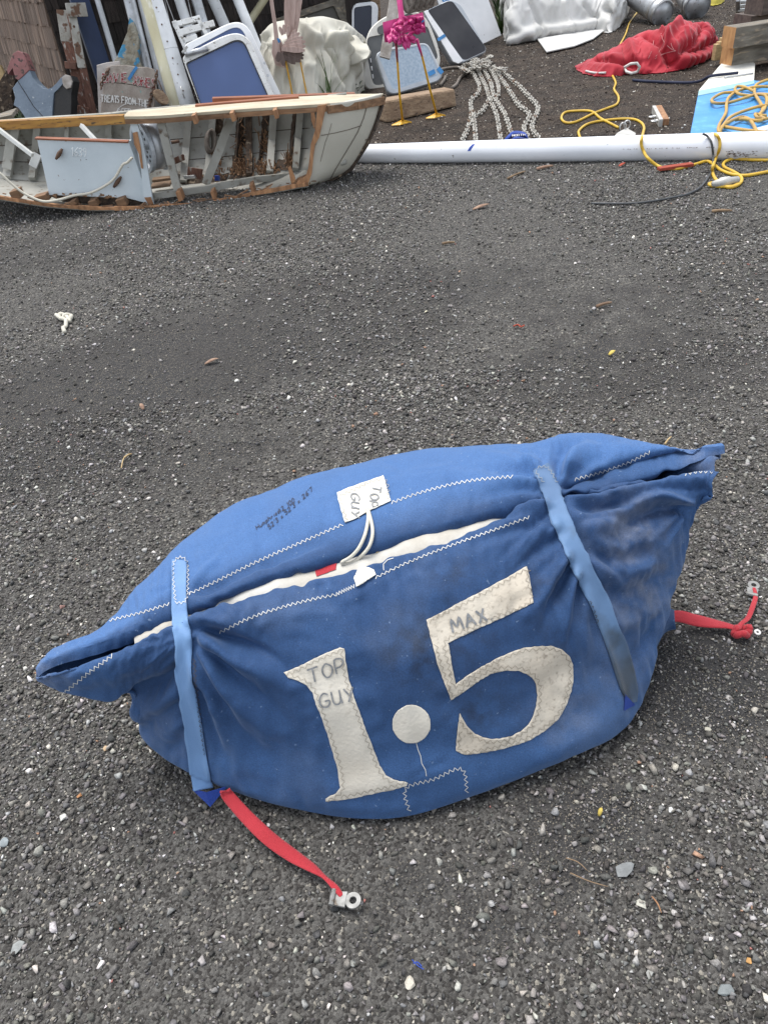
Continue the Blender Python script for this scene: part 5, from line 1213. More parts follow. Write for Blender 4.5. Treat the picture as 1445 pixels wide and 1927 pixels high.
# tilted dark hatch and the white panel behind it
Pd = gp(870, 124); nd = Vector((.30, -1, .60)).normalized()
hd = hatch('deck_hatch', 'tilted white hatch with smoked black pane and blue tape on its edge', [(796, 22), (846, -2), (866, 6), (918, 96), (868, 120), (852, 118)], [(803, 18), (850, 0), (917, 94), (872, 115)], Pd, nd, .09, M['hatchg'], M['panedark'], [14, 10, 10, 10, 8, 8], 9, depth=.003)
psl([(797, 22), (803, 19), (871, 115), (862, 120), (852, 116)], Pd, nd, .012, .003, 'edge_strip', M['white'], hd, .006)
mb = MB(); mb.bar(onp(823, 76, Pd, nd)+nd*.009, onp(837, 67, Pd, nd)+nd*.009, .035, .003, up=nd); mb.build('tape_strip', M['bluetape'], hd)
Pv = gp(905, 86); nvv = Vector((.25, -1, .45)).normalized()
vp = thing('leaning_sheet', 'plain white panel leaning behind the smoked hatch', 'panel', gp(900, 90))
psl([(812, -30), (904, -42), (943, 66), (914, 80), (880, 92), (830, 20)], Pv, nvv, .03, .003, 'sheet', M['white'], vp)
signtext([[(832, 0), (836, 4), (840, -1), (846, 3)]], 2.2, M['bluetape'], vp, .004, Pv, nvv, 'pencil_mark')
# rope coils hung behind
rc = thing('rope_hank', 'hank of brown rope hanging above the round cream hatch', 'rope', py(782, 10, 9.9))
mb = MB()
for k in range(9):
    x0 = 764+k*5; P = [py(x0+12*math.sin(t*3.14)*(1 if k % 2 else -.6), -34+56*t+random.uniform(-1, 1)-k*1.2, 9.8+.02*k) for t in np.linspace(0, 1, 8).tolist()]
    P += [py(x0+8+8*math.sin(t*3.14), 22-56*t-k*1.2, 9.84+.02*k) for t in np.linspace(0, 1, 8).tolist()]
    mb.tube(spl(P, 3), .016, 7)
mb.build('coil', M['greyrope'], rc, True)

# ------------------------------------------------------------------ cloth heaps
def heap(name, label, cat, secs, m, seed, wr=.03, ex=(.14, .10), hi=.07, av=4, su=12, sv=12, folds=(), fine=.008, parent=None, aniso=(1, 1, 1), ridg=3.2):
    """secs: list of (front px, front z, top px, top Y behind front, back Y behind top) -> a pile of cloth"""
    R_ = []
    for fp, fz, tp, dY, bY in secs:
        f_ = gp(*fp, fz); t_ = py(*tp, f_.y+dY); h = max(t_.z, .03)
        mid = f_*.55+t_*.45; mid.z = h*.62; mid.y = f_.y+dY*.22-.0
        u2 = f_*.2+t_*.8; u2.z = h*.93; u2.y = f_.y+dY*.60
        bk = Vector((t_.x+.02, t_.y+bY, .0)); bm_ = t_*.5+bk*.5; bm_.z = h*.62; bm_.y = t_.y+bY*.75
        fb = f_+Vector((0, .05, 0)); fb.z = 0.
        R_.append([fb, f_, mid, u2, t_, bm_, bk])
    G = loft(R_, su, sv); G = smooth0(smooth0(G, 3, 0), 3, 1); N_ = gnormal(G)
    if ((G-G.mean((0, 1)))*N_).sum() < 0: N_ = -N_
    tr = bvh_of(G); X = G.reshape(-1, 3); NN = N_.reshape(-1, 3); dsp = np.zeros(len(X)); an = np.array(aniso)
    for i in range(len(X)):
        q = Vector(X[i]*an)*ridg+Vector((seed*3.1, seed*1.7, 0)); q2 = q+Vector((1, 1, 1))*noise.noise(q*.7)*.9
        dsp[i] = (1-2*abs(noise.noise(q2)))*wr*.55
    for pts, wd, am in folds:
        L3 = onbag(tr, pts)
        if len(L3) > 1:
            d, t = segdist(X, L3); dsp += am*np.exp(-(d/wd)**2)
    G = (X+NN*dsp[:, None]).reshape(G.shape); one_ = np.ones(G.shape[:2])
    X = wrinkle(G, one_*ex[0], one_*ex[1], -.015, hi, 110, seed, .012, .06, .0006, .25, along_v=av); X = smooth0(smooth0(X, 1, 0), 1, 1); X[..., 2] = np.maximum(X[..., 2], .004)
    mb = MB(); mb.grid([[Vector(p) for p in r] for r in X.reshape(G.shape)])
    o = mb.build(name, m, parent, True); thick(o, .004)
    if label: tag(o, label, cat)
    return o, bvh_of(X.reshape(G.shape))
ro, rt = heap('sail_cover', 'crumpled red canvas sail cover with white edging lying on soil', 'sail cover',
  [((1091, 130), .01, (1090, 124), .08, .1), ((1110, 136), .02, (1122, 106), .25, .25), ((1140, 138), .03, (1152, 94), .3, .35), ((1180, 134), .03, (1186, 77), .4, .4), ((1215, 132), .03, (1213, 60), .45, .45), ((1248, 130), .03, (1244, 57), .45, .45),
   ((1275, 126), .03, (1278, 38), .5, .45), ((1300, 118), .03, (1300, 46), .5, .4), ((1322, 106), .03, (1322, 42), .45, .35), ((1340, 96), .03, (1338, 60), .35, .3), ((1350, 86), .02, (1348, 76), .12, .15)], M['redc'], 2, .05, (.26, .16), .085, 3, 18, 20,
  folds=[([(1211, 60), (1240, 80), (1262, 110)], .05, -.07), ([(1243, 57), (1262, 76), (1282, 112)], .035, .06), ([(1278, 40), (1262, 62), (1250, 84)], .03, .08), ([(1320, 46), (1308, 72), (1270, 100)], .05, -.05), ([(1185, 80), (1192, 105), (1215, 128)], .05, .05), ([(1125, 108), (1160, 112), (1200, 118)], .04, -.05), ([(1300, 96), (1330, 80), (1345, 74)], .04, -.06), ([(1285, 104), (1315, 100), (1340, 88)], .03, .05)])
sc_ = tag(bpy.data.objects['sail_cover'], 'crumpled red canvas sail cover with white edging lying on soil', 'sail cover')
def edge_line(tr, pts, r, m, name, par, off=.006):
    P = []
    for p in spl([(*q, 0) for q in pts], 4):
        h = lift(tr, p.x, p.y, off)
        P.append(h if h is not None else gp(p.x, p.y, .02))
    P = [Vector(p) for p in smooth0(np.array([tuple(p) for p in P]), 2, 0)]
    mb = MB(); mb.tube(P, r, 6); return mb.build(name, m, par, True)
edge_line(rt, [(1101, 134), (1118, 138), (1142, 137)], .011, M['redpipe'], 'edging', sc_)
mb = MB(); mb.tube([gp(x, y, z) for x, y, z in ((1146, 120, .06), (1152, 127, .05), (1162, 131, .04), (1174, 127, .06), (1186, 120, .10), (1198, 119, .12), (1203, 126, .08), (1199, 135, .03), (1188, 138, .02), (1178, 135, .03), (1175, 129, .05))], .014, 6); mb.build('edging', M['redpipe'], sc_, True)
for q in ([(1230, 75), (1226, 95), (1218, 112)], [(1250, 78), (1242, 94), (1232, 108)], [(1243, 62), (1248, 78), (1262, 92), (1272, 96)], [(1262, 80), (1266, 92), (1280, 104)], [(1230, 112), (1250, 100), (1272, 96)]):
    edge_line(rt, q, .0028, M['seamred'], 'seam', sc_, .004)
rr_, rrt = heap('sail_roll', 'fat roll of cream sailcloth lying behind the dinghy bow', 'sail',
  [((486, 206), .03, (492, 62), .25, .4), ((505, 206), .03, (508, 46), .45, .5), ((535, 204), .03, (540, 38), .55, .6), ((565, 202), .03, (570, 36), .6, .6), ((600, 196), .03, (606, 33), .6, .6), ((630, 190), .03, (636, 39), .6, .55), ((655, 182), .03, (662, 50), .55, .5), ((676, 168), .03, (682, 66), .45, .4), ((690, 148), .03, (690, 90), .2, .25)], M['sail'], 5, .04, (.12, .07), .075, 6, 20, 20, ridg=2.6, aniso=(1.3, .8, .5),
  folds=[([(560, 44), (590, 64), (612, 66), (640, 68)], .05, .07), ([(612, 66), (632, 100), (648, 140)], .05, -.10), ([(575, 72), (600, 110), (612, 165)], .05, -.06), ([(540, 80), (520, 120), (512, 170)], .05, .06), ([(528, 90), (540, 130), (548, 180)], .04, -.08), ([(640, 72), (660, 95), (668, 120)], .04, .08), ([(500, 64), (505, 110), (500, 160)], .05, -.07), ([(650, 60), (676, 90), (690, 92)], .04, .06), ([(660, 120), (655, 150), (650, 178)], .04, -.08)])
tag(rr_, 'fat roll of cream sailcloth lying behind the dinghy bow', 'sail')
def flap(tr, pts, name, m, par, th=.004):
    """loose flap of cloth: rows of (px, Y)"""
    g = loft([[py(x, y, Y) for x, y, Y in r] for r in pts], 5, 5); mb = MB(); mb.grid([[Vector(p) for p in r] for r in g]); o = mb.build(name, m, par, True); return thick(o, th)
Ys = gp(650, 182).y
flap(None, [[(648, 74, Ys+.1), (640, 90, Ys-.02), (645, 112, Ys-.05), (660, 124, Ys-.08)], [(668, 66, Ys+.12), (664, 86, Ys-.04), (668, 100, Ys-.10), (676, 118, Ys-.14)], [(682, 80, Ys+.1), (678, 90, Ys-.1), (682, 104, Ys-.16), (684, 112, Ys-.2)], [(690, 82, Ys), (694, 90, Ys-.14), (696, 100, Ys-.2), (690, 110, Ys-.22)]], 'flap', M['sail'], rr_)
flap(None, [[(566, 50, Ys+.2), (560, 75, Ys+.0), (556, 110, Ys-.06), (560, 140, Ys-.08)], [(600, 56, Ys+.18), (602, 80, Ys-.06), (606, 112, Ys-.1), (612, 150, Ys-.1)], [(618, 64, Ys+.1), (628, 92, Ys-.12), (638, 120, Ys-.14), (646, 160, Ys-.12)]], 'flap', M['sail'], rr_)
flap(None, [[(494, 66, Ys+.05), (492, 95, Ys-.05), (498, 130, Ys-.05)], [(518, 58, Ys-.05), (514, 92, Ys-.15), (516, 134, Ys-.12)], [(530, 84, Ys-.05), (524, 110, Ys-.14), (520, 150, Ys-.1)]], 'flap', M['sail'], rr_)
tp_, tpt = heap('white_tarp', 'weathered white tarpaulin heaped over gear at the top edge', 'tarpaulin',
  [((952, 40), .1, (950, -30), .3, .5), ((955, 70), .05, (954, -40), .4, .7), ((968, 78), .03, (966, -45), .5, .8), ((1000, 72), .03, (1000, -45), .6, .9), ((1040, 66), .03, (1040, -50), .7, 1.), ((1080, 60), .03, (1085, -50), .7, 1.), ((1120, 54), .03, (1125, -45), .7, .9), ((1148, 58), .02, (1155, -35), .6, .7), ((1164, 40), .02, (1172, -20), .4, .5), ((1180, 8), .02, (1184, -22), .2, .3)], M['tarp'], 8, .05, (.12, .09), .08, 4, 18, 20, ridg=1.9,
  folds=[([(966, 70), (1000, 52), (1060, 48), (1130, 36)], .05, .09), ([(960, 20), (975, 50), (1000, 66)], .06, .06), ([(1000, 0), (1010, 30), (1020, 50)], .03, -.06), ([(1060, 0), (1066, 25), (1070, 45)], .03, .05), ([(1140, 10), (1150, 30), (1140, 50)], .05, -.12), ([(1100, 5), (1115, 25), (1130, 35)], .04, -.05)])
tag(tp_, 'weathered white tarpaulin heaped over gear at the top edge', 'tarpaulin')
cnr = [(1010, 72), (1050, 66), (1100, 52), (1128, 44), (1142, 52), (1116, 72), (1080, 86), (1028, 97)]
mb = MB(); mb.slab([gp(x, y, .03+.006*math.sin(x)) for x, y in cnr], Vector((0, 0, 1)), .012, .003); mb.build('loose_corner', M['tarp'], tp_)
tb_ = [py(x, y, 10.6) for x, y in ((1058, 4), (1066, 0), (1073, 14), (1066, 20))]

# ------------------------------------------------------------------ the two bird sculptures
YF = gp(757, 238).y
fl = thing('pink_bird_sculpture', 'cut-metal magenta bird sculpture on two thin yellow legs', 'sculpture', gp(790, 232))
def sheet(rowsp, name, m, par, th=.003, k=4): 
    g = loft([[py(x, y, Y) for x, y, Y in r] for r in rowsp], k, k); mb = MB(); mb.grid([[Vector(p) for p in r] for r in g]); return thick(mb.build(name, m, par, False), th)
sheet([[(720, 42, YF+.02), (722, 60, YF), (724, 80, YF+.02)], [(738, 37, YF+.05), (740, 55, YF+.02), (741, 77, YF+.03)], [(760, 31, YF+.10), (762, 46, YF+.10), (763, 62, YF+.08)], [(780, 27, YF+.05), (783, 44, YF+.03), (785, 60, YF+.03)], [(795, 23, YF+.02), (799, 42, YF), (801, 62, YF+.02)]], 'wing_sheet', M['pink'], fl)
def leaf3(base, tip, wd, curl, n, m=7):
    """pointed leaf blade from base to tip, bowed towards n"""
    d = tip-base; s = d.cross(n).normalized(); rows_ = []
    for i in range(m):
        t = i/(m-1); c = base+d*t+n*curl*math.sin(t*2.2); w_ = wd*math.sin(math.pi*min(.12+t*.88, 1))**.8
        rows_.append([c-s*w_-n*0, c+n*w_*.35, c+s*w_])
    return rows_
rg = random.Random(4); mb = MB()
for k in range(46):
    ax_ = rg.uniform(-1, 1); x = 760+ax_*27; y = 46+rg.uniform(-8, 26)*(1-abs(ax_)*.3)-ax_*3; base = py(x, y, YF-.01-.03*rg.random()); an_ = rg.uniform(-2.6, .2)+ax_*-.6
    ln = rg.uniform(.05, .095); tip = base+Vector((math.sin(an_)*ln*rg.choice((1, -1)), -.045, -math.cos(an_)*ln*.8)); mb.grid(leaf3(base, tip, rg.uniform(.014, .024), rg.uniform(.01, .05), Vector((0, -1, .2)).normalized()))
thick(mb.build('petals', M['pink'], fl, True), .002)
mb = MB()
for x0, x1, y1 in ((758, 764, 95), (766, 769, 92), (774, 780, 82), (742, 744, 82), (750, 752, 86), (732, 736, 80)):
    mb.grid(leaf3(py(x0, 68, YF-.03), py(x1, y1, YF-.06), .028, .02, Vector((0, -1, .1)).normalized()))
thick(mb.build('tail', M['pink'], fl, True), .002)
sheet([[(750, 50, YF-.03), (757, 52, YF-.05), (762, 48, YF-.03)], [(750, 34, YF), (756, 32, YF-.02), (761, 30, YF)], [(748, 14, YF+.04), (753, 12, YF+.02), (758, 10, YF+.04)], [(744, -10, YF+.1), (749, -12, YF+.08), (755, -14, YF+.1)], [(730, -40, YF+.14), (737, -46, YF+.12), (746, -46, YF+.14)]], 'neck', M['pink'], fl)
mb = MB(); mb.slab([py(x, y, YF-.012) for x, y in ((794, 36), (799, 39), (795, 43), (791, 41))], Vector((0, -1, 0)), .003); mb.build('tape_dot', M['bluetape'], fl)
def bird_leg(par, pts, foot, m, topm=None, r0=.011):
    P = [py(x, y, Y) for x, y, Y in pts]; g = gp(*foot); P[-1] = g+Vector((0, 0, .02)); mb = MB(); mb.tube(P, [r0*.9]*len(P), 7); lg = mb.build('leg', m, par, True)
    mb = MB()
    for a in (-2.75, -2.1, .25):
        t = g+Vector((math.cos(a)*.085*(1.35 if a < -2 else 1), math.sin(a)*.05+.01, .004)); mb.bar(g+Vector((0, 0, .035)), t, .018, .010)
    w3 = [g+Vector((0, 0, .04)), g+Vector((-.11, -.02, .008)), g+Vector((-.03, -.05, .008)), g+Vector((.075, .015, .008))]; mb.slab([w3[0], w3[1], w3[2], w3[3]], Vector((0, -1, .6)), .006)
    mb.build('foot', m, lg); return lg
def thigh(par, a, b, w0, m):
    mb = MB(); mb.tube([a, a*.4+b*.6, b], [w0, w0*.8, .006], 7); mb.build('thigh', m, par, True)
l1 = bird_leg(fl, [(745, 84, YF-.02), (748, 120, YF-.01), (752, 180, YF), (758, 236, YF)], (758, 234), M['yellow'])
l2 = bird_leg(fl, [(786, 76, YF), (795, 110, YF+.03), (808, 165, YF+.07), (822, 220, YF+.1)], (822, 221), M['yellow'])
thigh(fl, py(745, 80, YF-.03), py(748, 117, YF-.02), .013, M['pinkdark']); thigh(fl, py(784, 74, YF-.02), py(794, 106, YF+.02), .015, M['pink'])
YB = gp(545, 210).y
he = thing('wooden_bird_sculpture', 'rosy driftwood bird sculpture with layered feathers on thin yellow legs', 'sculpture', gp(545, 215))
def chip(px, wpx, Y, m, name='feather', th=.018):
    P = [py(x, y, Y) for x, y in px]; L = []; R__ = []
    for i, p in enumerate(P):
        t = (P[min(i+1, len(P)-1)]-P[max(i-1, 0)]).normalized(); s = t.cross(Vector((0, -1, 0))).normalized(); ww = wpx[i]*.5*mpp(p); L.append(p-s*ww); R__.append(p+s*ww)
    mb = MB(); mb.slab(L+R__[::-1], Vector((0, -1, .1)), th, .003); return mb.build(name, m, he)
chip([(508, -30), (512, 10), (518, 50), (521, 78), (524, 120)], [6, 7, 7, 9, 14], YB-.02, M['heron'], 'neck', .03)
chip([(546, 74), (545, 40), (546, 10), (550, -30)], [10, 20, 22, 26], YB+.02, M['heron'], 'wing'); chip([(553, 70), (557, 40), (561, 12), (566, -20)], [8, 12, 12, 12], YB+.03, M['heron'], 'wing')
chip([(520, 74), (524, 96), (530, 112), (540, 118)], [14, 26, 30, 20], YB, M['heron'], 'body', .08)
for k, (a, b, wv, dk) in enumerate([((532, 66), (526, 50), 7, 0), ((536, 64), (534, 46), 7, 0), ((542, 66), (543, 48), 8, 0), ((548, 72), (556, 56), 8, 0), ((540, 78), (564, 62), 9, 0), ((536, 82), (570, 70), 9, 0), ((534, 86), (575, 78), 10, 0), ((532, 90), (575, 87), 10, 0), ((530, 92), (574, 95), 10, 0),
     ((533, 98), (570, 98), 9, 1), ((533, 100), (572, 104), 9, 1), ((534, 102), (571, 110), 9, 1), ((534, 104), (566, 116), 9, 1), ((533, 106), (556, 120), 9, 1), ((526, 98), (522, 116), 10, 1), ((530, 100), (534, 124), 10, 1)]):
    chip([a, ((a[0]+b[0])/2, (a[1]+b[1])/2), ((a[0]+3*b[0])/4, (a[1]+3*b[1])/4), b], [wv*.6, wv, wv*.9, wv*.35], YB-.035-.008*k if k < 9 else YB-.03-.006*(k-9), M['herond' if dk else 'heron'])
mb = MB(); mb.slab([py(x, y, YB-.13) for x, y in ((521, 72), (525, 72), (528, 79), (524, 81))], Vector((0, -1, 0)), .004); mb.build('tape_dot', M['bluetape'], he)
bird_leg(he, [(538, 116, YB-.02), (543, 140, YB-.01), (550, 176, YB), (554, 212, YB)], (554, 214), M['yellow'], r0=.010); bird_leg(he, [(564, 108, YB), (568, 130, YB), (577, 176, YB+.02), (582, 210, YB+.02)], (582, 212), M['yellow'], r0=.009)

# ------------------------------------------------------------------ timber, chains and other things on the soil
def beam(name, label, cat, px4, zt, back, m, grp=None, endm=None, bev=.012):
    """front face given by 4 pixels (bottom-left, bottom-right on the ground, heights zt) and a depth behind"""
    bl, br = gp(*px4[0]), gp(*px4[1]); tl, tr_ = py(*px4[3], bl.y+.02), py(*px4[2], br.y+.02); d = br-bl; b = Vector((-d.y, d.x, 0)).normalized()*back
    mb = MB(); P = [bl, br, tr_, tl]; mb.add(P+[p+b for p in P], [(0, 1, 2, 3), (5, 4, 7, 6), (4, 0, 3, 7), (1, 5, 6, 2), (3, 2, 6, 7), (4, 5, 1, 0)])
    o = mb.build(name, m, None, bevel=bev)
    return tag(o, label, cat, grp)
beam('wood_block', 'cracked weathered wood beam lying behind the pink bird feet', 'wood beam', [(728, 232), (860, 200), (856, 167), (724, 190)], .15, .18, M['block'], bev=.02)
beam('short_log', 'rough brown log end showing right of the dinghy bow', 'log', [(716, 222), (742, 226), (738, 200), (718, 205)], .1, .2, M['brown'], bev=.02) if False else None
TG = 'stacked timbers at the right edge'
def tim(label, x0, yb, yt, z0, z1, Yd, m, xend=1560, dz=0.):
    a = gp(x0, yb, z0); L = (gp(xend, yb-10, z0)-a); L.z = 0; L = L.normalized()*1.6; L = Vector((1.6, .25, 0)); bk = Vector((-.25, 1.6, 0)).normalized()*Yd; u = Vector((0, 0, z1-z0))
    t = thing('timber', label, 'timber', (a.x, a.y, z0), TG)
    mb = MB(); P = [a, a+L, a+L+u, a+u]; mb.add(P+[p+bk for p in P], [(0, 1, 2, 3), (5, 4, 7, 6), (1, 5, 6, 2), (3, 2, 6, 7), (4, 5, 1, 0)]); mb.build('beam', m, t, bevel=.006)
    mb = MB(); ex = -L.normalized(); mb.slab([a+ex*.002+bk, a+ex*.002, a+u+ex*.002, a+u+bk+ex*.002], ex, .004); mb.build('sawn_end', M['sawn'], t)
    return t
z1 = .17
tim('lower of two grey squared timbers with sawn orange ends', 1375, 125, 92, .05, .225, .2, M['timber']); tim('upper of two grey squared timbers with sawn orange ends', 1378, 91.5, 60, .228, .40, .2, M['timber'])
a = gp(1346, 116, .05)
pb_ = thing('pine_boards', 'pale pine board ends stacked left of the squared timbers', 'boards', a, TG)
for k, (dx, hh, dy) in enumerate(((0, .145, 0), (.035, .16, .02), (.07, .19, .04))):
    mb = MB(); o = a+Vector((dx, dy+.06, 0)); mb.box(o+Vector((.5, .1, hh/2)), Vector((.5, .08, 0)), Vector((-.004, .03, 0)), Vector((0, 0, hh/2))); mb.build('board', M['pinewood'], pb_, bevel=.003)
tim('dark timber lying behind the squared timbers at the right edge', 1408, 62, 34, .22, .37, .3, M['darktimber']).children[1].data.materials[0] = M['darktimber']
tim('darkest uppermost timber in the right corner stack', 1432, 30, -6, .37, .55, .3, M['darktimber']).children[1].data.materials[0] = M['darktimber']
tim('dark bottom timber under the right corner stack', 1414, 88, 62, .02, .22, .3, M['darktimber']).children[1].data.materials[0] = M['darktimber']
CG = 'chain strands running down from the heap'
CH = [([(887, 138), (901, 163), (899, 180), (886, 194), (887, 219), (881, 241), (870, 266)], 'leftmost chain strand bending away from the beam'), ([(890, 215), (893, 241), (895, 268)], 'short chain strand close beside the leftmost one'), ([(898, 136), (912, 163), (920, 188), (934, 221), (942, 268)], 'chain strand left of the blue webbing, second of the pair'),
 ([(909, 133), (923, 160), (929, 186), (948, 216), (963, 258)], 'chain strand ending at the left end of the blue webbing'), ([(921, 133), (935, 158), (937, 183), (921, 192), (906, 213), (890, 222)], 'rust-tinged chain strand crossing over to the left'), ([(928, 127), (948, 160), (976, 202), (996, 221), (985, 244), (995, 266)], 'chain strand with a kink right of the blue webbing'), ([(938, 132), (973, 163), (999, 191), (1012, 210), (1000, 241), (1013, 266)], 'rightmost chain strand curving over the soil')]
for pts, lab in CH:
    P = [Vector((p.x, p.y, hz(p.x, p.y)+.012)) for p in [gp(q.x, q.y) for q in spl([(*q, 0) for q in pts], 5)]]
    mb = MB(); chainlinks(P, .074, .0058, mb, wfac=.54); tag(mb.build('anchor_chain', M['chain'], None, True), lab, 'chain', CG)
mb = MB(); rg = random.Random(9)
for k in range(11):
    P = []; x, y = rg.uniform(868, 930), rg.uniform(114, 132)
    for j in range(7): P.append(gp(x, y, .02+rg.uniform(0, .07))); x += rg.uniform(-9, 12); y += rg.uniform(-4, 4)
    chainlinks(spl(P, 3), .074, .0058, mb, wfac=.54)
tag(mb.build('chain_heap', M['chain'], None, True), 'tangled heap of grey chain below the smoked hatch', 'chain')
def rope(name, label, cat, lines, r, m, z=None, n=7, kk=5, grp=None, parent=None):
    mb = MB()
    for ln in lines:
        P = spl([gp(q[0], q[1], q[2] if len(q) > 2 else r+.002) for q in ln], kk); mb.tube([p if len(ln[0]) > 2 else p+Vector((0, 0, hz(p.x, p.y))) for p in P], r, n)
    o = mb.build(name, m, parent, True)
    return tag(o, label, cat, grp) if label else o
rope('old_rope', 'stiff grey rope lying across the top of the chain heap', 'rope', [[(826, 130), (850, 126), (868, 127), (880, 136), (896, 128), (904, 122)], [(880, 136), (866, 145), (858, 158), (850, 164)], [(828, 158), (836, 148), (838, 143)]], .017, M['greyrope'])
bw = thing('blue_webbing', 'dark blue webbing loop with white marks at the chain ends', 'webbing', gp(975, 262))
mb = MB(); P = spl([gp(x, y, z) for x, y, z in ((950, 266, .02), (958, 258, .05), (966, 252, .06), (980, 252, .06), (990, 256, .05), (994, 264, .02))], 6); g = [[p+Vector((0, .0, -.022)), p+Vector((0, -.012, 0)), p+Vector((0, .016, .018))] for p in P]; mb.grid(g); thick(mb.build('band', M['deepblue'], bw, True), .004)
mb = MB(); P = spl([gp(x, y, z) for x, y, z in ((962, 266, .012), (972, 260, .02), (984, 260, .02), (988, 266, .01))], 5); mb.grid([[p+Vector((0, -.02, 0)), p+Vector((0, .02, .012))] for p in P]); thick(mb.build('tail', M['deepblue'], bw, True), .004)
mb = MB()
for ln in write('NORTH', (963, 256), (4.6, -.3), (0, -3.4)):
    for i in range(len(ln)-1): mb.bar(gp(*ln[i], .062)+Vector((0, -.012, 0)), gp(*ln[i+1], .062)+Vector((0, -.012, 0)), .004, .003)
mb.build('lettering', M['redpipe'], bw)

# the long white pipe
RPIPE = .082; RL_, RR_ = .068, .094; d_ = (PB-PA); d_.z = 0; pn = Vector((-d_.y, d_.x, 0)).normalized()
A_ = PA+pn*.03; B_ = PB+pn*.03; dr = (B_-A_).normalized(); A2 = A_-dr*.35+Vector((0, 0, RL_-.012)); B2 = B_+dr*2.2+Vector((0, 0, RR_-.012+.010))
def prad(p): return RL_+(RR_-RL_)*min(max((p-A2).dot(dr)/(B_-A2).dot(dr), 0), 1.15)
pipe = thing('pipe', 'long straight white spar lying across the yard behind the gravel', 'pipe', (A2+B2)/2)
mb = MB(); mb.tube([A2+(B2-A2)*i/40 for i in range(41)], [prad(A2+(B2-A2)*i/40) for i in range(41)], 40); tube_ = mb.build('tube', M['pipe'], pipe, True)
def onpipe(px, py_, off): 
    """point on the pipe surface seen at the pixel"""
    d = ray(px, py_).normalized(); e = (B2-A2).normalized(); w0 = CAM-A2; dp = d-e*d.dot(e); wp = w0-e*w0.dot(e); a = dp.dot(dp); b = 2*dp.dot(wp); r = RPIPE
    for _ in range(3):
        c = wp.dot(wp)-(r+off)**2; D = b*b-4*a*c; p = CAM+d*((-b-math.sqrt(max(D, 0)))/(2*a)); r = prad(p)
    return p
mb = MB(); P = [onpipe(x, y, .002) for x, y in ((882, 284), (886, 277), (891, 271))]; mb.grid([[p-dr*.012, p+dr*.012] for p in P]); thick(mb.build('tape_strip', M['deepblue'], pipe), .002)
mb = MB(); P = [onpipe(1172+i*4, 281-i*.1+random.uniform(-.5, .5), .0015) for i in range(44)]
for i in range(43):
    if random.random() < .62: mb.bar(P[i], P[i]+(P[i+1]-P[i])*random.uniform(.3, .9), .004, .002)
mb.build('scratch_line', M['rust'], pipe)
mb = MB()
for k in range(70):
    p = onpipe(1365+abs(random.gauss(0, 34)), 290+random.gauss(0, 3.2), .001); mb.bar(p, p+dr*random.uniform(.004, .016), random.uniform(.003, .007), .002)
mb.build('scuff', M['rust'], pipe)

# sky-blue board under the timbers
bb = thing('painted_board', 'sky-blue and white painted board lying flat under the timbers', 'board', gp(1390, 220))
zb = .055
def flat(px, z, th, name, m, par, bev=.004): 
    mb = MB(); mb.slab([gp(x, y, z) for x, y in px], Vector((0, 0, 1)), th, bev); return mb.build(name, m, par)
flat([(1296, 262), (1303, 226), (1314, 171), (1418, 151), (1424, 152), (1520, 150), (1530, 250), (1440, 254)], zb, .05, 'blue_face', M['boardblue'], bb)
flat([(1313.5, 172), (1314.5, 169), (1362, 113), (1415, 115), (1420, 120), (1418, 151), (1352, 164)], zb+.001, .05, 'white_end', M['boardwhite'], bb)
flat([(1312.5, 180), (1314, 170.5), (1352, 163), (1418, 150.5), (1419, 157), (1352, 172)], zb+.004, .006, 'teal_band', M['boardteal'], bb, .001)
flat([(1366, 254), (1400, 246), (1445, 235), (1500, 226), (1500, 234), (1445, 243), (1410, 252)], zb+.004, .006, 'pale_edge', M['boardwhite'], bb, .001)
rod = rope('metal_rod', 'thin grey metal rod lying on the white end of the board', 'rod', [[(1362, 146, zb+.01), (1416, 138, zb+.01)]], .007, M['alu'])
RZ = zb+.022
def RL(l): return [(x, y, RZ+.008*((i*7) % 3)) for i, (x, y) in enumerate(l)]
rope('orange_rope', 'tangled orange-tan rope lying in loops on the sky-blue board', 'rope', [RL(l) for l in (
 [(1470, 146), (1445, 150), (1424, 158), (1419, 167), (1420, 178), (1430, 194), (1434, 205), (1430, 218), (1440, 224)],
 [(1480, 164), (1445, 163), (1424, 163), (1396, 168), (1382, 173), (1359, 175), (1342, 184), (1338, 190), (1345, 194), (1365, 194), (1382, 190), (1410, 181), (1424, 177), (1445, 178), (1480, 182)],
 [(1418, 172), (1408, 167), (1396, 163), (1386, 163), (1382, 169), (1390, 177), (1410, 180), (1427, 178), (1439, 180), (1442, 191), (1436, 207), (1428, 216), (1440, 218)],
 [(1384, 172), (1370, 184), (1366, 197), (1365, 212), (1353, 234), (1351, 246), (1357, 252)],
 [(1480, 190), (1445, 197), (1424, 201), (1393, 211), (1373, 221), (1363, 232), (1354, 246)],
 [(1352, 250), (1359, 237), (1382, 224), (1400, 221), (1413, 229), (1424, 249)],
 [(1358, 238), (1382, 242), (1410, 246), (1445, 249), (1480, 248)], [(1382, 226), (1400, 224), (1424, 227), (1445, 222), (1480, 214)], [(1428, 216), (1420, 215), (1424, 221), (1432, 224)])], .0125, M['orange'])
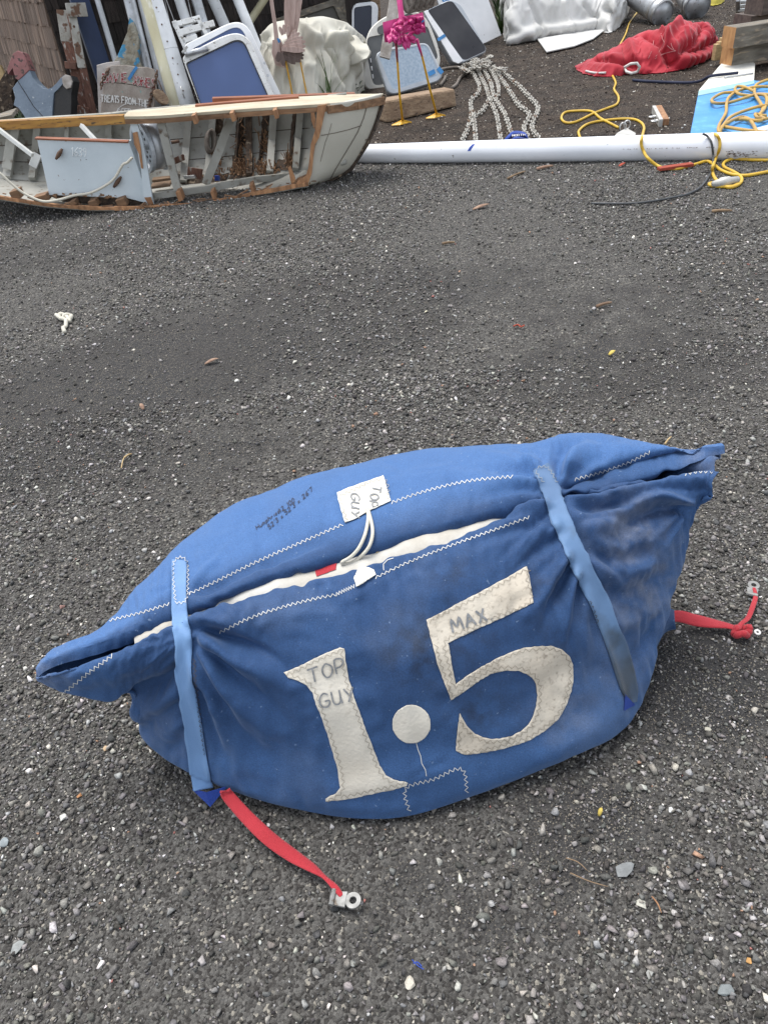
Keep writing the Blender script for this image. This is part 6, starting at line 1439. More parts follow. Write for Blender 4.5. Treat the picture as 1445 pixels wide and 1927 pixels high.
# yellow extension cord
def cordpts(L):
    out = []
    for q in L:
        if len(q) == 3 and q[2] == 'p': out.append(onpipe(q[0], q[1], .013))
        else:
            p = gp(q[0], q[1], q[2] if len(q) > 2 else .012); out.append(p+Vector((0, 0, hz(p.x, p.y) if len(q) < 3 else 0)))
    return spl(out, 6)
yc = thing('extension_cord', 'bright yellow extension cord looping over soil and white spar', 'cord', gp(1150, 200))
for ln in ([(1222, 4), (1203, 18), (1185, 40), (1176, 65), (1160, 92), (1146, 112), (1143, 126), (1152, 142), (1158, 155), (1155, 167), (1163, 182), (1160, 196), (1140, 205), (1116, 214), (1083, 229), (1064, 230), (1056, 222), (1062, 212), (1083, 209), (1112, 210), (1128, 222), (1145, 231), (1163, 241)],
           [(1094, 264), (1089, 254), (1090, 245), (1109, 232), (1152, 225), (1188, 224), (1204, 230), (1211, 240), (1209, 252, .1), (1207, 259, 'p'), (1206, 272, 'p'), (1211, 286, 'p'), (1218, 297, .06), (1236, 311), (1256, 317), (1280, 316), (1310, 308), (1330, 303), (1344, 310), (1356, 319), (1378, 327), (1403, 329), (1430, 325), (1470, 318)],
           [(1500, 294), (1445, 296), (1410, 294), (1376, 299), (1362, 305), (1362, 313), (1378, 321), (1392, 330), (1395, 339), (1388, 347), (1374, 352), (1360, 348), (1345, 335), (1340, 322), (1341, 312, .05), (1346, 298, 'p'), (1353, 280, 'p'), (1353, 264, 'p'), (1347, 254, .17), (1338, 252, .12)],
           [(1388, 345), (1376, 350), (1350, 350), (1336, 348), (1334, 345), (1340, 343)], [(1500, 304), (1445, 301), (1410, 300), (1380, 298)]):
    mb = MB(); mb.tube(cordpts(ln), .0105, 8); mb.build('cable', M['cord'], yc, True)
mb = MB(); a, b = gp(1340, 346, .03), gp(1388, 338, .03); mb.tube([a, a*.7+b*.3, a*.68+b*.32, a*.35+b*.65, a*.33+b*.67, b], [.016, .026, .030, .030, .024, .020], 10); mb.build('plug', M['plate'], yc, True)
mb = MB(); mb.tube(cordpts([(1322, 252, .18), (1330, 256, 'p'), (1337, 266, 'p'), (1340, 280, 'p'), (1341, 292, 'p'), (1341, 305, .04), (1339, 320), (1320, 349), (1295, 364), (1265, 371), (1230, 377), (1192, 381), (1150, 381), (1112, 380)]), .0072, 7); tag(mb.build('cable', M['blackcable'], None, True), 'thin dark cable draped over the spar and along the gravel', 'cable')
rope('dark_line', 'dark navy line with a clip running to the white board end', 'line', [[(1190, 150), (1215, 152), (1260, 154), (1300, 154, .02), (1320, 150, .03), (1336, 142, .08), (1368, 138, .08), (1388, 136, .08)]], .013, M['navyrope'])
sp = thing('metal_fitting', 'pale metal plate fitting with two rings behind the spar', 'fitting', gp(1180, 252))
flat([(1148, 266), (1160, 250), (1178, 240), (1196, 250), (1192, 266)], .02, .012, 'plate', M['plate'], sp)
for q in ((1172, 240), (1180, 236)):
    c = gp(q[0], q[1], .035); mb = MB(); mb.tube([c+Vector((math.cos(t)*.026, .01, math.sin(t)*.034)) for t in [6.2832*i/14 for i in range(14)]], .007, 6, closed=True, cap=False); mb.build('ring', M['steel'], sp, True)
hg = thing('hinge_block', 'wooden block with metal hinge eyes lying on the soil', 'fitting', gp(1240, 222))
a, b = gp(1238, 204, .03), gp(1252, 230, .03); mb = MB(); mb.bar(a, b, .05, .05); mb.build('wood', M['fresh'], hg, bevel=.003)
mb = MB(); mb.bar(a+Vector((-.045, -.01, 0)), b+Vector((-.045, -.01, 0)), .03, .06); mb.build('plate', M['plate'], hg, bevel=.003)
for t in (.55, .85):
    c = a+(b-a)*t+Vector((-.085, -.01, .0)); mb = MB(); mb.tube([c+Vector((math.cos(u)*.03, math.sin(u)*.02, .004)) for u in [6.2832*i/12 for i in range(12)]], .008, 6, closed=True, cap=False); mb.build('eye', M['steel'], hg, True)
mb = MB(); mb.bar(gp(1238, 318, .02), gp(1302, 309, .02), .05, .02); tag(mb.build('red_strip', M['twine'], None, bevel=.003), 'faded red strip under the spar by the yellow cord', 'strip')
# galvanised pipes and yellow cloth at the top right
def duct(name, label, a, b, r, m, grp=None):
    t = thing(name, label, 'duct', (a.x, a.y, 0), grp); d = (b-a).normalized(); mb = MB()
    mb.tube([a, b], r, 24, cap=False); mb.tube([a+d*.01, b-d*.01], r*.94, 24); mb.build('tube', m, t, True)
    for s_ in (.015, .13):
        mb = MB(); mb.tube([a+d*s_, a+d*(s_+.035)], r*1.07, 24); mb.build('band', M['steel'], t, True)
    mb = MB(); e = d.orthogonal().normalized(); mb.bar(a+d*.03+Vector((0, 0, r*1.05)), a+d*.13+Vector((0, 0, r*1.2)), .05, .03); mb.build('clamp', M['steel'], t); return t
DG = 'galvanised ducts at the top edge'
a = gp(1247, 26, .12); duct('duct', 'galvanised duct end with clamp bands at the start of yellow cord', a, a+Vector((-.35, 1.7, .42)), .155, M['alu'], DG)
a = gp(1312, 12, .14); duct('duct', 'second galvanised duct with a slotted rail beside yellow cloth', a, a+Vector((.12, 1.7, .42)), .17, M['alu'], DG)
a = gp(1290, 20, .06); mb = MB(); mb.bar(a, a+Vector((.2, 1.1, .32)), .12, .06); tag(mb.build('channel_rail', M['steel'], None, bevel=.005), 'short slotted metal channel beside the second duct', 'rail')
gr_ = thing('metal_bracket', 'galvanised bracket with slats beside the dark timbers', 'bracket', gp(1400, 20))
for k in range(3):
    mb = MB(); mb.bar(gp(1386+k*2, 20-k*8, .05+k*.05), gp(1416+k*2, 16-k*8, .05+k*.05), .06, .03); mb.build('slat', M['steel'], gr_, bevel=.003)
mb = MB(); mb.bar(gp(1388, 22, .02), gp(1388, 0, .22), .05, .03); mb.bar(gp(1414, 18, .02), gp(1414, -4, .22), .05, .03); mb.build('side_rail', M['alu'], gr_)
heap('yellow_cloth', 'bundle of dull yellow cloth between the ducts and bracket', 'cloth', [((1328, 6), .01, (1330, -4), .1, .1), ((1338, 8), .02, (1340, -14), .2, .2), ((1350, 6), .02, (1352, -12), .2, .2), ((1360, 2), .01, (1360, -8), .1, .1)], M['yelcloth'], 3, .03, (.1, .1), .05, 2, 5, 5)
# little plants
def tuft(name, label, c, n, hgt_, spread, m, seed, wd=.010):
    r = random.Random(seed); mb = MB()
    for k in range(n):
        a = r.uniform(0, 6.28); L = hgt_*r.uniform(.5, 1.1); sp_ = spread*r.uniform(.3, 1); b = c+Vector((r.gauss(0, .02), r.gauss(0, .02), 0)); s = Vector((-math.sin(a), math.cos(a), 0))*wd*.5; rows_ = []
        for i in range(6):
            t = i/5; p = b+Vector((math.cos(a)*sp_*t**1.6, math.sin(a)*sp_*t**1.6, L*(t-.35*t*t*sp_/max(hgt_, .01)))); w_ = 1-t**2; rows_.append([p-s*w_, p+s*w_])
        mb.grid(rows_)
    return tag(mb.build(name, m, None, True), label, 'plant')
tuft('grass_tuft', 'thin green grass blades growing in front of the sail roll', gp(622, 196)+Vector((0, -.05, 0)), 11, .62, .32, M['grass'], 3, .014)
for k, (x, y, l) in enumerate(((650, 176, 'small leafy weed by the right end of the sail roll'), (668, 178, 'low green weed beside the cream hatch foot'))):
    r = random.Random(k); mb = MB(); c = gp(x, y)
    for j in range(26):
        a = r.uniform(0, 6.28); p = c+Vector((math.cos(a)*r.uniform(.01, .09), math.sin(a)*.06, r.uniform(.01, .11))); mb.grid(leaf3(p, p+Vector((math.cos(a)*.045, math.sin(a)*.045-.01, r.uniform(-.01, .03))), .014, .006, Vector((0, 0, 1)), 5))
    tag(mb.build('weed', M['leafm'], None, True), l, 'plant')
tuft('weed_clump', 'dark green strap-leaved weeds left of the white tarpaulin', gp(944, 62), 38, .5, .3, M['grass'], 7, .03); tuft('weed_clump', 'sparse dark weeds at the back behind the white panel', gp(938, 30), 30, .5, .3, M['leafm'], 8, .03)
tuft('dry_grass', 'dry straw-coloured grass by the dark timbers', gp(1424, 16), 60, .3, .28, M['dry'], 9, .008)

# ------------------------------------------------------------------ the broken dinghy (near side torn away)
def bp(x, y, Y): return py(x, y, Y-.17-.00022*(x-150))
boat = thing('broken_dinghy', 'broken white wooden dinghy with its near side torn open, ribs showing', 'dinghy', gp(250, 392))
near_px = [(-60, 362), (0, 371), (50, 379), (100, 386), (150, 390), (200, 392), (274, 391), (330, 387), (391, 382), (440, 373), (483, 363), (520, 357), (556, 350), (580, 346)]
YN = 6.2
NE = [bp(x, y, YN) for x, y in near_px]; low = min(p.z for p in NE); shift = Vector((0, 0, 0))
def bl(pts, m, name, par=boat, wd=.03, th=.03, up=(0, -1, 0), bev=.003):
    mb = MB()
    for a, b in zip(pts[:-1], pts[1:]): mb.bar(a, b, wd, th, up=up)
    return mb.build(name, m, par, bevel=bev if len(pts) == 2 else 0)
FARX = [-60, 0, 100, 200, 300, 400, 500, 590, 650]; FART = [243, 240, 234, 229, 219, 211, 204, 198, 190]; FARB = [336, 334, 340, 344, 345, 338, 325, 316, 300]; FARY = [6.9, 6.9, 6.92, 6.92, 6.9, 6.86, 6.78, 6.64, 6.5]
def far(x, t, off=0.):
    """point on the inner face of the far planking, t = 0 top .. 1 bottom"""
    k = 0
    while k < len(FARX)-2 and x > FARX[k+1]: k += 1
    f = (x-FARX[k])/(FARX[k+1]-FARX[k]); yt = FART[k]+(FART[k+1]-FART[k])*f; yb = FARB[k]+(FARB[k+1]-FARB[k])*f; Y = FARY[k]+(FARY[k+1]-FARY[k])*f
    return bp(x, yt+(yb-yt)*t, Y+.10*math.sin(math.pi*t)*.7-.18*t*t-off)
mb = MB(); mb.grid([[far(x, t) for t in np.linspace(-.12, 1.05, 9).tolist()] for x in np.linspace(-60, 650, 30).tolist()]); thick(mb.build('far_planking', M['boatin'], boat, True), .02)
for t in (.36, .68):
    mb = MB(); mb.tube([far(x, t, .002) for x in np.linspace(-60, 640, 40).tolist()], .0035, 4); mb.build('plank_seam', M['grub'], boat)
g = []
for (x, y), p in zip(near_px, NE):
    q = far(min(x, 640), 1.02); g.append([p, p*.7+q*.3-Vector((0, 0, .02)), p*.35+q*.65-Vector((0, 0, .015)), q])
mb = MB(); mb.grid([[Vector(p) for p in r] for r in loft(g, 3, 4)]); thick(mb.build('bottom_planking', M['boatin'], boat, True), .022)
mb = MB(); e_ = spl([p+Vector((0, -.012, .004)) for p in NE], 4)
for a, b in zip(e_[:-1], e_[1:]): mb.bar(a, b+(b-a)*.08, .024, .024+.010*noise.noise(a*9), up=(0, 0, 1))
mb.build('torn_bottom_edge', M['fresh'], boat)
mb = MB(); rg = random.Random(5)
for k in range(70):
    t = rg.uniform(0, len(e_)-2); i = int(t); p = e_[i]+(e_[i+1]-e_[i])*(t-i); L = rg.uniform(.02, .09)
    mb.bar(p+Vector((0, rg.uniform(-.02, .05), rg.uniform(0, .025))), p+Vector((rg.choice((-1, 1))*L, rg.uniform(-.02, .05), rg.uniform(-.01, .035))), rg.uniform(.006, .016), .006)
mb.build('splinters', M['brown'], boat)['kind'] = 'stuff'
for x0, x1, w_ in ((32, 14, .06), (72, 62, .05), (128, 124, .03), (205, 207, .05), (356, 346, .055), (402, 390, .05), (468, 470, .05), (516, 508, .055), (566, 556, .05)):
    bl([far(x0, -.02, .03), far((x0+x1)/2, .5, .03), far(x1, 1.0, .03)], M['boatin'] if x0 not in (468,) else M['grub'], 'rib', wd=w_, th=.05)
# rotten streaks and torn wood on the inner planks
def streak(pts, name='rotten_patch', m=M['grub'], off=.012, seed=1):
    r = random.Random(seed); pp = []
    for i in range(len(pts)):
        a, b = pts[i], pts[(i+1) % len(pts)]
        for j in range(5): pp.append((a[0]+(b[0]-a[0])*j/5+r.uniform(-2, 2), a[1]+(b[1]-a[1])*j/5+r.uniform(-2, 2)))
    P = [far(x, t_of(x, y), off) for x, y in pp]; mb = MB(); mb.slab(P, Vector((0, -1, .1)), .01); mb.build(name, m, boat)
def t_of(x, y):
    k = 0
    while k < len(FARX)-2 and x > FARX[k+1]: k += 1
    f = (x-FARX[k])/(FARX[k+1]-FARX[k]); yt = FART[k]+(FART[k+1]-FART[k])*f; yb = FARB[k]+(FARB[k+1]-FARB[k])*f; return (y-yt)/(yb-yt)
for k, s_ in enumerate(([(446, 216), (460, 216), (456, 262), (454, 330), (440, 334), (444, 270)], [(494, 214), (507, 212), (502, 262), (492, 318), (482, 320), (492, 260)], [(550, 210), (560, 208), (554, 258), (548, 306), (543, 308), (547, 250)], [(402, 218), (416, 217), (412, 250), (398, 256)], [(438, 296), (472, 290), (478, 331), (430, 338)], [(330, 326), (380, 330), (430, 326), (428, 344), (340, 348)], [(520, 300), (548, 300), (552, 318), (520, 322)], [(346, 214), (362, 213), (358, 250), (350, 262)], [(398, 214), (424, 213), (420, 244), (402, 262)], [(490, 312), (520, 306), (522, 320), (488, 326)], [(456, 258), (470, 256), (468, 276), (456, 274)])): streak(s_, seed=k)
mb = MB(); rg = random.Random(12)
for k in range(520):
    cx, cy, sx, sy = rg.choice(((455, 318, 20, 12), (500, 322, 20, 8), (400, 330, 30, 8), (452, 275, 9, 42), (497, 270, 7, 40), (466, 322, 22, 10), (505, 318, 16, 6), (545, 300, 6, 12), (405, 300, 10, 10))); x = rg.gauss(cx, sx*.6); y = rg.gauss(cy, sy*.6); t = t_of(x, y)
    if 0 < t < 1: p = far(x, t, rg.uniform(.015, .05)); mb.bar(p, p+Vector((rg.gauss(0, .02), rg.uniform(-.02, 0), rg.gauss(0, .04))), rg.uniform(.004, .013), .004)
mb.build('wood_splinters', M['brown'], boat)['kind'] = 'stuff'
# rails, deck
bl([bp(-70, 239, 6.80), bp(236, 224, 6.80)], M['rail'], 'gunwale_rail', wd=.05, th=.066, up=(0, 0, 1), bev=.005)
bl([bp(-70, 231.5, 6.84), bp(236, 217, 6.84)], M['deck'], 'rail_cap', wd=.09, th=.006, up=(0, 0, 1), bev=.001)
DN = [bp(x, y, Y) for x, y, Y in ((234, 219, 6.22), (300, 217.5, 6.2), (420, 208, 6.2), (520, 201, 6.2), (615, 195, 6.2), (670, 187.5, 6.3), (721, 178, 6.46))]
DB = [p+Vector((0, d, .0)) for p, d in zip(DN, (.20, .28, .32, .34, .32, .22, .03))]
mb = MB(); g = []
for a, b in zip(DN, DB): g.append([a, a*.5+b*.5+Vector((0, 0, .006)), b])
mb.grid([[Vector(p) for p in r] for r in loft(g, 4, 3)]); thick(mb.build('foredeck', M['deck'], boat, False), .018)
mb = MB(); mb.grid([[p+Vector((0, .01, -.020)) for p in r] for r in g]); thick(mb.build('deck_lining', M['brown'], boat), .012)
bl([p+Vector((0, .012, -.035)) for p in DN[:5]], M['brown'], 'deck_beam', wd=.03, th=.03, up=(0, 0, 1)); bl([p+Vector((0, -.006, -.038)) for p in DN[4:]], M['brown'], 'bow_moulding', wd=.03, th=.05, up=(0, 0, 1))
for x, y in ((369, 221), (440, 216), (520, 211)):
    c = bp(x, y, 6.19); mb = MB(); mb.box(c, (.014, 0, .002), (0, .08, 0), (-.004, 0, .028)); mb.build('beam_end', M['fresh'], boat, bevel=.002)
# bow skin on the near side
LB = [(612, 196), (606, 228), (598, 258), (590, 286), (583, 320), (572, 349)]; RB = [(720, 177), (712, 206), (702, 238), (686, 272), (656, 318), (612, 342)]
g = []
for j in range(6):
    a = bp(*LB[j], 6.2); b = bp(*RB[j], 6.46-.012*j); row = []
    for t in np.linspace(0, 1, 6).tolist(): row.append(a*(1-t)+b*t+Vector((0, -.06*math.sin(math.pi*t)*(1-.1*j), 0)))
    g.append(row)
BW = loft(g, 5, 5); mb = MB(); mb.grid([[Vector(p) for p in r] for r in BW]); thick(mb.build('bow_skin', M['bow'], boat, True), .022)
TB = bvh_of(BW)
mb = ribbon(TB, [[(691, 196), (684, 222), (672, 250), (652, 284), (630, 320), (622, 336)], [(604, 255), (630, 250), (655, 244), (680, 236)]], 1.7, .003, 4); mb.build('seam', M['grimline'], boat)
mb = ribbon(TB, [[(624, 232), (619, 250), (612, 268), (606, 292), (603, 304)]], 1., .003, 4); mb.build('hairline_crack', M['grimline'], boat)
g2 = [[bp(*RB[j], 6.46-.012*j), bp(RB[j][0]+3, RB[j][1], 6.50-.012*j), bp(RB[j][0]-6, RB[j][1], 6.62)] for j in range(6)]
mb = MB(); mb.grid(g2); thick(mb.build('stem', M['grub'], boat), .02)
def near(poly, Y, m, name, th=.02, bev=.002, par=boat):
    mb = MB(); mb.slab([bp(x, y, Y) for x, y in poly], Vector((0, -1, .05)), th, bev); return mb.build(name, m, par)
near([(598, 199), (615, 196), (609, 222), (601, 258), (593, 272), (590, 296), (587, 326), (580, 347), (556, 351), (560, 341), (576, 332), (580, 318), (583, 296), (585, 272), (593, 246), (595, 226)], 6.185, M['fresh'], 'torn_plank_edge', .025)
near([(584, 201), (590, 202), (594, 225), (592, 244), (586, 228)], 6.2, M['fresh'], 'split_frame'); near([(542, 316), (547, 312), (556, 336), (554, 350), (549, 350)], 6.24, M['fresh'], 'split_frame'); near([(548, 350), (560, 336), (584, 326), (588, 330), (584, 346), (562, 352)], 6.22, M['brown'], 'torn_plank_edge', .03)
bl([bp(303, 229, 6.3), bp(318, 290, 6.3), bp(335, 358, 6.3)], M['boatin'], 'strut', wd=.058, th=.03); bl([bp(434, 224, 6.5), bp(412, 285, 6.45), bp(387, 347, 6.4)], M['boatin'], 'strut', wd=.062, th=.03)
bl([bp(-6, 240, 6.75), bp(62, 292, 6.6)], M['boat'], 'brace', wd=.03, th=.03); bl([bp(154, 236, 6.75), bp(180, 264, 6.6)], M['boat'], 'brace', wd=.03, th=.03); bl([bp(22, 262, 6.78), bp(14, 318, 6.7)], M['boatin'], 'brace', wd=.07, th=.03); bl([bp(72, 290, 6.7), bp(62, 314, 6.65)], M['boat'], 'brace', wd=.06, th=.03)
# post with torn paint
near([(244, 228), (256, 224), (268, 262), (277, 310), (287, 372), (290, 386), (274, 384), (270, 370), (266, 320), (256, 270)], 6.24, M['boatblue'], 'side_post', .03)
near([(250, 250), (259, 248), (266, 282), (270, 318), (266, 316), (262, 290), (253, 272)], 6.222, M['fresh'], 'bare_patch', .006, .001); near([(272, 372), (284, 371), (290, 386), (280, 385)], 6.222, M['fresh'], 'bare_patch', .006, .001)
# centreboard case
YC = 6.27
cb_ = near([(70, 261), (243, 267), (262, 320), (283, 384), (240, 373), (93, 367), (86, 335)], YC, M['boatblue'], 'centreboard_case', .09, .004)
bl([bp(68, 259.5, YC+.012), bp(243, 266, YC+.012)], M['mahog'], 'case_capping', par=cb_, wd=.05, th=.011, up=(0, 0, 1)); bl([bp(68, 262, YC-.002), bp(243, 268.5, YC-.002)], M['fresh'], 'case_capping', par=cb_, wd=.012, th=.006, up=(0, 0, 1))
Pcb = bp(150, 300, YC); ncb = Vector((0, -1, .05)).normalized()
signtext(along('1639', [(134, 293, 4), (141, 293, 6.5), (149, 294, 6.5), (157, 294, 6)], 16), 1.7, mat('raised_number_paint', (.80, .84, .85), .5), cb_, .002, Pcb, ncb)
mb = MB()
for a, b in (((162, 300), (242, 303)), ((242, 303), (256, 303))): mb.bar(onp(*a, Pcb, ncb)+ncb*.0015, onp(*b, Pcb, ncb)+ncb*.0015, .003, .002, up=ncb)
mb.build('crack', M['grub'], cb_)
for a, b in (((108, 298), (120, 279)), ((216, 351), (230, 331))):
    A3, B3 = onp(*a, Pcb, ncb)+ncb*.03, onp(*b, Pcb, ncb)+ncb*.03; m3 = (A3+B3)/2; mb = MB(); mb.tube([A3, A3*.75+B3*.25, m3, A3*.25+B3*.75, B3], [.008, .013, .016, .013, .008], 8); mb.tube([m3-(B3-A3)*.1, m3-(B3-A3)*.1-ncb*.03], .009, 6); mb.tube([m3+(B3-A3)*.1, m3+(B3-A3)*.1-ncb*.03], .009, 6); mb.build('cleat', M['rust'], cb_, True)
psl([(238, 284), (248, 331), (240, 318), (231, 310)], Pcb, ncb, .01, .002, 'corner_bracket', M['boatblue'], cb_, .014)
mb = MB(); rg = random.Random(3)
for k in range(40): x = rg.uniform(95, 245); p = onp(x, 366+(x-93)*.03+rg.gauss(0, 2.0), Pcb, ncb)+ncb*.0015; mb.bar(p, p+Vector((rg.uniform(.005, .03), 0, rg.gauss(0, .006))), rg.uniform(.004, .014), .002, up=ncb)
mb.build('paint_chips', M['brown'], cb_)
near([(92, 368), (240, 373), (282, 385), (280, 389), (200, 387), (120, 380)], YC+.02, M['grub'], 'rotten_foot', .03)
# steering drum
dc = bp(266, 279, 6.42); dn = Vector((-.80, -.58, .06)).normalized(); de = dn.cross(Vector((0, 0, 1))).normalized(); df = de.cross(dn); wh = thing('cable_drum', 'grey metal drum wheel with a perforated face inside the dinghy', 'wheel', dc)
def circ(c, r, n=36): return [c+(de*math.cos(6.2832*i/n)+df*math.sin(6.2832*i/n))*r for i in range(n)]
mb = MB(); mb.ring(circ(dc, .178), circ(dc, .148), dn, .03); mb.build('rim', M['hatchg'], wh, bevel=.003)
mb = MB(); mb.ring(circ(dc-dn*.03, .165), circ(dc-dn*.03, .150), dn, .12); mb.build('drum', M['alu'], wh, True); mb = MB(); mb.ring(circ(dc-dn*.15, .178), circ(dc-dn*.15, .148), dn, .02); mb.build('rim', M['hatchg'], wh)
mb = MB(); mb.slab(circ(dc-dn*.07, .15), dn, .008); fc = mb.build('face_plate', M['hatchg'], wh)
mb = MB()
for rr in (.075, .115):
    for i in range(10 if rr < .1 else 16):
        a = 6.2832*i/(10 if rr < .1 else 16); c = dc-dn*.069+(de*math.cos(a)+df*math.sin(a))*rr; mb.slab([c+(de*math.cos(t)+df*math.sin(t))*.011+dn*.001 for t in [6.2832*k/10 for k in range(10)]], dn, .003)
mb.build('perforation', M['black'], fc)['kind'] = 'stuff'; mb = MB(); mb.tube([dc-dn*.08, dc+dn*.02], .02, 10); mb.build('hub', M['steel'], wh, True); mb = MB(); mb.tube([dc-dn*.16, dc-dn*.32], .012, 8); mb.build('axle', M['rust'], wh, True)
# floor, stringer, scraps
for k, (a, b, wd) in enumerate((((-40, 318), (80, 309), .11), ((-40, 333), (83, 325), .11), ((-40, 349), (88, 342), .11), ((-40, 362), (92, 357), .08), ((286, 350), (322, 345), .12), ((288, 338), (325, 333), .1))):
    bl([gp(*a, .10-.008*k if k < 4 else .07), gp(*b, .10-.008*k if k < 4 else .07)], M['floor'], 'floor_board', wd=wd, th=.018, up=(0, 0, 1))
bl([bp(286, 369, 6.32), bp(338, 362, 6.32), bp(400, 353, 6.35), bp(480, 338, 6.42), bp(545, 331, 6.5)], M['boatin'], 'stringer', wd=.03, th=.045, up=(0, 0, 1))
for x, y, w_, h_ in ((33, 364, .07, .06), (80, 372, .10, .05), (140, 380, .05, .03), (178, 381, .06, .05), (231, 379, .07, .06), (340, 366, .04, .07), (403, 364, .03, .06), (476, 353, .03, .07)):
    c = bp(x, y, 6.24); mb = MB(); mb.box(c, (w_/2, 0, .006), (0, .05, 0), (-.004, 0, h_/2)); mb.build('frame_stub', M['brown'] if w_ > .045 else M['fresh'], boat, bevel=.004)
scr = [('rust_box', [(354, 314), (380, 318), (377, 338), (352, 333)], 6.55, M['rustw'], 'rust-red box lying on the dinghy floor by the strut'), ('tin_lid', [(344, 331), (366, 329), (368, 335), (348, 337)], 6.45, M['steel'], 'shiny crushed tin beside the rust-red box'), ('scrap_board', [(310, 304), (344, 290), (346, 300), (312, 316)], 6.7, M['rustw'], 'dark red-brown scrap board behind the near strut in the dinghy'), ('blue_scrap', [(404, 330), (412, 330), (412, 340), (404, 340)], 6.5, M['deepblue'], 'small blue scrap lying under the diagonal strut')]
for nm, poly, Y, m_, lab in scr:
    mb = MB(); mb.slab([bp(x, y, Y) for x, y in poly], Vector((0, -1, .3)).normalized(), .06, .006); tag(mb.build(nm, m_, None), lab, 'scrap')
mb = MB()
for k in range(5): mb.tube([bp(394+k*1.2+7*math.cos(t), 268+20*math.sin(t)-k, 6.78-.012*k) for t in [6.2832*i/16 for i in range(16)]], .011, 6, closed=True, cap=False)
tag(mb.build('rope_coil', M['greyrope'], None, True), 'small tan rope coil hanging on the inner planks of the dinghy', 'rope')
P = spl([bp(x, y, Y) for x, y, Y in ((-30, 305, 6.22), (0, 325, 6.2), (25, 348, 6.19), (50, 366, 6.18), (82, 379, 6.165), (112, 376, 6.165), (140, 368, 6.2), (174, 362, 6.22), (212, 340, 6.23), (231, 311, 6.23), (240, 306, 6.22), (249, 297, 6.2))], 5)
mb = MB(); mb.tube(P, .0095, 7); tag(mb.build('cream_line', M['ropecream'], None, True), 'thin cream line looping across the pale blue centreboard case', 'rope')
SG = 'strips lying on the foredeck'
a, b = DB[2]+Vector((-.1, -.02, .028)), bp(668, 178.5, 6.62); mb = MB(); mb.bar(a, b, .06, .03); tag(mb.build('mahogany_strip', M['mahog'], None, bevel=.003), 'long mahogany strip lying along the back of the foredeck', 'strip', SG)
a2, b2 = DB[2]+Vector((-.22, -.10, .016)), DB[4]+Vector((-.2, -.06, .02)); mb = MB(); mb.bar(a2, b2, .05, .018); tag(mb.build('mahogany_strip', M['mahog'], None, bevel=.003), 'thinner reddish strip lying in front of the long mahogany one', 'strip', SG)
beam('pale_board', 'pale weathered board lying behind the foredeck below the sail roll', 'board', [(560, 184), (650, 172), (648, 166), (558, 178)], .05, .1, M['pinewood'])

# ------------------------------------------------------------------ small things lying on the yard
def lie(x, y, z=0.): p = gp(x, y, 0); p.z = hz(p.x, p.y)+z; return p
def big_stone(label, x, y, wpx, col, seed, sq=.62, rough=.75, var=(1, .8, .5), n=16, ang=0.):
    p = lie(x, y); V, F = hull_stone(seed, n); r = wpx*mpp(p)/2; ca, sa = math.cos(ang), math.sin(ang); mb = MB()
    mb.add([p+Vector(((v[0]*var[0]*ca-v[1]*var[1]*sa)*r, (v[0]*var[0]*sa+v[1]*var[1]*ca)*r, (v[2]+.55)*r*var[2])) for v in V], [tuple(int(i) for i in f) for f in F])
    o = mb.build('stone', mat('stone_'+label.split()[0], col, rough, tuple(c*.72 for c in col), 60, bump=.5, bscale=160, bdist=.003), None, bevel=.0015); return tag(o, label, 'stone')
STN = [('large flat grey stone right of the bare dark patch below the bag', 1174, 1637, 42, (.21, .22, .22), 61, (1, .75, .35), .6), ('round cream pebble alone at the bottom of the picture', 771, 1849, 27, (.60, .55, .46), 62, (1, .95, .55), .2),
 ('broad grey stone near the lower right corner among smaller gravel', 1361, 1866, 36, (.20, .22, .22), 63, (1, .8, .45), .1), ('pale grey stone at the left edge near the bottom', 33, 1780, 34, (.27, .28, .27), 64, (1, .8, .4), .5), ('pale wedge of stone just below the large flat grey one', 1206, 1704, 24, (.44, .43, .37), 65, (1, .8, .4), -.5),
 ('white pebble between the bag and the lower left buckle', 118, 1536, 20, (.62, .61, .56), 66, (1, .8, .5), .3), ('white rounded stone on the gravel behind the bag', 447, 962 if False else 716, 13, (.60, .59, .54), 67, (1, .8, .6), 0.), ('small cream stone lying behind the bag near its middle', 556, 682, 14, (.62, .60, .52), 68, (1, .9, .5), .7),
 ('ochre pebble on the gravel at the lower right edge', 1408, 1810, 16, (.55, .30, .10), 69, (1, .8, .5), 1.), ('rust-orange stone chip left of the bag', 149, 1496, 17, (.42, .20, .08), 70, (1, .6, .4), 1.1), ('tan pebble left of the bag beside the left strap', 200, 1408, 15, (.50, .36, .22), 71, (1, .8, .6), .2),
 ('bluish grey stone at the left edge below the bag', 6, 1583, 26, (.25, .28, .29), 72, (1, .8, .4), 1.2), ('white triangular stone chip right of the bag below its corner', 1262, 1527, 17, (.60, .60, .58), 73, (1, .7, .4), .9), ('pale buff stone on the sandy patch right of the bag', 1330, 1376, 18, (.46, .44, .36), 74, (1, .8, .5), .4), ('grey stone right of the bag on the sandy patch edge', 1318, 1487, 24, (.22, .215, .20), 75, (1, .7, .4), .0),
 ('light grey stone bedded in gravel at lower right', 1221, 1835, 24, (.29, .29, .27), 76, (1, .7, .45), .8), ('pinkish stone chip behind the bag on the left', 117, 1140, 14, (.33, .19, .16), 77, (1, .8, .5), 0), ('small yellow stone chip far up the yard on the right', 803, 588, 10, (.62, .58, .42), 78, (1, .8, .5), 0)]
for l, x, y, w_, c_, sd0, vr, an in STN: big_stone(l, x, y, w_, c_, sd0, var=vr, ang=an)
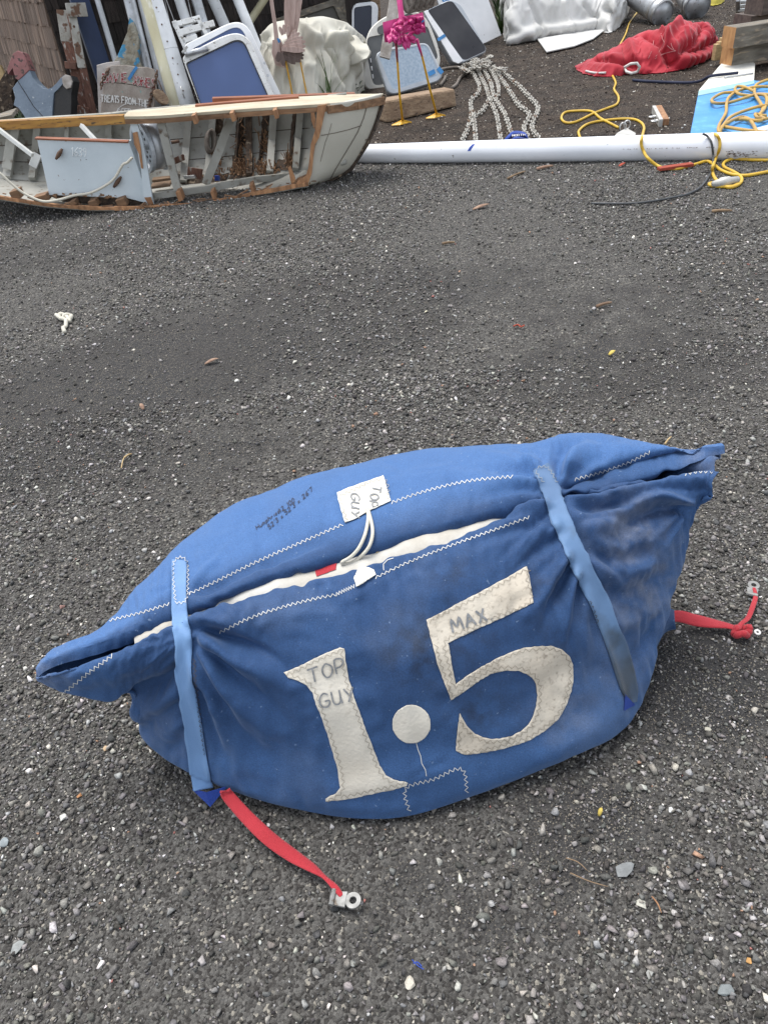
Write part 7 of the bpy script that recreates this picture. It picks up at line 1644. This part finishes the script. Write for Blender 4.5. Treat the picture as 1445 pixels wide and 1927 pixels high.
def leafthing(label, x, y, L, wd, ang, m, cat='leaf', curl=.012):
    p = lie(x, y, .008); d = Vector((math.cos(ang), math.sin(ang), .05))*L*mpp(p); mb = MB(); mb.grid(leaf3(p-d/2, p+d/2, wd*mpp(p)/2, curl, Vector((0, 0, 1)), 8)); o = mb.build('leaf' if cat == 'leaf' else cat, m, None, True); thick(o, .0015); return tag(o, label, cat)
leafthing('curled tan dead leaf left of the yard centre', 400, 684, 28, 11, .2, M['deadleaf']); leafthing('small reddish dead leaf on the dark bare patch', 269, 769, 18, 8, 2.0, M['deadleaf']); leafthing('yellow leaf lying on gravel at the right, beyond the bag', 1151, 665, 15, 9, .4, M['yleaf']); leafthing('curled brown leaf in front of the dinghy bow and spar', 905, 390, 34, 13, .2, M['deadleaf'])
leafthing('rusty leaf scrap by the dark cable near the spar', 1170, 312, 16, 8, .4, M['twine']); leafthing('orange leaf scrap on the gravel beneath the bag front', 1128, 1534, 14, 8, .9, M['yleaf'])
def stick(label, a, b, wpx, m=None, cat='twig', bend=0.):
    A, B = lie(*a, .012), lie(*b, .012); mid = (A+B)/2+Vector((-(B-A).y, (B-A).x, 0))*bend+Vector((0, 0, .004)); mb = MB(); r = wpx*mpp(A)/2; mb.tube(spl([A, mid, B], 4), [r, r, r, r*.9, r*.9, r*.8, r*.8, r*.6, r*.5], 6); return tag(mb.build('twig', m or M['stick'], None, True), label, cat)
stick('short thick bleached stick on gravel at the right edge', (1338, 401), (1376, 400), 6); stick('pale splinter of wood on the gravel above the yard middle', (832, 461), (856, 458), 5); stick('brown stick lying across gravel on the right', (1122, 578), (1150, 570), 6, M['floor'])
stick('long thin pine needle above the large flat grey stone', (1064, 1620), (1104, 1644), 2.2, bend=.08); stick('pine needle pointing to the large flat grey stone', (1072, 1648), (1142, 1674), 2.4, bend=-.06); stick('reddish pine needle pair at lower right below the pale wedge', (1224, 1693), (1242, 1724), 3.2, M['fresh'], bend=.05); stick('thin straw standing behind the bag on the left', (230, 884), (236, 862), 2.5, M['pinewood']); stick('orange straw behind the left end of the bag', (236, 864), (250, 857), 3.5, M['pinewood']); stick('tan splinter behind the right end of the bag', (1250, 838), (1262, 824), 3.5, M['pinewood'])
stick('thin brown stick lying beside the dark cable end', (955, 336), (988, 322), 4)
stick('scrap of bark between spar and brown leaf', (1010, 318), (1040, 312), 6, M['deadleaf'])
k_ = [[(108, 597), (116, 603), (124, 599), (134, 596), (137, 601), (128, 606), (118, 604), (114, 598), (122, 596), (130, 602), (133, 608)], [(128, 606), (126, 614), (122, 622), (124, 628)]]
mb = MB()
for l in k_: mb.tube([p+Vector((0, 0, .005+.006*math.sin(i*.9))) for i, p in enumerate(spl([lie(x, y, .012) for x, y in l], 4))], .011, 7)
tag(mb.build('rope_scrap', M['ropecream'], None, True), 'knotted scrap of cream rope alone on the gravel at left', 'rope')
c = lie(1422, 1197, .018); mb = MB(); mb.ring([c+Vector((math.cos(t), math.sin(t), .15*math.sin(t)))*.0085 for t in [6.2832*i/20 for i in range(20)]], [c+Vector((math.cos(t), math.sin(t), .15*math.sin(t)))*.0035 for t in [6.2832*i/20 for i in range(20)]], Vector((0, 0, 1)), .003)
tag(mb.build('washer', M['redpipe'], None), 'small white washer beside the red webbing knot', 'washer')
mb = MB(); mb.tube(spl([lie(x, y, .012) for x, y in ((776, 1809), (784, 1818), (792, 1824), (798, 1827))], 4), .0011, 5); mb.tube(spl([lie(x, y, .012) for x, y in ((778, 1816), (786, 1814), (794, 1822))], 4), .0014, 5); tag(mb.build('thread_scrap', M['deepblue'], None, True), 'tiny blue thread scrap above the cream pebble', 'thread')
mb = MB(); mb.tube(spl([lie(x, y, .014) for x, y in ((966, 616), (974, 613), (980, 617), (986, 614))], 4), .004, 5); tag(mb.build('thread_scrap', M['twine'], None, True), 'small red thread scrap on gravel beyond the bag', 'thread')
